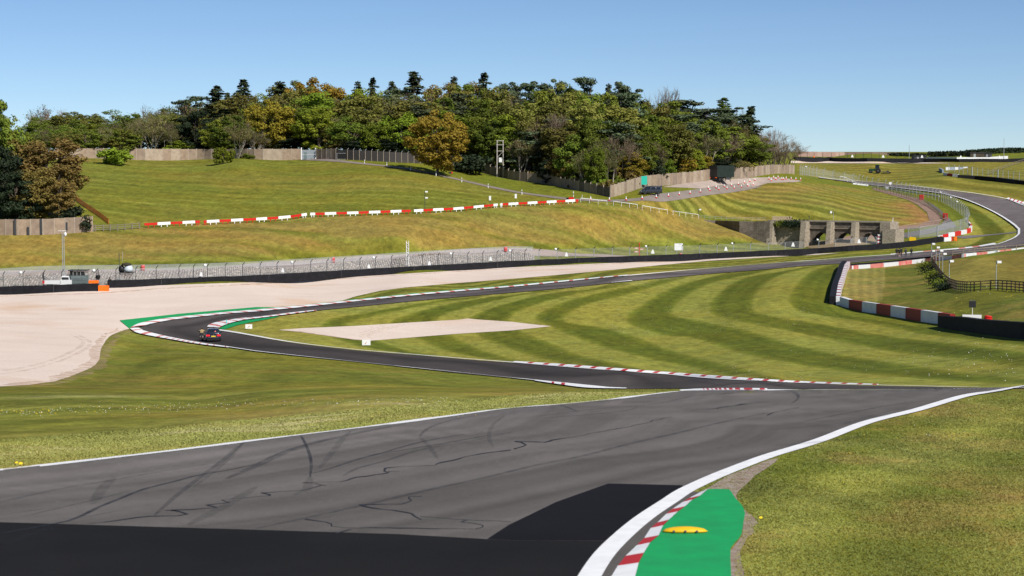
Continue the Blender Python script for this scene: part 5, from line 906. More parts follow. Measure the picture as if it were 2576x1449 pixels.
# rubble bank behind the long barrier
def rubble():
    top = [(-80,700),(0,697),(225,688),(350,686),(500,682.5),(644,676),(900,659),(1144,643),(1288,636),(1330,641),(1342,645)]; bot = [(-80,730),(0,727),(225,721),(350,714),(500,708),(644,702),(900,686),(1144,672),(1288,663),(1330,661),(1342,660)]
    a = resample(WA([p[0] for p in top], [p[1] for p in top]), .45)[0]; n_ = len(a); b = resample(WA([p[0] for p in bot], [p[1] for p in bot]), .45)[0]; q = np.linspace(0, 1, n_); b = np.stack([np.interp(q, np.linspace(0, 1, len(b)), b[:, k]) for k in range(3)], 1)
    m_ = 14; rng = np.random.default_rng(5); V = np.zeros((n_, m_, 3))
    for j in range(m_):
        f = j / (m_ - 1); V[:, j] = b * (1 - f) + a * f; V[:, j, 2] = HZ(V[:, j, 0], V[:, j, 1]) + .12 + rng.normal(size=n_) * .10 + .25 * math.sin(math.pi * f)
    idx = np.arange(n_ * m_).reshape(n_, m_); F = np.stack([idx[:-1, :-1], idx[1:, :-1], idx[1:, 1:], idx[:-1, 1:]], -1).reshape(-1, 4)
    m = mat('rubble', (.33,.28,.245), rough=.95, col2=(.19,.16,.14), nscale=2.6, spec=.1); t = m.node_tree; N = t.nodes.new; L = t.links.new
    o = np_mesh('rubble_bank', V.reshape(-1, 3), F, m); tag(o, kind='structure')
    rs = []; rf = []; cube = np.array([(-1,-1,-1),(1,-1,-1),(1,1,-1),(-1,1,-1),(-1,-1,1),(1,-1,1),(1,1,1),(-1,1,1)]) * .5; cf = np.array([(3,2,1,0),(4,5,6,7),(0,1,5,4),(1,2,6,5),(2,3,7,6),(3,0,4,7)])
    N_ = 9000; i_ = rng.integers(0, n_, N_); f_ = rng.random(N_)[:, None]; c = b[i_] * (1 - f_) + a[i_] * f_; c[:, 2] = HZ(c[:, 0], c[:, 1]) + .22 + .2 * np.sin(np.pi * f_[:, 0]); s_ = rng.uniform(.10, .30, (N_, 1, 3)); ang = rng.uniform(0, 3.14, N_); co, si = np.cos(ang), np.sin(ang)
    K = cube[None] * s_ + rng.normal(size=(N_, 8, 3)) * .03; X = K[..., 0] * co[:, None] - K[..., 1] * si[:, None]; Y = K[..., 0] * si[:, None] + K[..., 1] * co[:, None]; VV_ = np.stack([X, Y, K[..., 2]], -1) + c[:, None]
    tone = rng.random(N_); mi = np.repeat((tone > .45).astype(int) + (tone > .8).astype(int), 6)
    o = np_mesh('loose_stones', VV_.reshape(-1, 3), (np.arange(N_)[:, None, None] * 8 + cf[None]).reshape(-1, 4), [mat('stone_dark', (.20,.17,.15)), mat('stone_mid', (.31,.265,.23)), mat('stone_light', (.46,.405,.35))], midx=mi); tag(o, 'loose pale stones heaped on the bank behind the catch fence', 'stones', kind='stuff')
rubble()
# white triangle boards on the fences
def tri(u, vb, s_=9.0, back=.0, lab=''):
    y_ = gpt(u, pxchain(BASE, [u])[0]) if u < 2230 else gpt(u, vb + 6); d = y_.y + back; t = (u - UC) / dy_of_v(vb); z0 = zat(vb, d); k = d / FP; mb = MB(); h_ = s_ * k; mb.prism([(-h_ * .45, 0), (h_ * .45, 0), (h_ * .16, h_), (-h_ * .16, h_)], -.02, .02, 1); o = mb.build('marker_board', WHITEM, None, loc=(t * d, d, z0)); return tag(o, lab, 'sign', 'white triangular boards on the fences')
TR = [(506,695,'beside the second lamp right of the red barrel'),(652,702,'low by the long barrier base'),(711,685,'below the middle of the rubble bank at left'),(928,675,'between the red barrel and the lattice mast'),(1080,667,'just right of the lattice mast'),(1234,656,'left of the rightmost red barrel'),(1425,645,'at the start of the dry slope'),(1642,638,'right of the red signpost'),(1826,631,'midway between the white board and the bridge'),(1995,620,'before the blind left bay of the bridge'),(2161,612,'before the fourth buttress of the bridge')]
for u, v, l in TR: tri(u, v, 10, -.05, 'white triangular board on the catch fence ' + l)
# ------------------------------------------------------------------ hill rail of red and white boards
RW = [[(363,396,1),(396,429,0),(429,459,1),(459,491,0),(491,503,1)],[(512,520,1),(520,552,0),(552,581,1),(581,612,0),(612,644,1),(644,672,0),(672,700,1),(700,731,0),(731,758,1),(758,772,0)],[(780,793,0),(793,817,1),(817,846,0),(846,873,1),(873,902,0),(902,928,1),(928,957,0),(957,982,1),(982,1010,0),(1010,1034,1)],[(1041,1065,0),(1065,1089,1),(1089,1116,0),(1116,1140,1),(1140,1167,0),(1167,1191,1),(1191,1217,0),(1217,1241,1),(1241,1252,0)],[(1258,1264,0),(1264,1279,1),(1279,1304,0),(1304,1327,1),(1327,1352,0),(1352,1375,1),(1375,1400,0),(1400,1422,1),(1422,1447,0),(1447,1455,1)]]
RWV = [(363,573),(503,566),(512,566),(644,559.5),(700,556),(731,553),(772,547),(780,546.5),(900,543),(1034,538),(1041,538),(1150,532.5),(1252,522.5),(1258,522),(1288,520),(1400,514),(1455,511)]
nm_ = ['first', 'second', 'third', 'fourth', 'fifth']
for k, S in enumerate(RW):
    a0 = gpt(S[0][0], pxchain(RWV, [S[0][0]])[0]); root = empty('board_rail', a0, 0, f'{nm_[k]} length from the left of the low red and white board rail on the hill', 'rail', 'red and white board rails on the hill')
    for ua, ub, r_ in S:
        a = gpt(ua + .3, pxchain(RWV, [ua])[0]) - a0; b = gpt(ub - .3, pxchain(RWV, [ub])[0]) - a0; d = b - a; m = REDM if r_ else WHITEM; c = (a + b) / 2; qm = d.to_track_quat('X', 'Z').to_matrix()
        MB().box(c + Vector((0, 0, .62)), (d.length, .08, .50 if not r_ else .42), M=qm).build('board', m, root)
        for f in (.28, .74): e = a.lerp(b, f); MB().box(e + Vector((0, .06, .3)), (.12, .1, .75), math.atan2(d.y, d.x)).build('leg', m, root)
for k, (ua, va, ub, vb, n_) in enumerate([(1460.5,509,1527,516,4),(1543,517,1603.5,525,4),(1615.5,528,1679,538.5,4),(1693,541,1757,550,5)]):
    us = np.linspace(ua, ub, n_); post_fence(f'{nm_[k]} white tubular hand rail from the left above the dry slope', [(ua, va), (ub, vb)], list(us), .92, name='hand_rail', cat='rail', pr=.035, pm=WHITEM, rails=(.92,), rr=.06, group='white hand rails above the dry slope')
post_fence('grey steel railing along the top of the shaded retaining wall', [(1758,550),(1800,553.5),(1870,556),(1925,556.5)], [1758,1772,1785,1800,1814,1828,1842,1858,1874,1892,1908,1925], .8, name='steel_railing', cat='rail', pr=.03, pm=GALV, rails=(.45, .8), rr=.025)
# ------------------------------------------------------------------ stone bridge
def bridge():
    al = R(30); dr = Vector((math.cos(al), -math.sin(al), 0)); qd = Vector((math.sin(al), math.cos(al), 0)); P0 = Vector(WA([1951.5], [622])[0]); d0 = 413.0; t = (1951.5 - UC) / dy_of_v(590); P0 = Vector((t * d0, d0, 0)); ztop = CZ - .02665 * 406; zb = ztop - 6.6
    def s_of(u):
        lo, hi = -6, 40
        for _ in range(40):
            m_ = (lo + hi) / 2; p = P0 + dr * m_; 
            if PX((p.x, p.y, ztop - 3))[0] < u: lo = m_
            else: hi = m_
        return lo
    root = empty('stone_bridge', (P0.x, P0.y, zb), -al, 'old stone bridge with three pointed arches and tall buttresses behind the barrier', 'bridge'); H = ztop - zb; D = 4.2
    S = {u: s_of(u) for u in (1928,1951.5,2022,2037,2048,2086,2097.5,2148,2159,2217,2246,2256)}
    # blind bay
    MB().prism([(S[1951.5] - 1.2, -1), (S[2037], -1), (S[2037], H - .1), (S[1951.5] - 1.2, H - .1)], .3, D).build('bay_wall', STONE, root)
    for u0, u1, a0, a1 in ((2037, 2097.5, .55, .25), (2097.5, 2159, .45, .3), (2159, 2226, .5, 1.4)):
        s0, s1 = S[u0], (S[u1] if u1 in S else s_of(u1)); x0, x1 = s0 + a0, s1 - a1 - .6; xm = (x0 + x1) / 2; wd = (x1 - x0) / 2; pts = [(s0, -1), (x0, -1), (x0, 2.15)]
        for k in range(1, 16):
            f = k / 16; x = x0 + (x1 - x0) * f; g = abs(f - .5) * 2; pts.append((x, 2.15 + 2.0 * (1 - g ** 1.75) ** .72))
        pts += [(x1, 2.15), (x1, -1), (s1, -1), (s1, H - .1), (s0, H - .1)]; MB().prism(pts[::-1], .35, D).build('arch_bay', SHADE_STONE, root)
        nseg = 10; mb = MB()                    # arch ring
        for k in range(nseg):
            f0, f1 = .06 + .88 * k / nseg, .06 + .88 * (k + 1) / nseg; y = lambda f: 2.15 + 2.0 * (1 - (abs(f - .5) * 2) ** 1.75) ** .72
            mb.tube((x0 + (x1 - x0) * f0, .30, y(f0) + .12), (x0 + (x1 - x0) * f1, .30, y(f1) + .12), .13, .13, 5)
        mb.build('arch_ring', SHADE_STONE, root)
    L_ = 3.3
    for u0, wb in ((1939.5, 1.3), (2022, 1.25), (2086, 1.0), (2148, 1.0)):
        s_ = s_of(u0 + 7) ; q_ = s_ ; x0, x1 = q_ - wb * .5, q_ + wb * .5; mb = MB(); mb.prism([(.3, -1), (.3, H), (-L_ * .62, H), (-L_ * .68, H - 1.6), (-L_ * .70, H - 1.7), (-L_ * .9, 1.2), (-L_, -1)], x0, x1, 0); mb.build('buttress', STONE, root)
    e0 = S[2217]; MB().prism([(D, -1), (D, H + .05), (-1.6, H + .05), (-1.6, -1)], e0 + .2, e0 + 2.5, 0).build('end_pier', STONE, root); MB().prism([(D - .4, -1), (D - .4, H - 1.45), (-2.2, H - 1.45), (-2.5, -1)], e0 + 1.0, e0 + 3.9, 0).build('end_pier', STONE, root)
    MB().box(((S[1951.5] + e0) / 2, D / 2 + .2, H + .02), (e0 - S[1951.5] + 4, D + .3, .26)).build('coping', mat('coping_stone', (.30,.26,.20), noise=.4, nscale=2), root); MB().box(((S[1951.5] + e0) / 2, .22, H - 1.5), (e0 - S[1951.5] + 1.5, .28, .14)).build('string_course', STONE, root)
    return root, P0, dr, qd, ztop, zb, s_of
BR, P0, BDR, BQD, BZT, BZB, S_OF = bridge()
p = P0 + BDR * .2 + BQD * 3.2; MB().box((0, 0, .45), (4.2, 2.0, 1.0)).build('parapet_block', mat('honey_stone', (.46,.36,.22), noise=.3, nscale=2), None, loc=(p.x, p.y, BZT), rz=R(-14)); tag(C.objects[-1], 'honey coloured stone block on the left end of the bridge', 'stone block')
def ivy(label, c, ex, n_, seed, lm='green', cs=.22, name='ivy'):
    rng = np.random.default_rng(seed); P = rng.normal(size=(n_, 3)) * np.array(ex) * .5; V, F = cards(P, cs, rng, np.tile([0, -.6, .5], (n_, 1))); o = np_mesh(name, V, F, LM[lm]); o.location = c; return tag(o, label, 'plant')
pp = P0 + BDR * 1.6 - BQD * .9; ivy('green ivy tumbling over the left end of the bridge', (pp.x, pp.y, BZT - .55), (1.5, .5, .6), 700, 4); pp = P0 + BDR * 4.6 - BQD * .2; ivy('thin dark ivy trailing down the blind bay of the bridge', (pp.x, pp.y, BZT - .6), (2.6, .5, .9), 900, 5, 'yew')
for k, (s_, q_, n_, lab) in enumerate([(11.3, 0, 1, 'small black post on top of the bridge over the second buttress')]):
    pp = P0 + BDR * 6.8 + BQD * 3; mb = MB().tube((0, 0, 0), (0, 0, .75), .05).box((0, 0, .95), (.2, .2, .4)); tag(mb.build('marker_post', DARKST, None, loc=(pp.x, pp.y, BZT + .1)), lab, 'post')
pp = P0 + BDR * S_OF(2219) - BQD * 1.9; pl_ = empty('striped_post', (pp.x, pp.y, BZB), 0, 'post with slanting dark red and white stripes against the bridge end pier', 'post')
for k in range(10): MB().box((0, 0, .6 + k * .36), (.75, .12, .36)).build('stripe', (REDD, WBL)[k % 2], pl_)
# retaining wing wall, shade painted into its stone colour
wing = [(1772,554.5,553),(1800,562,554.5),(1830,573,555.5),(1860,585,556.5),(1893,599,557),(1912,607,556),(1936,614,556)]
root = None
for i in range(len(wing) - 1):
    pass
px_boxes('shade coloured stone retaining wall tapering into the slope left of the bridge', [(wing[i][0], wing[i][1], wing[i][2], wing[i + 1][0], wing[i + 1][1], wing[i + 1][2], SHADE_STONE) for i in range(len(wing) - 1)], .9, name='retaining_wall', cat='wall', pname='wall_section')
# ------------------------------------------------------------------ upper bend fences
z4 = lambda x, y: (1932 + x * .25, 295.2 + y * .25)
MC = [z4(x, y) for x, y in [(320,580),(410,588),(500,600),(655,628),(800,655),(900,668),(968,690),(1118,722),(1160,728),(1255,742),(1355,760),(1437,775),(1545,800),(1645,822),(1740,850),(1800,880),(1850,910),(1900,945),(1950,985),(1990,1030),(2008,1075),(2012,1110)]]
post_fence('curving catch fence with pale cranked posts inside the upper bend', MC, None, 2.6, name='catch_fence', pr=.07, pm=GALV, net=True, netm=mesh_mat('wire_mesh_bend', (.55,.57,.58), .16), crank=.7, crankm=GALV, wires=(1.3, 2.55), step=3.3, group='catch fences', lamp_at=(3, 30, 36, 40), crankdir=(.9, 0))
post_fence('braced mesh fence between the bridge and the bright red and white wall', [z4(1300,1222), z4(1410,1215), z4(1525,1210), z4(1705,1195), z4(1850,1165), z4(1930,1140), z4(2005,1110)], [z4(x, 0)[0] for x in (1410,1525,1705,1780,1860,1935,2005)], 2.6, name='catch_fence', pr=.06, pm=GALV, net=True, netm=mesh_mat('wire_mesh_panel', (.50,.53,.55), .26), group='catch fences', thick_at=(2,))
GR = [z4(x, y) for x, y in [(1055,722),(1120,738),(1200,760),(1300,785),(1400,812),(1480,838),(1560,868),(1630,905),(1690,945),(1740,985),(1775,1025),(1795,1048)]]
post_fence('multi rail steel guard rail beside the red path at the upper bend', GR, None, 1.25, name='guard_rail', cat='rail', pr=.05, pm=DARKST, rails=(.3, .6, .9, 1.2), rr=.05, rm=mat('guard_rail_steel', (.40,.34,.30), rough=.6, metal=.2), step=2.6)
post_fence('low picket railing curving from the guard rail back to the bridge', [z4(1795,1055), z4(1700,1085), z4(1600,1098), z4(1500,1115), z4(1400,1130), z4(1300,1148)], None, 1.15, name='picket_railing', cat='rail', pr=.03, pm=mat('railing_brown', (.36,.28,.22)), rails=(.15, 1.1), rr=.045, step=1.7)
post_fence('white tubular rail dipping to the track at the far bend', [z4(725,640), z4(790,648), z4(860,668), z4(905,680)], [z4(x, 0)[0] for x in (725,760,800,850,905)], lambda i: [1.4, 1.3, 1.1, .8, .3][i], name='tube_rail', cat='rail', pr=.04, pm=WHITEM, rails=(), group=None)
mb = MB(); hs = [1.4, 1.35, 1.15, .8, .3]; pts = [gpt(*z4(x, y)) + Vector((0, 0, h_)) for (x, y), h_ in zip([(725,640),(760,643),(800,651),(850,664),(905,680)], hs)]
for a, b in zip(pts, pts[1:]): mb.tube(a - pts[0], b - pts[0], .09, .09, 6)
r_ = C.objects[-1]; par = [o for o in bpy.data.objects if o.name.startswith('tube_rail')][0]; mb2 = mb.build('top_tube', WHITEM, par); mb2.location = pts[0] - par.location
px_boxes('white strip wall beside the far bend track', [(*z4(855,672), z4(0,660)[1], *z4(1010,690), z4(0,676)[1], WBL), (*z4(1170,712), z4(0,702)[1], *z4(1500,765), z4(0,752)[1], WBL), (*z4(1500,766), z4(0,755)[1], *z4(1720,802), z4(0,790)[1], WBL)], .15, name='low_wall', cat='wall', pname='wall_section')
# wooden fences on the right
cF = lambda x, y: (2280.8 + x * .1296, 644 + y * .1296)
F4 = [cF(x, y) for x, y in [(480,150),(560,290),(650,430),(740,540),(830,615),(980,672),(1160,692),(1350,692),(1540,672),(1740,664),(2040,685),(2277,708),(2700,720)]]
post_fence('dark four rail wooden fence on top of the grass bank', F4, None, 1.25, name='rail_fence', pr=.05, pm=DWOOD, rails=(.2, .55, .88, 1.2), rr=.035, box_posts=True, step=1.22)
F2 = [(2342,661),(2362,652.5),(2407,644),(2470,638),(2520,634),(2576,629),(2680,622)]
post_fence('pale two rail wooden fence above the faded block wall', F2, None, 1.1, name='rail_fence', pr=.05, pm=WOOD, rails=(.55, 1.0), rr=.04, box_posts=True, step=1.9)
# far field structures
FB = [z4(x, y) for x, y in [(285,434),(600,440),(1000,447),(1600,452),(2000,454),(2400,452),(2600,446)]]
block_wall('far black tyre barrier across the top of the right hand fields', FB, 1.35, 1.2, step=8, wob=.1)
panel_wall('distant low reddish wall on the right horizon', [z4(x, y) for x, y in [(300,384),(700,388),(1310,392)]], 6, 1.6, [mat('pinkish_concrete', (.42,.27,.22), noise=.2), mat('pinkish_concrete_pale', (.48,.33,.27), noise=.2)], name='boundary_wall', posth=.1)
post_fence('thin wire fence before the distant reddish wall', [z4(x, y) for x, y in [(310,425),(1000,432),(1500,435)]], [z4(x, 0)[0] for x in (325,395,465,550,640,715,800,880,960,1040,1120,1200,1290,1380,1460)], 2.9, name='wire_fence', pr=.07, pm=DARKST)
px_boxes('long pale barrier behind the far black tyre barrier', [(*z4(1595,426), z4(0,399)[1], *z4(1900,428), z4(0,401)[1], WBL), (*z4(1900,428), z4(0,402)[1], *z4(2260,428), z4(0,402)[1], WBL), (*z4(2260,428), z4(0,398)[1], *z4(2415,426), z4(0,388)[1], WBL)], 1.0, name='pale_barrier')
for lab, x0, x1, yb, yt, m in [('grey metal cabin left of the long pale barrier', 1475, 1592, 420, 392, DARKST), ('dark timber clad building behind the right end of the pale barrier', 2040, 2180, 402, 360, DWOOD), ('smaller dark building beside the timber clad one', 2185, 2255, 402, 366, DARKST)]:
    a = z4((x0 + x1) / 2, yb); p = gpt(*a); p.y += 3; k = p.y / FP; w_ = (x1 - x0) * .25 * k; h_ = (yb - yt) * .25 * k + .5; g = empty('shed', (p.x, p.y, p.z - .4), 0, lab, 'building'); MB().box((0, 0, h_ / 2), (w_, 5, h_)).build('wall', m, g); MB().box((0, 0, h_ + .1), (w_ + .5, 5.5, .2)).build('roof', DARKST, g); MB().box((-w_ * .2, -2.53, h_ * .45), (w_ * .15, .08, h_ * .7)).build('door', GALV, g)
def hedge(lab, pts, hgt, seed, dd=2, lm='yew'):
    rng = np.random.default_rng(seed); P3 = wchain([z4(*p) for p in pts], .5, False); n_ = len(P3); k = rng.integers(0, n_, n_ * 26); hh = hgt * (.75 + .35 * fbm(P3[:, 0] / 7, P3[:, 1] / 7, seed)); c = P3[k] + np.stack([rng.normal(size=len(k)) * .8, rng.normal(size=len(k)) * 1.0 + dd, rng.random(len(k)) * hh[k]], 1); V, F = cards(c, .5, rng); o = np_mesh('hedge', V, F, LM[lm]); return tag(o, lab, 'hedge')
hedge('dark hedge on the right horizon left of the gap', [(1240,390),(1400,392),(1560,396)], 1.4, 3); hedge('long dark hedge on the right horizon right of the gap', [(1640,402),(1850,398),(2040,394)], 2.4, 4, 4); hedge('ragged dark hedge line climbing to the right edge of the horizon', [(2040,390),(2200,378),(2400,366),(2600,358)], 2.6, 6, 6)
# far right track wall
z7 = lambda x, y: (2254 + x * .125, 362.2 + y * .125)
def s7(x0, yb0, yt0, x1, yb1, yt1, m): a = z7(x0, yb0); b = z7(x1, yb1); return (a[0], a[1], z7(0, yt0)[1], b[0], b[1], z7(0, yt1)[1], m)
BLG = mat('blue_grey_block', (.30,.36,.44), noise=.2)
px_boxes('grey blue and red end of the far block wall in the right hand fields', [s7(890,545,480,960,580,515,BLG), s7(950,630,575,1025,640,585,WBL), s7(1025,642,588,1135,655,600,REDD), s7(1135,655,600,1250,668,612,WBL)], .5)
px_boxes('black tyre barrier running from the far block wall to the right edge', [s7(1240,680,618,1600,712,640,BELT), s7(1600,712,640,2000,755,672,BELT), s7(2000,755,672,2400,805,722,BELT), s7(2400,805,722,2720,850,765,BELT)], .9, name='tyre_barrier', pname='belt')
px_boxes('row of cream and blue blocks on the far side of the right hand fields', [s7(1000,528,468,1085,525,465,WBL), s7(1090,524,466,1180,520,464,BLG), s7(1180,520,466,1255,518,464,WBL), s7(1265,516,464,1345,505,464,BLG), s7(1350,490,466,1440,480,458,WBL)], .4)
post_fence('catch fence behind the black barrier at far right', [z7(x, y) for x, y in [(1060,560),(1270,600),(1530,640),(1740,665),(2050,700),(2480,745),(2700,770)]], [z7(x, 0)[0] for x in (1060,1180,1270,1350,1440,1530,1640,1740,1850,1950,2050,2150,2260,2365,2480,2590)], 2.9, name='catch_fence', pr=.08, pm=GALV, net=True, netm=mesh_mat('wire_mesh_far', (.55,.57,.58), .12), group='catch fences', thick_at=(5, 10))
post_fence('pale rail fence slanting up to the right edge beyond the far catch fence', [z7(x, y) for x, y in [(1880,620),(2100,530),(2300,455),(2576,370),(2720,330)]], None, 1.3, name='rail_fence', pr=.06, pm=WOOD, rails=(.5, 1.2), rr=.06, step=6)
# ------------------------------------------------------------------ marks on the asphalt
def alpha_mat(name, col, a):
    m = mesh_mat(name, col, a); t = m.node_tree; N = t.nodes.new; L = t.links.new; ms = [n for n in t.nodes if n.type == 'MIX_SHADER'][0]
    tc = N('ShaderNodeTexCoord'); nz = N('ShaderNodeTexNoise'); nz.inputs['Scale'].default_value = 3; nz.inputs['Detail'].default_value = 6; L(tc.outputs['Object'], nz.inputs[0]); mr = N('ShaderNodeMapRange'); L(nz.outputs[0], mr.inputs[0]); mr.inputs[1].default_value = .3; mr.inputs[2].default_value = .65; mr.inputs[3].default_value = a * .35; mr.inputs[4].default_value = a; L(mr.outputs[0], ms.inputs[0]); return m
SK = {k: alpha_mat('tyre_rubber_%s' % n, (.022,.021,.021), k * .72) for k, n in ((.25,'faint'),(.4,'worn'),(.6,'fresh'),(.85,'heavy'))}
TAR = mat('tar_seal', (.022,.023,.028), rough=.7)
o7 = lambda L_: [(x * .25, 1086.8 + y * .25) for x, y in L_]; o6 = lambda L_: [(644 + x * .25, 1086.8 + y * .25) for x, y in L_]; o2 = lambda L_: [(644 + x * .25, 805 + y * .25) for x, y in L_]; o3 = lambda L_: [(1288 + x * .25, 805 + y * .25) for x, y in L_]; o4 = lambda L_: [(1932 + x * .25, 872 + y * .25) for x, y in L_]
SKID = [(o7([(-400,1090),(0,1030),(250,985),(540,930),(730,890),(860,830),(1000,760),(1200,680),(1370,610),(1520,560),(1700,520),(2000,440),(2300,390),(2576,330)]),.13,.85),(o7([(700,895),(1030,830),(1300,780)]),.12,.25),(o7([(1550,850),(1750,670),(1900,550),(2100,400),(2270,270),(2360,190),(2460,110)]),.16,.4),(o7([(1950,560),(2200,370),(2380,200),(2450,110)]),.12,.25),
(o7([(925,735),(960,690),(1010,610),(1080,520),(1160,460)]),.3,.25),(o7([(-300,760),(0,715),(400,620),(800,545),(1200,480),(1600,410),(2000,345),(2300,300)]),.2,.25),(o7([(0,842),(300,800),(600,760)]),.12,.25),(o7([(230,857),(620,765),(950,690),(1300,600)]),.1,.4),(o7([(-300,1150),(0,1150),(300,1040),(560,960),(760,930)]),.14,.4),(o7([(2576,560),(2300,730),(1900,940)]),.3,.25),
(o6([(-300,480),(0,350),(300,210),(560,125),(900,45),(1100,0),(1500,-70)]),.30,.4),(o6([(0,330),(200,235),(500,140),(800,70)]),.16,.25),(o6([(450,40),(500,130),(545,250),(557,350),(545,460)]),.09,.85),(o6([(545,460),(500,600),(380,640)]),.25,.25),(o6([(640,370),(780,200),(870,80),(950,0)]),.2,.25),
(o6([(480,440),(700,390),(1000,290),(1300,210),(1500,150),(1700,100),(2100,30)]),.13,.6),(o6([(1100,250),(1480,190),(1900,120),(2300,50),(2576,10)]),.18,.4),(o6([(880,450),(1000,380),(1300,300),(1600,200),(1850,150)]),.15,.4),(o6([(1650,60),(1750,160),(1830,280)]),.15,.25),
(o6([(0,980),(600,850),(1100,740),(1600,620),(2200,490),(2576,400)]) + [(1341,1174),(1466,1149),(1591,1117),(1716,1089),(1788,1071),(1932,1040)],.2,.4),(o3([(0,1010),(400,960),(900,900),(1400,860),(1900,770),(2300,740),(2576,735)]),.11,.4),(o3([(300,1000),(900,950),(1150,920),(1270,890)]),.12,.4),(o3([(470,860),(560,890),(660,930)]),.1,.6),
(o2([(1650,1180),(1700,1120),(1850,1050),(2100,990),(2400,945),(2576,925)]),.16,.4),(o2([(2390,1290),(2345,1200),(2360,1100),(2400,1050),(2500,970)]),.14,.25),(o2([(2100,1240),(2576,1140)]),.14,.25),(o4([(200,450),(290,480),(312,520),(290,550),(240,580)]),.14,.6),(o4([(300,775),(900,660),(1300,590),(1690,545)]),.14,.4),(o4([(700,810),(1100,690),(1400,620)]),.1,.25),(o4([(0,850),(900,760),(1250,690)]),.16,.25),(o3([(1400,870),(1900,800),(2576,760)]),.1,.25),(o4([(0,495),(500,450),(900,445)]),.1,.4),(o4([(0,1010),(600,960),(1000,900)]),.3,.25),
([(1413,932),(1600,948),(1800,966)],.1,.4),([(1300,922),(1500,944),(1700,970)],.12,.4),([(1450,930),(1650,946),(1760,962),(1830,976)],.08,.6),([(1700,952),(1850,966),(1910,976)],.08,.6),([(1180,905),(1350,925),(1500,948)],.12,.25),([(1960,964),(1925,975)],.08,.6),([(1980,964),(1950,975)],.08,.6),([(380,815),(372,824),(390,830)],.25,.4),([(420,812),(412,822)],.2,.25),([(1300,916),(1310,921),(1322,923)],.1,.6),([(1395,925),(1412,931),(1430,933)],.1,.6),([(1560,938),(1590,946),(1640,951)],.1,.6)]
for k, (pts, w_, a) in enumerate(SKID):
    q = wchain(pts, .6); n_ = len(q); ws = w_ * .8 * (1 - .6 * np.abs(np.linspace(-1, 1, n_)) ** 4); ly = 6.8 + (k % 7) * .12; ribbon3('skid_mark', lift(offset_chain(q, -ws / 2), ly), lift(offset_chain(q, ws / 2), ly), SK[a])
CRK = [o6([(2576,190),(2300,220),(2080,265),(2000,290),(1920,310),(1830,320),(1810,345),(1500,355),(1300,370),(1290,400),(1330,412),(1360,420),(1210,440),(1000,465),(940,485),(850,508),(470,518)]), o6([(1330,404),(1450,403)]), o6([(470,518),(620,522),(650,545),(700,548)]), o6([(650,545),(560,575),(450,598),(50,620)]), o6([(50,620),(200,645),(0,660)]),
 o7([(2576,662),(2480,672),(2400,680),(2300,680),(2220,695),(2350,715),(2230,725),(2060,745),(2200,765),(1980,785),(1640,795),(1800,800),(1840,820),(1880,835),(1800,848),(1450,858),(1280,880),(1100,910),(890,928)]), o3([(0,1305),(160,1265),(100,1240),(30,1230)]), o3([(30,1230),(340,1240),(430,1215),(560,1195),(680,1172),(800,1150),(960,1118),(1080,1098),(1200,1080),(1230,1070),(1300,1060),(1340,1050),(1400,1035),(1430,1015),(1480,1012),(1530,995),(1600,985)]), o3([(1800,920),(2060,900),(2090,890),(2300,865),(2330,860),(2576,830)]), o4([(0,700),(80,670),(200,640),(300,625)]),
 o6([(1670,655),(1520,660),(1560,690),(1490,730),(1030,740),(1200,770),(1300,785),(1370,795),(1570,830),(1600,880),(1650,890)]), o6([(1640,860),(2100,890),(2560,912)]), o6([(2130,890),(2070,910),(2330,955),(2190,985)]), o6([(490,885),(730,915),(780,940),(760,955),(960,975),(1050,970),(1400,968),(1800,978),(2190,985)]), o6([(960,985),(800,1030)])]
for pts in CRK:
    q = resample(WA([p[0] for p in pts], [p[1] for p in pts]), .25)[0]; n_ = len(q); ws = .022 + .075 * np.clip(fbm(q[:, 0] * 1.3, q[:, 1] * 1.3, 5) - .42, 0, 1) * 2.6; jit = (fbm(q[:, 0] * 2, q[:, 1] * 2, 9) - .5) * .18; ribbon3('tar_seam', lift(offset_chain(q, jit - ws / 2), 7.8), lift(offset_chain(q, jit + ws / 2), 7.8), TAR)
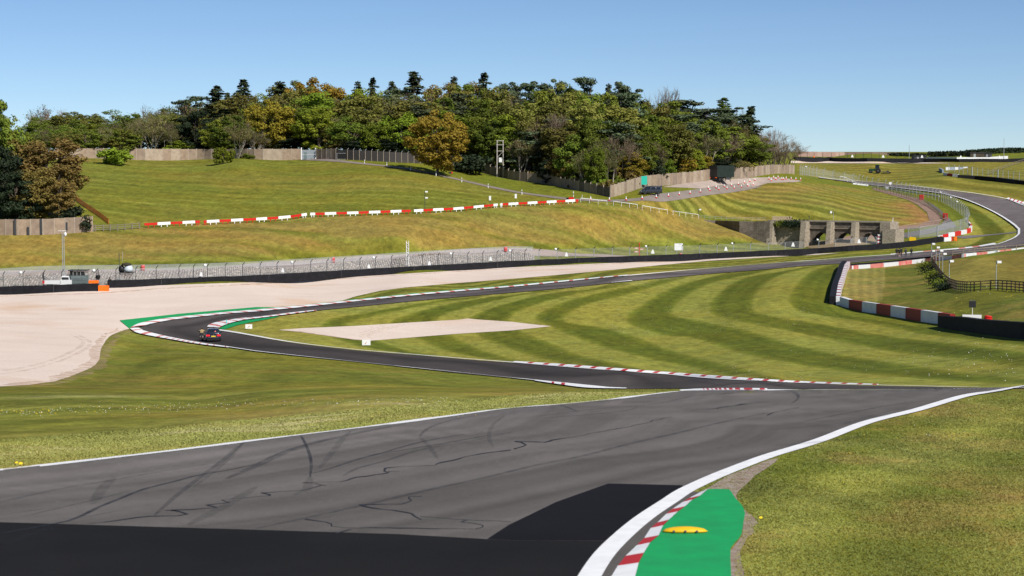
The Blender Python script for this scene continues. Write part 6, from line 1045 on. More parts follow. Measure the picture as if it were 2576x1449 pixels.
# ------------------------------------------------------------------ flowers and grass blades
def flowers():
    rng = np.random.default_rng(3); U = []; V = []; Sz = []; K = []
    def add(n_, u0, u1, f, sp, s_, yl):
        u = rng.uniform(u0, u1, n_); v = np.array([f(q) for q in u]) + rng.normal(size=n_) * sp; U.append(u); V.append(v); Sz.append(rng.uniform(.5, 1.1, n_) * s_ * (.33 if n_ > 5 else .45)); K.append(rng.random(n_) < yl)
    add(240, 0, 640, lambda u: 1040 - u * .035, 6, .042, .35); add(120, 620, 1150, lambda u: 1016 - (u - 620) * .012, 5, .042, .3); add(60, 0, 150, lambda u: 1036, 5, .05, .8); add(420, 1300, 2560, lambda u: rng.uniform(745, 960), 0, .07, .2); add(160, 1800, 2560, lambda u: rng.uniform(850, 950), 0, .06, .2); add(160, 1540, 2050, lambda u: rng.uniform(770, 840), 0, .08, .15)
    add(70, 2230, 2560, lambda u: rng.uniform(690, 790), 0, .12, .9); add(40, 2050, 2500, lambda u: 1200 - (u - 2050) * .35, 30, .03, .8); add(3, 38, 56, lambda u: 1168 + (u - 38) * .25, .5, .10, 1.0); add(1, 1914, 1916, lambda u: 1308, .3, .10, 1); add(40, 600, 1200, lambda u: rng.uniform(1080,1110) - (u - 600) * .1, 3, .03, .9); add(60, 200, 1400, lambda u: rng.uniform(420, 620), 0, .10, .1)
    U, V, Sz, K = map(np.concatenate, (U, V, Sz, K)); P = WA(U, V, .03); n_ = len(P); a = np.arange(6) * math.pi / 3; ring = np.stack([np.cos(a), np.sin(a) * .6, .6 + np.sin(a) * .55], 1); VV_ = P[:, None] + ring[None] * Sz[:, None, None]; F = np.arange(n_ * 6).reshape(n_, 6); ok = ~pip([tuple(p) for p in farpoly], U, V) & ~pip([(2100,640),(2400,640),(2400,830),(2100,790)], U, V) | (V < 640); VV_ = VV_[ok]; K = K[ok]; n_ = len(K)
    o = np_mesh('flowers', VV_.reshape(-1, 3), np.arange(n_ * 6).reshape(n_, 6), [mat('daisy_white', (.80,.80,.74)), mat('dandelion', (.80,.55,.02))], midx=K.astype(int)); tag(o, 'scattered daisies and dandelions in the mown grass', 'flowers', kind='stuff')
flowers()
def blades():
    rng = np.random.default_rng(8); us, vs_ = [], []
    n_ = 110000; u = rng.uniform(1750, 2640, n_ * 2); v = 960 + 620 * rng.random(n_ * 2) ** .8; R_ = [(p[0] + 6, p[1] + 3) for p in FG_R] ; ok = pip([(p[0] + 10, p[1] + 6) for p in FG_R if p[1] < 1290] + [(1850,1240),(1880,1290),(1872,1330),(1850,1400),(1846,1600),(2700,1600),(2700,960)], u, v); ok &= rng.random(len(u)) < .55; us.append(u[ok]); vs_.append(v[ok])
    u = rng.uniform(-60, 1720, 90000); fl = np.interp(u, [p[0] for p in FG_L][::1], [p[1] for p in FG_L]); v = fl - 2 - 75 * rng.random(len(u)) ** 1.2 * np.interp(u, [0, 1500], [1, .35]); us.append(u); vs_.append(v)
    U, V = np.concatenate(us), np.concatenate(vs_); P = WA(U, V); n_ = len(P); hgt = rng.uniform(.008, .022, n_) * np.interp(P[:, 1], [28, 50], [1, 1.4]); wd = .007 + P[:, 1] * .00022; a = rng.uniform(0, 6.28, n_); dx = np.stack([np.cos(a) * wd, np.sin(a) * wd, np.zeros(n_)], 1); tip = P + np.stack([rng.normal(size=n_) * .025, rng.normal(size=n_) * .025, hgt], 1)
    VV_ = np.stack([P - dx, P + dx, tip], 1).reshape(-1, 3); col = ground_colour(np.repeat(P[:, 0], 1), P[:, 1], P[:, 2], U, V) * rng.uniform(1.0, 1.35, n_)[:, None]
    m = bpy.data.materials.new('grass_blade'); m.use_nodes = True; t = m.node_tree; b = t.nodes['Principled BSDF']; b.inputs['Roughness'].default_value = .7; at = t.nodes.new('ShaderNodeAttribute'); at.attribute_name = 'gcol'; t.links.new(at.outputs[0], b.inputs['Base Color'])
    o = np_mesh('grass_blades', VV_, np.arange(n_ * 3).reshape(-1, 3), m, colors={'gcol': np.repeat(np.clip(col, 0, 1), 3, 0)}); tag(o, 'short mown grass blades beside the near track', 'grass', kind='stuff')
blades()
# yellow sausage bump on the green pad
A_ = W(*cv5((1295,1040))); B_ = W(*cv5((1757,1040))); d = B_ - A_; secs = []
for k in range(13):
    f = k / 12; s_ = math.sin(math.pi * min(max(f, .0), 1)) ** .45 if 0 < f < 1 else .02; c = A_.lerp(B_, f); secs.append([Vector((c.x, c.y + math.cos(t_) * .13 * s_, c.z + .07 + max(0, math.sin(t_)) * .085 * s_)) for t_ in [math.pi * j / 8 for j in range(9)]])
mb = MB(); mb.loft(secs); tag(mb.build('sausage_kerb', YELLOW, None, True), 'yellow rounded sausage kerb lying across the green pad', 'kerb')
bo = C.objects[-1]
for f in (.24, .49, .74): c = A_.lerp(B_, f); MB().tube((c.x, c.y - .125, c.z + .085), (c.x, c.y - .145, c.z + .10), .022, .022, 8).build('bolt_hole', DARKST, bo)
# ------------------------------------------------------------------ vehicles
GLASS = mat('dark_glass', (.012,.016,.020), rough=.12, spec=.6); TYRE = mat('tyre', (.016,.016,.016), rough=.85); RIM = mat('wheel_rim', (.45,.46,.48), rough=.35, metal=.6); CARP = mat('car_paint_blue_grey', (.030,.038,.055), rough=.22, metal=.35, coat=.6); VANP = mat('van_paint', (.040,.043,.052), rough=.3, metal=.3, coat=.4)
TAIL = mat('tail_light', (.85,.015,.02), rough=.3, emis=.9); CHROME = mat('chrome', (.7,.72,.75), rough=.15, metal=.9); PLATE = mat('number_plate', (.85,.60,.05), rough=.4)
def wheel(root, x, y, r, w_=.24):
    ty = MB().lathe((0, 0, 0), [(r * .62, -w_ / 2), (r * .95, -w_ / 2), (r, -w_ * .3), (r, w_ * .3), (r * .95, w_ / 2), (r * .62, w_ / 2)], 20, Matrix.Rotation(math.pi / 2, 3, 'Y')); g = empty('wheel', (x, y, r)); g.parent = root; ty.build('tyre', TYRE, g, True); m_ = MB().lathe((0, 0, 0), [(r * .1, -w_ * .51), (r * .62, -w_ * .42), (r * .64, w_ * .42), (r * .1, w_ * .51)], 14, Matrix.Rotation(math.pi / 2, 3, 'Y')); m_.build('rim', RIM, g)
def body_loft(prof, wid, yarr):               # prof(y) -> (zlow, zbelt, zroof, roofhalf)
    secs = []
    for y in yarr:
        zl, zb, zr, hb, hr = prof(y); secs.append([Vector(p) for p in [(-hb * .92, y, zl), (-hb, y, zl + .18), (-hb, y, (zl + zb) / 2 + .1), (-hb * .97, y, zb), (-hr, y, zr - .06), (-hr * .85, y, zr), (hr * .85, y, zr), (hr, y, zr - .06), (hb * .97, y, zb), (hb, y, (zl + zb) / 2 + .1), (hb, y, zl + .18), (hb * .92, y, zl)]])
    return MB().loft(secs)
p = W(536.8, 859.5); car = empty('estate_car', p, R(9.5), 'dark blue grey estate car with red tail lights lit, braking into the hairpin', 'car'); I = np.interp
ys = [-2.1, -2.0, -1.7, -1.2, -.4, .3, .9, 1.5, 1.9, 2.1]
body_loft(lambda y: (I(y, [-2.1, -1.9, 1.9, 2.1], [.42, .3, .3, .42]), I(y, [-2.1, -2, .9, 2.1], [.82, .98, .96, .72]), I(y, [-2.1, -2.0, -1.7, -1.2, .3, 1.0, 2.1], [.92, 1.2, 1.52, 1.60, 1.58, 1.02, .80]), I(y, [-2.1, -1.8, 1.7, 2.1], [.80, .90, .90, .74]), I(y, [-2.1, -1.7, .3, 1.0, 2.1], [.70, .62, .64, .74, .6])), 1.8, ys).build('body', CARP, car, True)
mb = MB(); mb.add([(-.60, -2.09, 1.02), (.60, -2.09, 1.02), (.50, -1.79, 1.47), (-.50, -1.79, 1.47)], [(0, 1, 2, 3)]); mb.build('rear_window', GLASS, car)
for s in (-1, 1):
    MB().box((s * .62, -2.09, .90), (.40, .10, .15)).build('tail_light', TAIL, car); mb = MB(); mb.add([(s * .885, -1.5, 1.02), (s * .895, .6, 1.0), (s * .665, .25, 1.48), (s * .655, -1.35, 1.49)], [(0, 1, 2, 3)][:1]); mb.build('side_window', GLASS, car); MB().box((s * .93, .55, 1.05), (.14, .12, .14)).build('mirror', CARP, car)
    for y in (-1.3, 1.3): wheel(car, s * .80, y, .34)
MB().box((0, -2.12, .80), (.50, .03, .12)).build('number_plate', PLATE, car); MB().box((0, -2.10, .44), (1.5, .16, .22)).build('bumper', BLACKP, car); MB().box((0, -2.125, .67), (1.2, .03, .05)).build('chrome_strip', CHROME, car); MB().lathe((0, -2.10, .95), [(.05, 0), (.05, .02)], 12, Matrix.Rotation(math.pi / 2, 3, 'X')).build('badge', CHROME, car); MB().tube((-.35, -2.12, .34), (-.35, -1.95, .34), .04).tube((.35, -2.12, .34), (.35, -1.95, .34), .04).build('exhaust', CHROME, car)
MB().tube((.15, -1.86, 1.2), (.28, -1.78, 1.38), .10, .09, 10).build('sticker', mat('window_sticker', (.75,.2,.2)), car)
car.scale = (.93, .93, .96)
# van: front to the left
p = W(1637, 489.5); van = empty('van', (p.x, p.y, p.z), R(90 + 9), 'dark grey van parked on the grass before the sunlit wall', 'van')
ys = [-2.45, -2.38, -1.5, 0, 1.0, 1.5, 2.0, 2.4, 2.5]
body_loft(lambda y: (I(y, [-2.45, 2.5], [.32, .30]), I(y, [-2.45, 1.2, 2.5], [1.15, 1.12, .85]), I(y, [-2.45, -2.38, 0, .9, 1.6, 2.1, 2.5], [1.8, 1.95, 1.97, 1.93, 1.42, 1.08, .9]), I(y, [-2.45, -2.3, 2.1, 2.5], [.93, .97, .96, .8]), I(y, [-2.45, .9, 1.7, 2.5], [.84, .82, .80, .7])), 1.9, ys).build('body', VANP, van, True)
mb = MB(); mb.add([(-.80, 1.04, 1.90), (.80, 1.04, 1.90), (.86, 1.78, 1.33), (-.86, 1.78, 1.33)], [(3, 2, 1, 0)]); mb.v = [q + Vector((0, .03, .02)) for q in mb.v]; mb.build('windscreen', mat('bright_glass', (.35,.40,.45), rough=.05, spec=.8), van)
for s in (-1, 1):
    for y0, y1, nm in ((.25, 1.15, 'door_window'), (-.9, .1, 'side_window'), (-2.1, -1.05, 'side_window')):
        mb = MB(); mb.add([(s * .965, y0, 1.18), (s * .965, y1 + (.35 if y1 > 1 else 0), 1.18), (s * .875, y1, 1.72), (s * .875, y0, 1.72)], [(0, 1, 2, 3)]); mb.build(nm, GLASS, van)
    MB().box((s * 1.05, 1.35, 1.25), (.18, .14, .24)).build('mirror', BLACKP, van); MB().box((s * .72, 2.42, .82), (.28, .12, .2)).build('headlight', CHROME, van); MB().box((s * .86, -2.44, 1.0), (.1, .06, .5)).build('tail_light', REDM, van)
    for y in (-1.55, 1.55): wheel(van, s * .84, y, .35)
MB().box((0, 2.45, .42), (1.7, .16, .24)).build('bumper', BLACKP, van)
# lorry trailer: rear to the camera-left
p = W(1795, 456.5); tr = empty('lorry_trailer', (p.x, p.y, p.z), R(-42), 'tall dark green black box lorry trailer parked in the gravel yard', 'trailer'); TG = mat('trailer_side', (.022,.030,.024), rough=.35, noise=.3, nscale=.8)
MB().box((0, 3.55, 2.6), (2.55, 7.5, 3.0)).build('box_body', TG, tr); MB().box((0, 3.55, .95), (1.0, 7.3, .3)).build('chassis', DARKST, tr); mb = MB()
for s in (-1, 1): MB().box((s * .63, -.235, 2.62), (1.2, .05, 2.7)).build('rear_door', mat('trailer_door', (.030,.030,.030), rough=.4), tr); MB().box((s * .95, -.26, .98), (.5, .06, .18)).build('tail_light', mat('amber_red_light', (.75,.12,.02), emis=.3), tr); MB().box((s * .8, 6.2, .5), (.14, .14, 1.1)).build('landing_leg', DARKST, tr); MB().box((s * 1.22, 4.6, .75), (.05, 2.0, .6)).build('side_guard', DARKST, tr)
for y in (1.2, 2.35):
    for s in (-1, 1): wheel(tr, s * 1.02, y, .5, .32)
MB().box((0, -.15, .55), (2.3, .1, .2)).build('bumper', DARKST, tr)
# tractor with mower
p = W(2203, 436.5); tc_ = empty('tractor', (p.x, p.y, p.z), R(78), 'green tractor with mower mowing the far right field', 'tractor'); TGR = mat('tractor_green', (.015,.075,.030), rough=.4)
MB().box((0, 1.3, 1.25), (.9, 2.2, .8)).build('bonnet', TGR, tc_); MB().box((0, -.6, 1.5), (1.5, 1.5, .7)).build('mudguards', TGR, tc_); MB().box((0, -.5, 2.35), (1.4, 1.5, 1.1), taper=.88).build('cab', GLASS, tc_); MB().box((0, -.5, 2.98), (1.55, 1.7, .18)).build('cab_roof', TGR, tc_)
for s in (-1, 1): wheel(tc_, s * .95, -.8, .95, .6); wheel(tc_, s * .85, 1.7, .62, .42)
g = empty('mower', (p.x + 3.6, p.y - .6, p.z), R(78), 'wide dark mower deck towed behind the tractor', 'mower'); MB().box((0, 0, .5), (3.6, 2.6, .3)).box((0, -.4, .8), (1.2, .8, .4)).build('deck', DARKST, g); MB().tube((0, .9, .6), (0, 2.0, .7), .06).build('drawbar', DARKST, g)
for s in (-1, 1): wheel(g, s * 1.6, -1.2, .3, .2)
# ------------------------------------------------------------------ people
SKIN = mat('skin', (.52,.33,.24), rough=.6); CLOTHB = mat('black_cloth', (.014,.014,.017), rough=.85); CLOTHG = mat('dark_grey_cloth', (.035,.037,.042), rough=.85); HAIR = mat('dark_hair', (.03,.022,.016), rough=.8); SHOE = mat('pale_shoe', (.6,.6,.6)); TANC = mat('tan_jacket', (.30,.22,.11), rough=.8)
def person(loc, rz, label, stride=.22, arms=(.1, -.1), h=1.76, cloth=CLOTHB, legs=None, hair=HAIR, shoes=None, shorts=False, group=None, pose=None):
    k = h / 1.76; root = empty('person', loc, rz, label, 'person', group)
    J = {'pel': (0, 0, .95), 'wst': (0, .01, 1.12), 'che': (0, .0, 1.34), 'nec': (0, .02, 1.50), 'hed': (0, .04, 1.60), 'top': (0, .04, 1.72), 'ls': (-.19, 0, 1.43), 'le': (-.25, -.02, 1.15), 'lh': (-.26, .10 + arms[0], .90), 'rs': (.19, 0, 1.43), 're': (.25, -.02, 1.15), 'rh': (.26, .10 + arms[1], .90), 'lp': (-.10, 0, .92), 'lk': (-.11, stride * .6, .50), 'la': (-.11, stride * .9 - .04, .09), 'lt': (-.12, stride + .14, .04), 'rp': (.10, 0, .92), 'rk': (.11, -stride * .2, .50), 'ra': (.11, -stride, .10), 'rt': (.12, -stride + .17, .04)}
    if pose: J.update(pose)
    Rr = {'pel': .15, 'wst': .135, 'che': .17, 'nec': .06, 'hed': .095, 'top': .07, 'ls': .07, 'le': .048, 'lh': .035, 'rs': .07, 're': .048, 'rh': .035, 'lp': .095, 'lk': .065, 'la': .045, 'lt': .035, 'rp': .095, 'rk': .065, 'ra': .045, 'rt': .035}
    E = [('pel', 'wst'), ('wst', 'che'), ('che', 'nec'), ('nec', 'hed'), ('hed', 'top'), ('che', 'ls'), ('ls', 'le'), ('le', 'lh'), ('che', 'rs'), ('rs', 're'), ('re', 'rh'), ('pel', 'lp'), ('lp', 'lk'), ('lk', 'la'), ('la', 'lt'), ('pel', 'rp'), ('rp', 'rk'), ('rk', 'ra'), ('ra', 'rt')]; nm = list(J); me = bpy.data.meshes.new('body'); me.from_pydata([tuple(c * k for c in J[n_]) for n_ in nm], [(nm.index(a), nm.index(b)) for a, b in E], []); o = bpy.data.objects.new('body', me); C.objects.link(o); o.parent = root
    md = o.modifiers.new('skin', 'SKIN'); md.use_smooth_shade = True
    for i, n_ in enumerate(nm): me.skin_vertices[0].data[i].radius = (Rr[n_] * k * (1.25 if n_ in ('che', 'pel', 'wst') else 1), Rr[n_] * k)
    me.skin_vertices[0].data[0].use_root = True; o.modifiers.new('sub', 'SUBSURF').levels = 2; o.modifiers['sub'].render_levels = 2
    dg = bpy.context.evaluated_depsgraph_get(); me2 = bpy.data.meshes.new_from_object(o.evaluated_get(dg)); o.modifiers.clear(); o.data = me2; me2.materials.clear()
    for m in (cloth, SKIN, legs or cloth, shoes or CLOTHB): me2.materials.append(m)
    for f in me2.polygons:
        z = f.center.z / k; x = abs(f.center.x) / k; f.use_smooth = True
        f.material_index = 1 if (z > 1.50 and x < .13 and not pose) or (z < .97 and x > .22) or (shorts and .12 < z < .55) else (3 if z < .12 else (2 if z < .95 else 0))
    hx, hy, hz_ = J['hed']; mb = MB().lathe((hx * k, (hy - .015) * k, (hz_ + .02) * k), [(.100 * k, -.02 * k), (.108 * k, .04 * k), (.085 * k, .10 * k), (.03 * k, .135 * k)], 12); mb.build('hair', hair, root, True)
    MB().box((hx * k, (hy + .105) * k, (hz_ - .01) * k), (.028 * k, .03 * k, .05 * k)).build('nose', SKIN, root); return root
gp = 'people walking along the track'
for (u, v, rz, lab, kw) in [(2255.6,646.5,.1,'leftmost walker of the tight group of three in black',dict(stride=.2)),(2262,648,-.2,'middle walker of the tight group in black top and shorts with bare calves',dict(stride=.15, shorts=True, shoes=SHOE)),(2267,645.5,.25,'rightmost walker of the tight group of three in black',dict(stride=-.2)),(2278.5,647.6,.0,'lone walker in dark clothes and pale shoes between the group and the last walker',dict(stride=.24, shoes=SHOE, cloth=CLOTHG)),(2292.5,646.5,-.15,'rightmost walker in black jacket and dark grey trousers with pale shoes',dict(stride=.12, legs=CLOTHG, shoes=SHOE))]:
    p = W(u, v); person((p.x, p.y, p.z + .02), rz, lab, group=gp, **kw)
p = W(272, 722.5); person((p.x, p.y + 1.1, p.z - .45), R(200), 'dark haired person behind the barrier beside the orange block, only head and shoulders showing', stride=.05, h=1.85)
# rider on quad beside the car
p = W(508.5, 858.5); qd_ = empty('motorcycle', p, R(6), 'olive motorcycle running beside the left flank of the dark car', 'motorcycle')
MB().box((0, .1, .62), (.34, 1.1, .30), taper=.8).build('seat', BLACKP, qd_); MB().box((0, -.55, .52), (.34, .16, .26)).build('rear_plate', mat('pale_plate', (.55,.42,.38)), qd_); MB().box((0, .45, .80), (.42, .5, .26), taper=.7).build('fuel_tank', mat('olive_paint', (.14,.12,.05)), qd_); wheel(qd_, 0, -.55, .34, .2); wheel(qd_, 0, .75, .32, .16); MB().tube((-.42, .65, 1.0), (.42, .65, 1.0), .025).build('handlebar', DARKST, qd_)
person((p.x - .02, p.y - .05, p.z), R(6), 'crouched rider in tan jacket on the motorcycle beside the car', cloth=TANC, legs=CLOTHG, pose={'pel': (0, -.12, .86), 'wst': (0, -.06, 1.0), 'che': (0, .10, 1.18), 'nec': (0, .22, 1.28), 'hed': (0, .30, 1.34), 'top': (0, .34, 1.44), 'ls': (-.22, .12, 1.20), 'le': (-.36, .30, 1.0), 'lh': (-.36, .58, .98), 'rs': (.22, .12, 1.20), 're': (.36, .30, 1.0), 'rh': (.36, .58, .98), 'lp': (-.14, -.08, .82), 'lk': (-.27, .28, .62), 'la': (-.24, .0, .30), 'lt': (-.24, .16, .24), 'rp': (.14, -.08, .82), 'rk': (.27, .28, .62), 'ra': (.24, .0, .30), 'rt': (.24, .16, .24)})
# ------------------------------------------------------------------ cones, posts, boards, drums
def cone_at(u, v, label, src=[None]):
    p = W(u, v); p.z += .10
    if src[0] is None:
        r_ = empty('traffic_cone', p); MB().box((0, 0, .03), (.46, .46, .06)).build('base', REDM, r_); MB().lathe((0, 0, 0), [(.19, .06), (.145, .28)], 12).build('cone_body', REDM, r_); MB().lathe((0, 0, 0), [(.147, .28), (.085, .62)], 12).build('white_sleeve', WHITEM, r_); MB().lathe((0, 0, 0), [(.085, .62), (.05, .80), (.035, .82)], 12).build('cone_tip', WHITEM, r_); src[0] = r_; o = r_
    else: o = copy_tree(src[0], loc=p)
    tag(o, label, 'traffic cone', 'red and white traffic cones along the service road')
    return o
ow = lambda i: ['first','second','third','fourth','fifth','sixth','seventh','eighth','ninth','tenth','eleventh','twelfth','thirteenth','fourteenth','fifteenth','sixteenth','seventeenth','eighteenth'][i]
cx5 = lambda x, y: (1475.8 + x * .16667, 362.2 + y * .16667)
for i, (x, y) in enumerate([(60,852),(343,862),(595,857),(837,840),(1050,822),(1235,802),(1398,778),(1560,758),(1715,737),(1858,714),(1994,698),(2117,689),(2227,678),(2332,662),(2430,644),(2514,630)]): cone_at(*cx5(x, y), f'{ow(i)} cone from left in the near line beside the service road')
for i, (x, y) in enumerate([(1838,684),(1954,674),(2077,657),(2187,642),(2290,622),(2380,599),(2461,577),(2538,560)]): cone_at(*cx5(x, y), f'{ow(i)} cone from left in the back line below the lorry trailer')
for i, (x, y) in enumerate([(8,628),(32,645),(56,618),(78,632),(101,615),(138,632),(154,632),(182,627),(232,629),(280,634),(328,636)]): cone_at(*z4(x, y), f'{ow(i)} cone from left in the cluster right of the gravel yard')
def simple_post(label, u, v0, v1, w_=.16, m=WHITEM, band=None, name='marker_post', board=None, group=None, dy=0.0):
    p = W(u, v1); p.y += dy; H_ = zat(v0, p.y) - p.z; r_ = empty(name, p, 0, label, 'post', group); MB().tube((0, 0, -.1), (0, 0, H_ if not board else H_ - board), w_ / 2, w_ / 2, 8).build('post', m if not board else DARKST, r_)
    if band: MB().tube((0, 0, H_ * .55), (0, 0, H_ * .72), w_ / 2 + .01, w_ / 2 + .01, 8).build('band', band, r_)
    if board: MB().box((0, -.03, H_ - board / 2), (.42, .05, board)).build('board', WHITEM, r_)
    return r_
for i, (u, a, b) in enumerate([(917,402,411.7),(973,408,416.5),(1033,419,428.7),(1097,430.5,443),(1161.5,447,458),(1228,462,473),(1312.8,477,489.5)]): simple_post(f'{ow(i)} white marker post from the left along the hill path', u, a, b, band=DARKST, group='white marker posts along the hill path')
simple_post('white board on a thin post above the fourth length of board rail', 1232.7, 493, 516, .06, board=.9, name='sign_post'); simple_post('white board on a thin post at the start of the fifth length of board rail', 1297.5, 488, 514, .06, board=.9, name='sign_post'); simple_post('white marker post beside the red box at the end of the board rail', 1442.5, 481, 500, .14, band=DARKST); simple_post('slim leaning white post right of the board rail', 1464.5, 490, 501, .07)
p = W(1437, 504); g = empty('red_box', p, 0, 'red box with black stand at the right end of the board rail', 'box'); MB().box((0, 0, .45), (1.1, .5, .5)).build('box_body', REDM, g); MB().box((-.8, .1, .3), (.6, .3, .5)).build('stand', BLACKP, g)
def lamp(label, u, v0, v1, heads=1, m=GALV, group=None, hm=WHITEM, dy=0.0):
    p = W(u, v1); p.y += dy; H_ = zat(v0, p.y) - p.z; r_ = empty('lamp_post', p, 0, label, 'lamp post', group); MB().tube((0, 0, -.1), (0, 0, H_), .06, .05, 8).build('pole', m, r_)
    for k in range(heads): MB().box((.32, 0, H_ - .1 - k * 1.2), (.5, .35, .28)).build('lamp_head', hm, r_); MB().tube((0, 0, H_ - .1 - k * 1.2), (.2, 0, H_ - .1 - k * 1.2), .03).build('bracket', m, r_)
    return r_
for i, (u, a, b) in enumerate([(2343,612,665),(2354.5,621,672),(2363,629,676),(2371,637,686),(2387.5,655,712),(2505.5,657,728)]): lamp(['tallest double headed lamp post where the two wooden fences meet','second lamp post from the left by the wooden fence corner','third lamp post from the left by the wooden fence corner','fourth lamp post from the left by the wooden fence corner','lamp post on the slope just left of the four rail fence bend','lone lamp post behind the four rail fence at right'][i], u, a, b, 2 if i == 0 else 1, group='lamp posts on the right hand slope')
lamp('thin dark camera pole behind the third length of board rail', 1069, 481, 531, 2, m=DARKST); lamp('lamp post at the right end of the white hand rails', 1757.5, 526, 549, 1, m=DARKST)
p = W(1258, 447); g = empty('pole_frame', (p.x, p.y + 1, p.z), 0, 'tall two legged pole frame with a white box before the wood', 'pole'); H_ = zat(353, p.y + 1) - p.z; TW = mat('pale_timber', (.48,.44,.40), rough=.9)
for s in (-1, 1): MB().tube((s * .78, 0, 0), (s * .72, 0, H_), .14, .11).build('pole', TW, g)
for z in (H_ - .1, H_ - 1.1, H_ - 2.6): MB().box((0, 0, z), (1.9, .12, .14)).build('crossbar', TW, g)
MB().tube((-.7, 0, H_ - 4.2), (.6, 0, H_ - 2.9), .05).build('brace', TW, g); MB().box((.1, -.2, H_ - 4.8), (.8, .5, 1.1)).build('transformer_box', WHITEM, g); MB().box((0, 0, H_ - 5.5), (1.7, .1, .12)).build('crossbar', TW, g)
p = W(1620, 472.5); g = empty('turquoise_board', (p.x, p.y - .6, p.z), R(18), 'turquoise board standing against the sunlit wall behind the van', 'board'); MB().box((0, 0, 1.75), (1.45, .08, 2.0)).build('panel', mat('turquoise', (.02,.42,.33), rough=.5), g); MB().tube((-.6, .05, 0), (-.6, .05, 1), .05).build('leg', GALV, g); MB().tube((.6, .05, 0), (.6, .05, 1), .05).build('leg', GALV, g)
# corner boards
for u, v, w_, lab in [(626,828,17,'white corner board with a bent red arrow inside the hairpin'),(921.5,869.5,21,'white corner board with a red stroke below the infield gravel bed')]:
    p = W(u, v); k = p.y / FP; g = empty('corner_board', p, 0, lab, 'sign'); W_ = w_ * k; H_ = W_ * .66; MB().box((0, 0, H_ / 2 + .05), (W_, .12, H_)).build('board', WHITEM, g); ar = mat('board_red', (.6,.08,.05)); mb = MB(); mb.tube((-.12 * W_, -.08, .22 * W_), (.05 * W_, -.08, .46 * W_), .035 * W_, .02 * W_, 4)
    if u < 700: mb.tube((.05 * W_, -.08, .46 * W_), (.2 * W_, -.08, .46 * W_), .02 * W_, .03 * W_, 4)
    mb.build('red_mark', ar, g)
p = W(570.3, 817); tag(MB().tube((0, 0, 0), (0, 0, .62), .055).build('marker_post', mat('cyan_paint', (.10,.62,.66)), None, loc=p), 'short cyan post on the green strip inside the hairpin', 'post')
# drums and bins
def drum(u, v, h, r, lab, m=REDM):
    p = W(u, v); g = empty('drum', p, 0, lab, 'drum', 'red drums'); MB().lathe((0, 0, 0), [(r, 0), (r, h * .32), (r * 1.06, h * .34), (r, h * .36), (r, h * .66), (r * 1.06, h * .68), (r, h * .70), (r, h)], 16).build('drum_body', m, g, True); MB().lathe((0, 0, h), [(r * 1.04, 0), (r * 1.04, .04)], 16).build('lid', mat('drum_pale', (.75,.45,.42)), g)
PK = mat('faded_red_drum', (.60,.10,.10), noise=.2)
drum(359.5, 682, .95, .30, 'faded red drum on the path, left of the three by the mesh fence', PK); drum(838, 661.5, .95, .32, 'red drum on the path, middle of the three by the mesh fence', PK); drum(1271.5, 634.5, .95, .34, 'red drum on the path, right of the three near the end of the rubble bank', PK); drum(891, 688, .55, .42, 'low red bin at the foot of the rubble bank'); drum(1711.5, 643.5, .5, .33, 'small red bin under the white notice board')
for u, v, lab in [(2318, 504, 'red cabinet beside the guard rail at its bend'), (2377.5, 552, 'red cabinet at the lower end of the guard rail')]:
    p = W(u, v); g = empty('cabinet', p, 0, lab, 'cabinet', 'red cabinets by the guard rail'); MB().box((0, 0, .8), (1.1, .7, 1.4)).build('cabinet_body', REDM, g); MB().box((0, 0, 1.52), (1.2, .8, .06)).build('lid', REDM, g); MB().box((0, -.36, .8), (.9, .03, 1.1)).build('door', REDD, g)
# lattice mast, signpost, notice board
p = W(1022, 681); p = Vector((p.x, p.y + 4, hz(p.x, p.y + 4))); H_ = zat(606, p.y) - p.z; g = empty('lattice_mast', p, 0, 'white lattice mast rising behind the rubble bank', 'mast'); mb = MB()
for s in (-1, 1): MB().tube((s * .2, 0, 0), (s * .2, 0, H_), .05).build('leg', WHITEM, g)
for k in range(int(H_ / .4)): mb.tube((-.2 if k % 2 else .2, 0, k * .4), (.2 if k % 2 else -.2, 0, k * .4 + .4), .035, n=4)
mb.build('lattice', WHITEM, g)
p = W(1609, 651); p = Vector((p.x, p.y + .8, hz(p.x, p.y + .8))); H_ = zat(614, p.y) - p.z; g = empty('signpost', p, 0, 'red signpost with three pointing arms behind the long barrier', 'signpost'); MB().tube((0, 0, 0), (0, 0, H_), .08).build('pole', REDM, g)
for x0, x1, z in ((-.95, -.1, H_ - .8), (.1, .95, H_ - 1.0), (-.98, -.1, H_ - 1.5)): MB().box(((x0 + x1) / 2, -.08, z), (x1 - x0, .05, .24)).build('arm', REDF, g); MB().box(((x0 + x1) / 2 - .05, -.112, z), ((x1 - x0) * .5, .02, .12)).build('lettering', WHITEM, C.objects[-1])
MB().lathe((0, 0, H_), [(.2, 0), (.02, .25)], 6).build('finial', REDM, g)
p = W(1708, 645); p = Vector((p.x, p.y + .6, hz(p.x, p.y + .6))); zt_, zb_ = zat(612.5, p.y) - p.z, zat(629.5, p.y) - p.z; g = empty('notice_board', p, 0, 'large white notice board on two legs before the dry slope', 'notice board'); MB().box((0, 0, (zt_ + zb_) / 2), (1.72, .07, zt_ - zb_)).build('board', WHITEM, g); MB().tube((-.45, .02, 0), (-.45, .02, zb_ + .1), .04).build('leg', GALV, g); MB().tube((.62, .02, 0), (.62, .02, zb_ + .1), .04).build('leg', GALV, g); MB().box((.3, -.045, zt_ - .18), (.5, .02, .06)).build('heading', mat('faint_blue', (.3,.35,.45)), g)
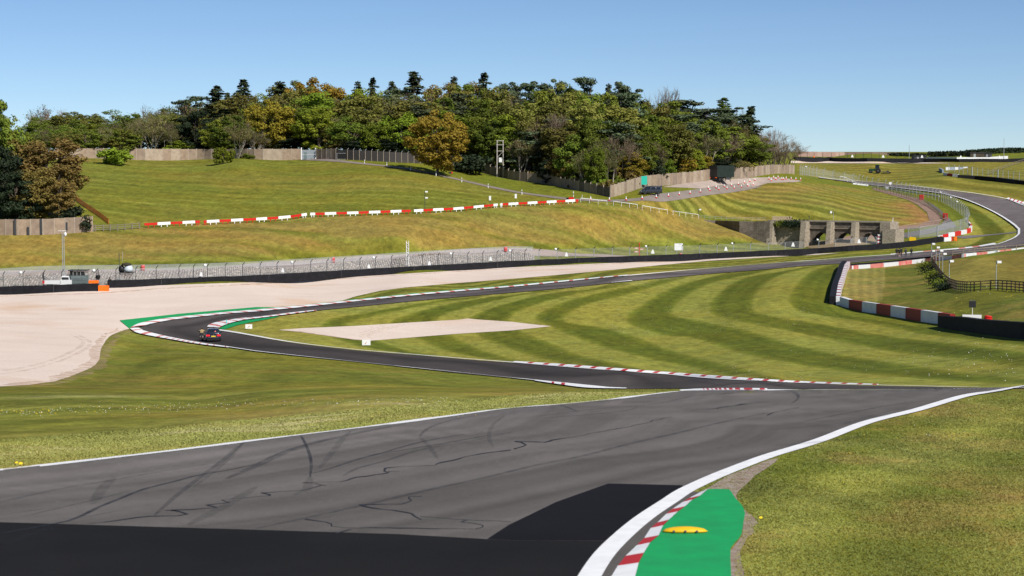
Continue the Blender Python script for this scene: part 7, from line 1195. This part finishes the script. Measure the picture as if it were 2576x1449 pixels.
# marshal hut, pickup, floodlight pole, orange blocks, camera platform
p = W(191, 728); p = Vector((p.x, p.y + 1.6, hz(p.x, p.y + 1.6))); g = empty('marshal_hut', p, 0, 'grey timber marshal hut behind the barrier at far left', 'hut'); HG = mat('grey_cladding', (.16,.20,.20), rough=.8, noise=.25, nscale=3); zb_ = zat(680, p.y) - p.z
MB().box((.15, 0, zb_ * .36), (2.35, 1.7, zb_ * .72)).build('wall', HG, g); MB().box((-1.0, 0, zb_ * .5), (.10, 1.7, zb_)).build('side_wall', DARKST, g); MB().box((.1, 0, zb_ + .02), (2.75, 2.1, .12)).build('roof', DARKST, g); MB().box((.15, -.75, zb_ * .85), (1.9, .05, zb_ * .22)).build('window_opening', GLASS, g)
for x in (-.55, .0, .55, 1.25): MB().box((x, -.86, zb_ * .85), (.07, .05, zb_ * .26)).build('post', GALV, g)
for k in range(6): MB().box((.25, -.862, .3 + k * .22), (2.2, .02, .04)).build('board_joint', DARKST, g)
p = W(140, 731); p = Vector((p.x, p.y + 2.2, hz(p.x, p.y + 2.2))); g = empty('pickup_truck', p, R(-90), 'white pickup truck half hidden behind the barrier left of the hut', 'pickup truck'); WV = mat('vehicle_white', (.70,.71,.72), rough=.35)
MB().box((0, -.9, .95), (1.75, 2.6, .5)).build('load_bed', WV, g); MB().box((0, 1.2, .95), (1.75, 1.7, .75)).build('cab_body', WV, g); MB().box((0, 1.1, 1.6), (1.6, 1.3, .6), taper=.8).build('cab', WV, g); MB().box((.83, 1.1, 1.55), (.02, 1.0, .35)).build('side_window', GLASS, g); MB().box((.86, -2.1, 1.0), (.12, .3, .4)).build('tail_light', REDM, g)
for s in (-1, 1):
    for y in (-1.4, 1.5): wheel(g, s * .78, y, .36)
p = W(146, 728); p = Vector((p.x, p.y + 3.5, hz(p.x, p.y + 3.5))); H_ = zat(588, p.y) - p.z; g = empty('floodlight_pole', p, 0, 'tall twin stemmed pole with a row of small lamps at far left', 'pole')
for s in (-.12, .12): MB().tube((s, 0, 0), (s, 0, H_), .055).build('stem', GALV, g)
MB().tube((-.8, 0, H_ + .4), (.5, 0, H_ + .4), .025).tube((0, 0, H_), (0, 0, H_ + .4), .04).build('crossarm', GALV, g)
for k in range(5): MB().box((-.6 + k * .25, 0, H_ + .45), (.12, .12, .1)).build('lamp', WHITEM, g)
MB().lathe((.35, 0, H_ - .1), [(.16, -.25), (.2, .1), (.05, .35)], 10).build('camera_dome', WHITEM, g, True)
for u, v, w_, h_, lab, dy in [(259.5, 733, 25, 14.5, 'large orange foam block at the gap in the long barrier', 0), (233.5, 722, 23, 7, 'smaller orange block on the end of the front barrier', .2)]:
    p = W(u, v if u > 250 else 733); k = p.y / FP; o = MB().box((0, 0, h_ * k / 2 if u > 250 else 1.16 + h_ * k / 2), (w_ * k, .7, h_ * k)).build('orange_block', mat('orange_foam', (.95,.17,.008), rough=.6, noise=.1, nscale=1), None, loc=(p.x, p.y + .4 + dy, p.z)); tag(o, lab, 'block')
p = W(233.5, 733); 
for u, v0, v1, lab in [(244, 683, 722, 'dark wire basket hanging on a post behind the front barrier')]:
    p = W(u, 724); g = empty('basket_post', (p.x, p.y + 1, p.z), 0, lab, 'basket'); MB().tube((0, 0, 0), (0, 0, 2.6), .05).build('post', DARKST, g); MB().lathe((0, -.1, 1.2), [(.22, 0), (.32, .35), (.34, .62)], 10).build('basket', BLACKP, g)
p = W(309, 722); p = Vector((p.x, p.y + 2.2, hz(p.x, p.y + 2.2))); k = p.y / FP; g = empty('camera_platform', p, 0, 'scaffold camera platform with a grey white round cover and dark hood', 'camera platform'); zz = lambda v: zat(v, p.y) - p.z
for x, y in ((-.9, 0), (-.35, .9), (.35, 0), (.95, .9)): MB().tube((x, y, 0), (x * .85, y, zz(686)), .035).build('leg', GALV, g)
MB().box((0, .4, zz(686)), (2.1, 1.3, .08)).build('deck', DARKST, g)
MB().lathe((.35, .3, zz(685)), [(.25, 0), (.62, .12), (.72, .45), (.55, .9), (.25, 1.12), (.05, 1.2)], 16).build('round_cover', mat('pale_cover', (.50,.56,.60), rough=.5), g, True); MB().lathe((.05, .3, zz(669)), [(.3, 0), (.75, .1), (.7, .35), (.2, .45)], 12).build('hood', mat('dark_olive_hood', (.04,.035,.025), rough=.9), g, True); MB().lathe((-.65, .2, zz(685)), [(.3, 0), (.5, .3), (.45, .75), (.15, 1.05)], 12).build('camera_bag', BLACKP, g, True)
MB().tube((-1.0, .2, 0), (-1.0, .2, zz(637)), .045).build('mast', DARKST, g); MB().tube((-.6, .4, zz(660)), (-.5, .4, zz(634)), .03).build('aerial', GALV, g)
# right hand details
p = W(2446, 794.5); H0 = zat(792, p.y) - p.z; g = empty('timing_board', p, 0, 'small black board with lamps on a white pole above the near wall', 'board'); a_, b_ = zat(757.5, p.y) - p.z, zat(773.5, p.y) - p.z; MB().tube((0, 0, 0), (0, 0, b_), .035).build('pole', WHITEM, g); MB().box((0, 0, (a_ + b_) / 2), (.70, .12, a_ - b_)).build('board', BLACKP, g)
for x in (-.2, 0, .2): MB().lathe((x, 0, a_), [(.05, 0), (.06, .08), (.02, .12)], 8).build('lamp', CHROME, g)
p = W(2446, 810); zz = lambda v: zat(v, p.y) - p.z; o = MB().box((0, 0, 0), (1.9, .35, .35)).build('white_box', WHITEM, None, loc=(p.x + .1, p.y + .6, p.z + zz(797.5)), rz=R(-12)); tag(o, 'long white box lying on top of the near black barrier', 'box')
p = W(2489, 815); o = MB().lathe((0, 0, 0), [(.3, 0), (.42, .1), (.42, .18), (.34, .22), (.4, .32), (.3, .42)], 12, Matrix.Rotation(R(8), 3, 'Y')).build('red_roll', REDM, None, loc=(p.x, p.y + .6, zat(806, p.y))); tag(o, 'red rolled flag bundle on top of the near black barrier', 'roll')
p = W(2296, 607); g = empty('yellow_box', p, R(-15), 'yellow angular box on the grass right of the bridge', 'box'); MB().prism([(-.75, 0), (.45, 0), (.75, .35), (.6, .85), (-.7, 1.0)], -.4, .4, 1).build('box_body', mat('yellow_plastic', (.85,.52,.01), rough=.4), g)
p = W(2045, 404); o = MB().lathe((0, 0, 0), [(.5, 0), (.45, 1.0), (.3, 1.7), (.15, 1.9)], 12).build('orange_drum', ORANGE, None, loc=(p.x, p.y - 2, p.z)); tag(o, 'orange upright marker before the far black tyre barrier', 'marker')
for i, (x, y) in enumerate([(441,398),(838,402),(1147,405),(1537,407),(1925,412),(2315,412)]):
    a = z4(x, y + 18); p = W(*a); mb = MB(); mb.prism([(-.55, 0), (.55, 0), (.18, 1.0), (-.18, 1.0)], -.04, .04, 1); tag(mb.build('marker_board', WHITEM, None, loc=(p.x, p.y - 2.2, zat(z4(0, y)[1], p.y - 2.2))), f'{ow(i)} white triangular board from the left along the far black tyre barrier', 'sign', 'white boards along the far barrier')
for u, v, w_, h_, lab in [(2239.5, 470, 6.5, 6, 'white board on the bank by the far bend'), (2231.5, 482, 7.5, 6, 'grey panel beside the low end of the far rail')]:
    p = W(u, v); k = p.y / FP; o = MB().box((0, 0, (v - v + 9) * k), (w_ * k, .1, h_ * k)).tube((0, 0, 0), (0, 0, 6 * k), .05).build('notice_board', WHITEM if u > 2235 else GALV, None, loc=p); tag(o, lab, 'sign')
for u, v0, v1, lab in [(2287, 364, 399, 'thin tall pole on the right horizon near the hedges'), (2525, 348, 398, 'thin mast behind the pale barrier at far right')]:
    p = W(u, v1 + 4); tag(MB().tube((0, 0, 0), (0, 0, zat(v0, p.y) - p.z), .12, .07, 6).build('mast', GALV, None, loc=p), lab, 'mast')
p = W(2096.5, 557); pp = P0 + BDR * S_OF(2088) + BQD * 2; g = empty('bridge_lamp', (pp.x, pp.y, BZT + .1), 0, 'hooked lamp on a pole on top of the bridge', 'lamp'); MB().tube((0, 0, 0), (0, 0, 1.9), .04).build('pole', GALV, g); MB().tube((0, 0, 1.9), (-.5, 0, 2.2), .04).build('arm', GALV, g); MB().lathe((-.6, 0, 1.75), [(.25, 0), (.12, .5)], 8).build('lamp_head', WHITEM, g)
for x, lab in [(2240, 'small white post on top of the bridge end pier')]: pp = P0 + BDR * S_OF(x) + BQD * 1.5; tag(MB().tube((0, 0, 0), (0, 0, 1.0), .07).build('post', WHITEM, None, loc=(pp.x, pp.y, BZT)), lab, 'post')
p = W(1133, 437); g = empty('crate', p, .3, 'small red and black crate on the grass right of the lone golden oak', 'crate'); MB().box((0, 0, .22), (.8, .5, .42)).build('crate_body', BLACKP, g); MB().box((.3, -.1, .25), (.3, .45, .46)).build('crate_end', REDM, g)
for u, v, lab in [(2398, 640.5, 'left traffic cone like white marker on the far block wall'), (2480, 631, 'right traffic cone like white marker on the far block wall')]: pass
# scrub along the bank fence
rng = np.random.default_rng(6)
for i, (x, y, w_, h_) in enumerate([(370,180,26,16),(430,290,30,20),(500,390,30,20),(580,480,32,22),(650,560,32,22),(720,620,30,18)]):
    a = cF(x, y + 40); p = W(*a); k = p.y / FP; n_ = 900; P_ = rng.normal(size=(n_, 3)) * np.array([w_ * k * .35, .6, h_ * k * .33]) + np.array([0, 0, h_ * k * .3]); V, F = cards(P_, .13, rng); o = np_mesh('scrub', V, F, LM['yew' if i % 2 else 'green']); o.location = p; tag(o, f'{ow(i)} clump from the top of the dark ivy scrub along the four rail fence', 'bush', 'scrub clumps along the bank fence')
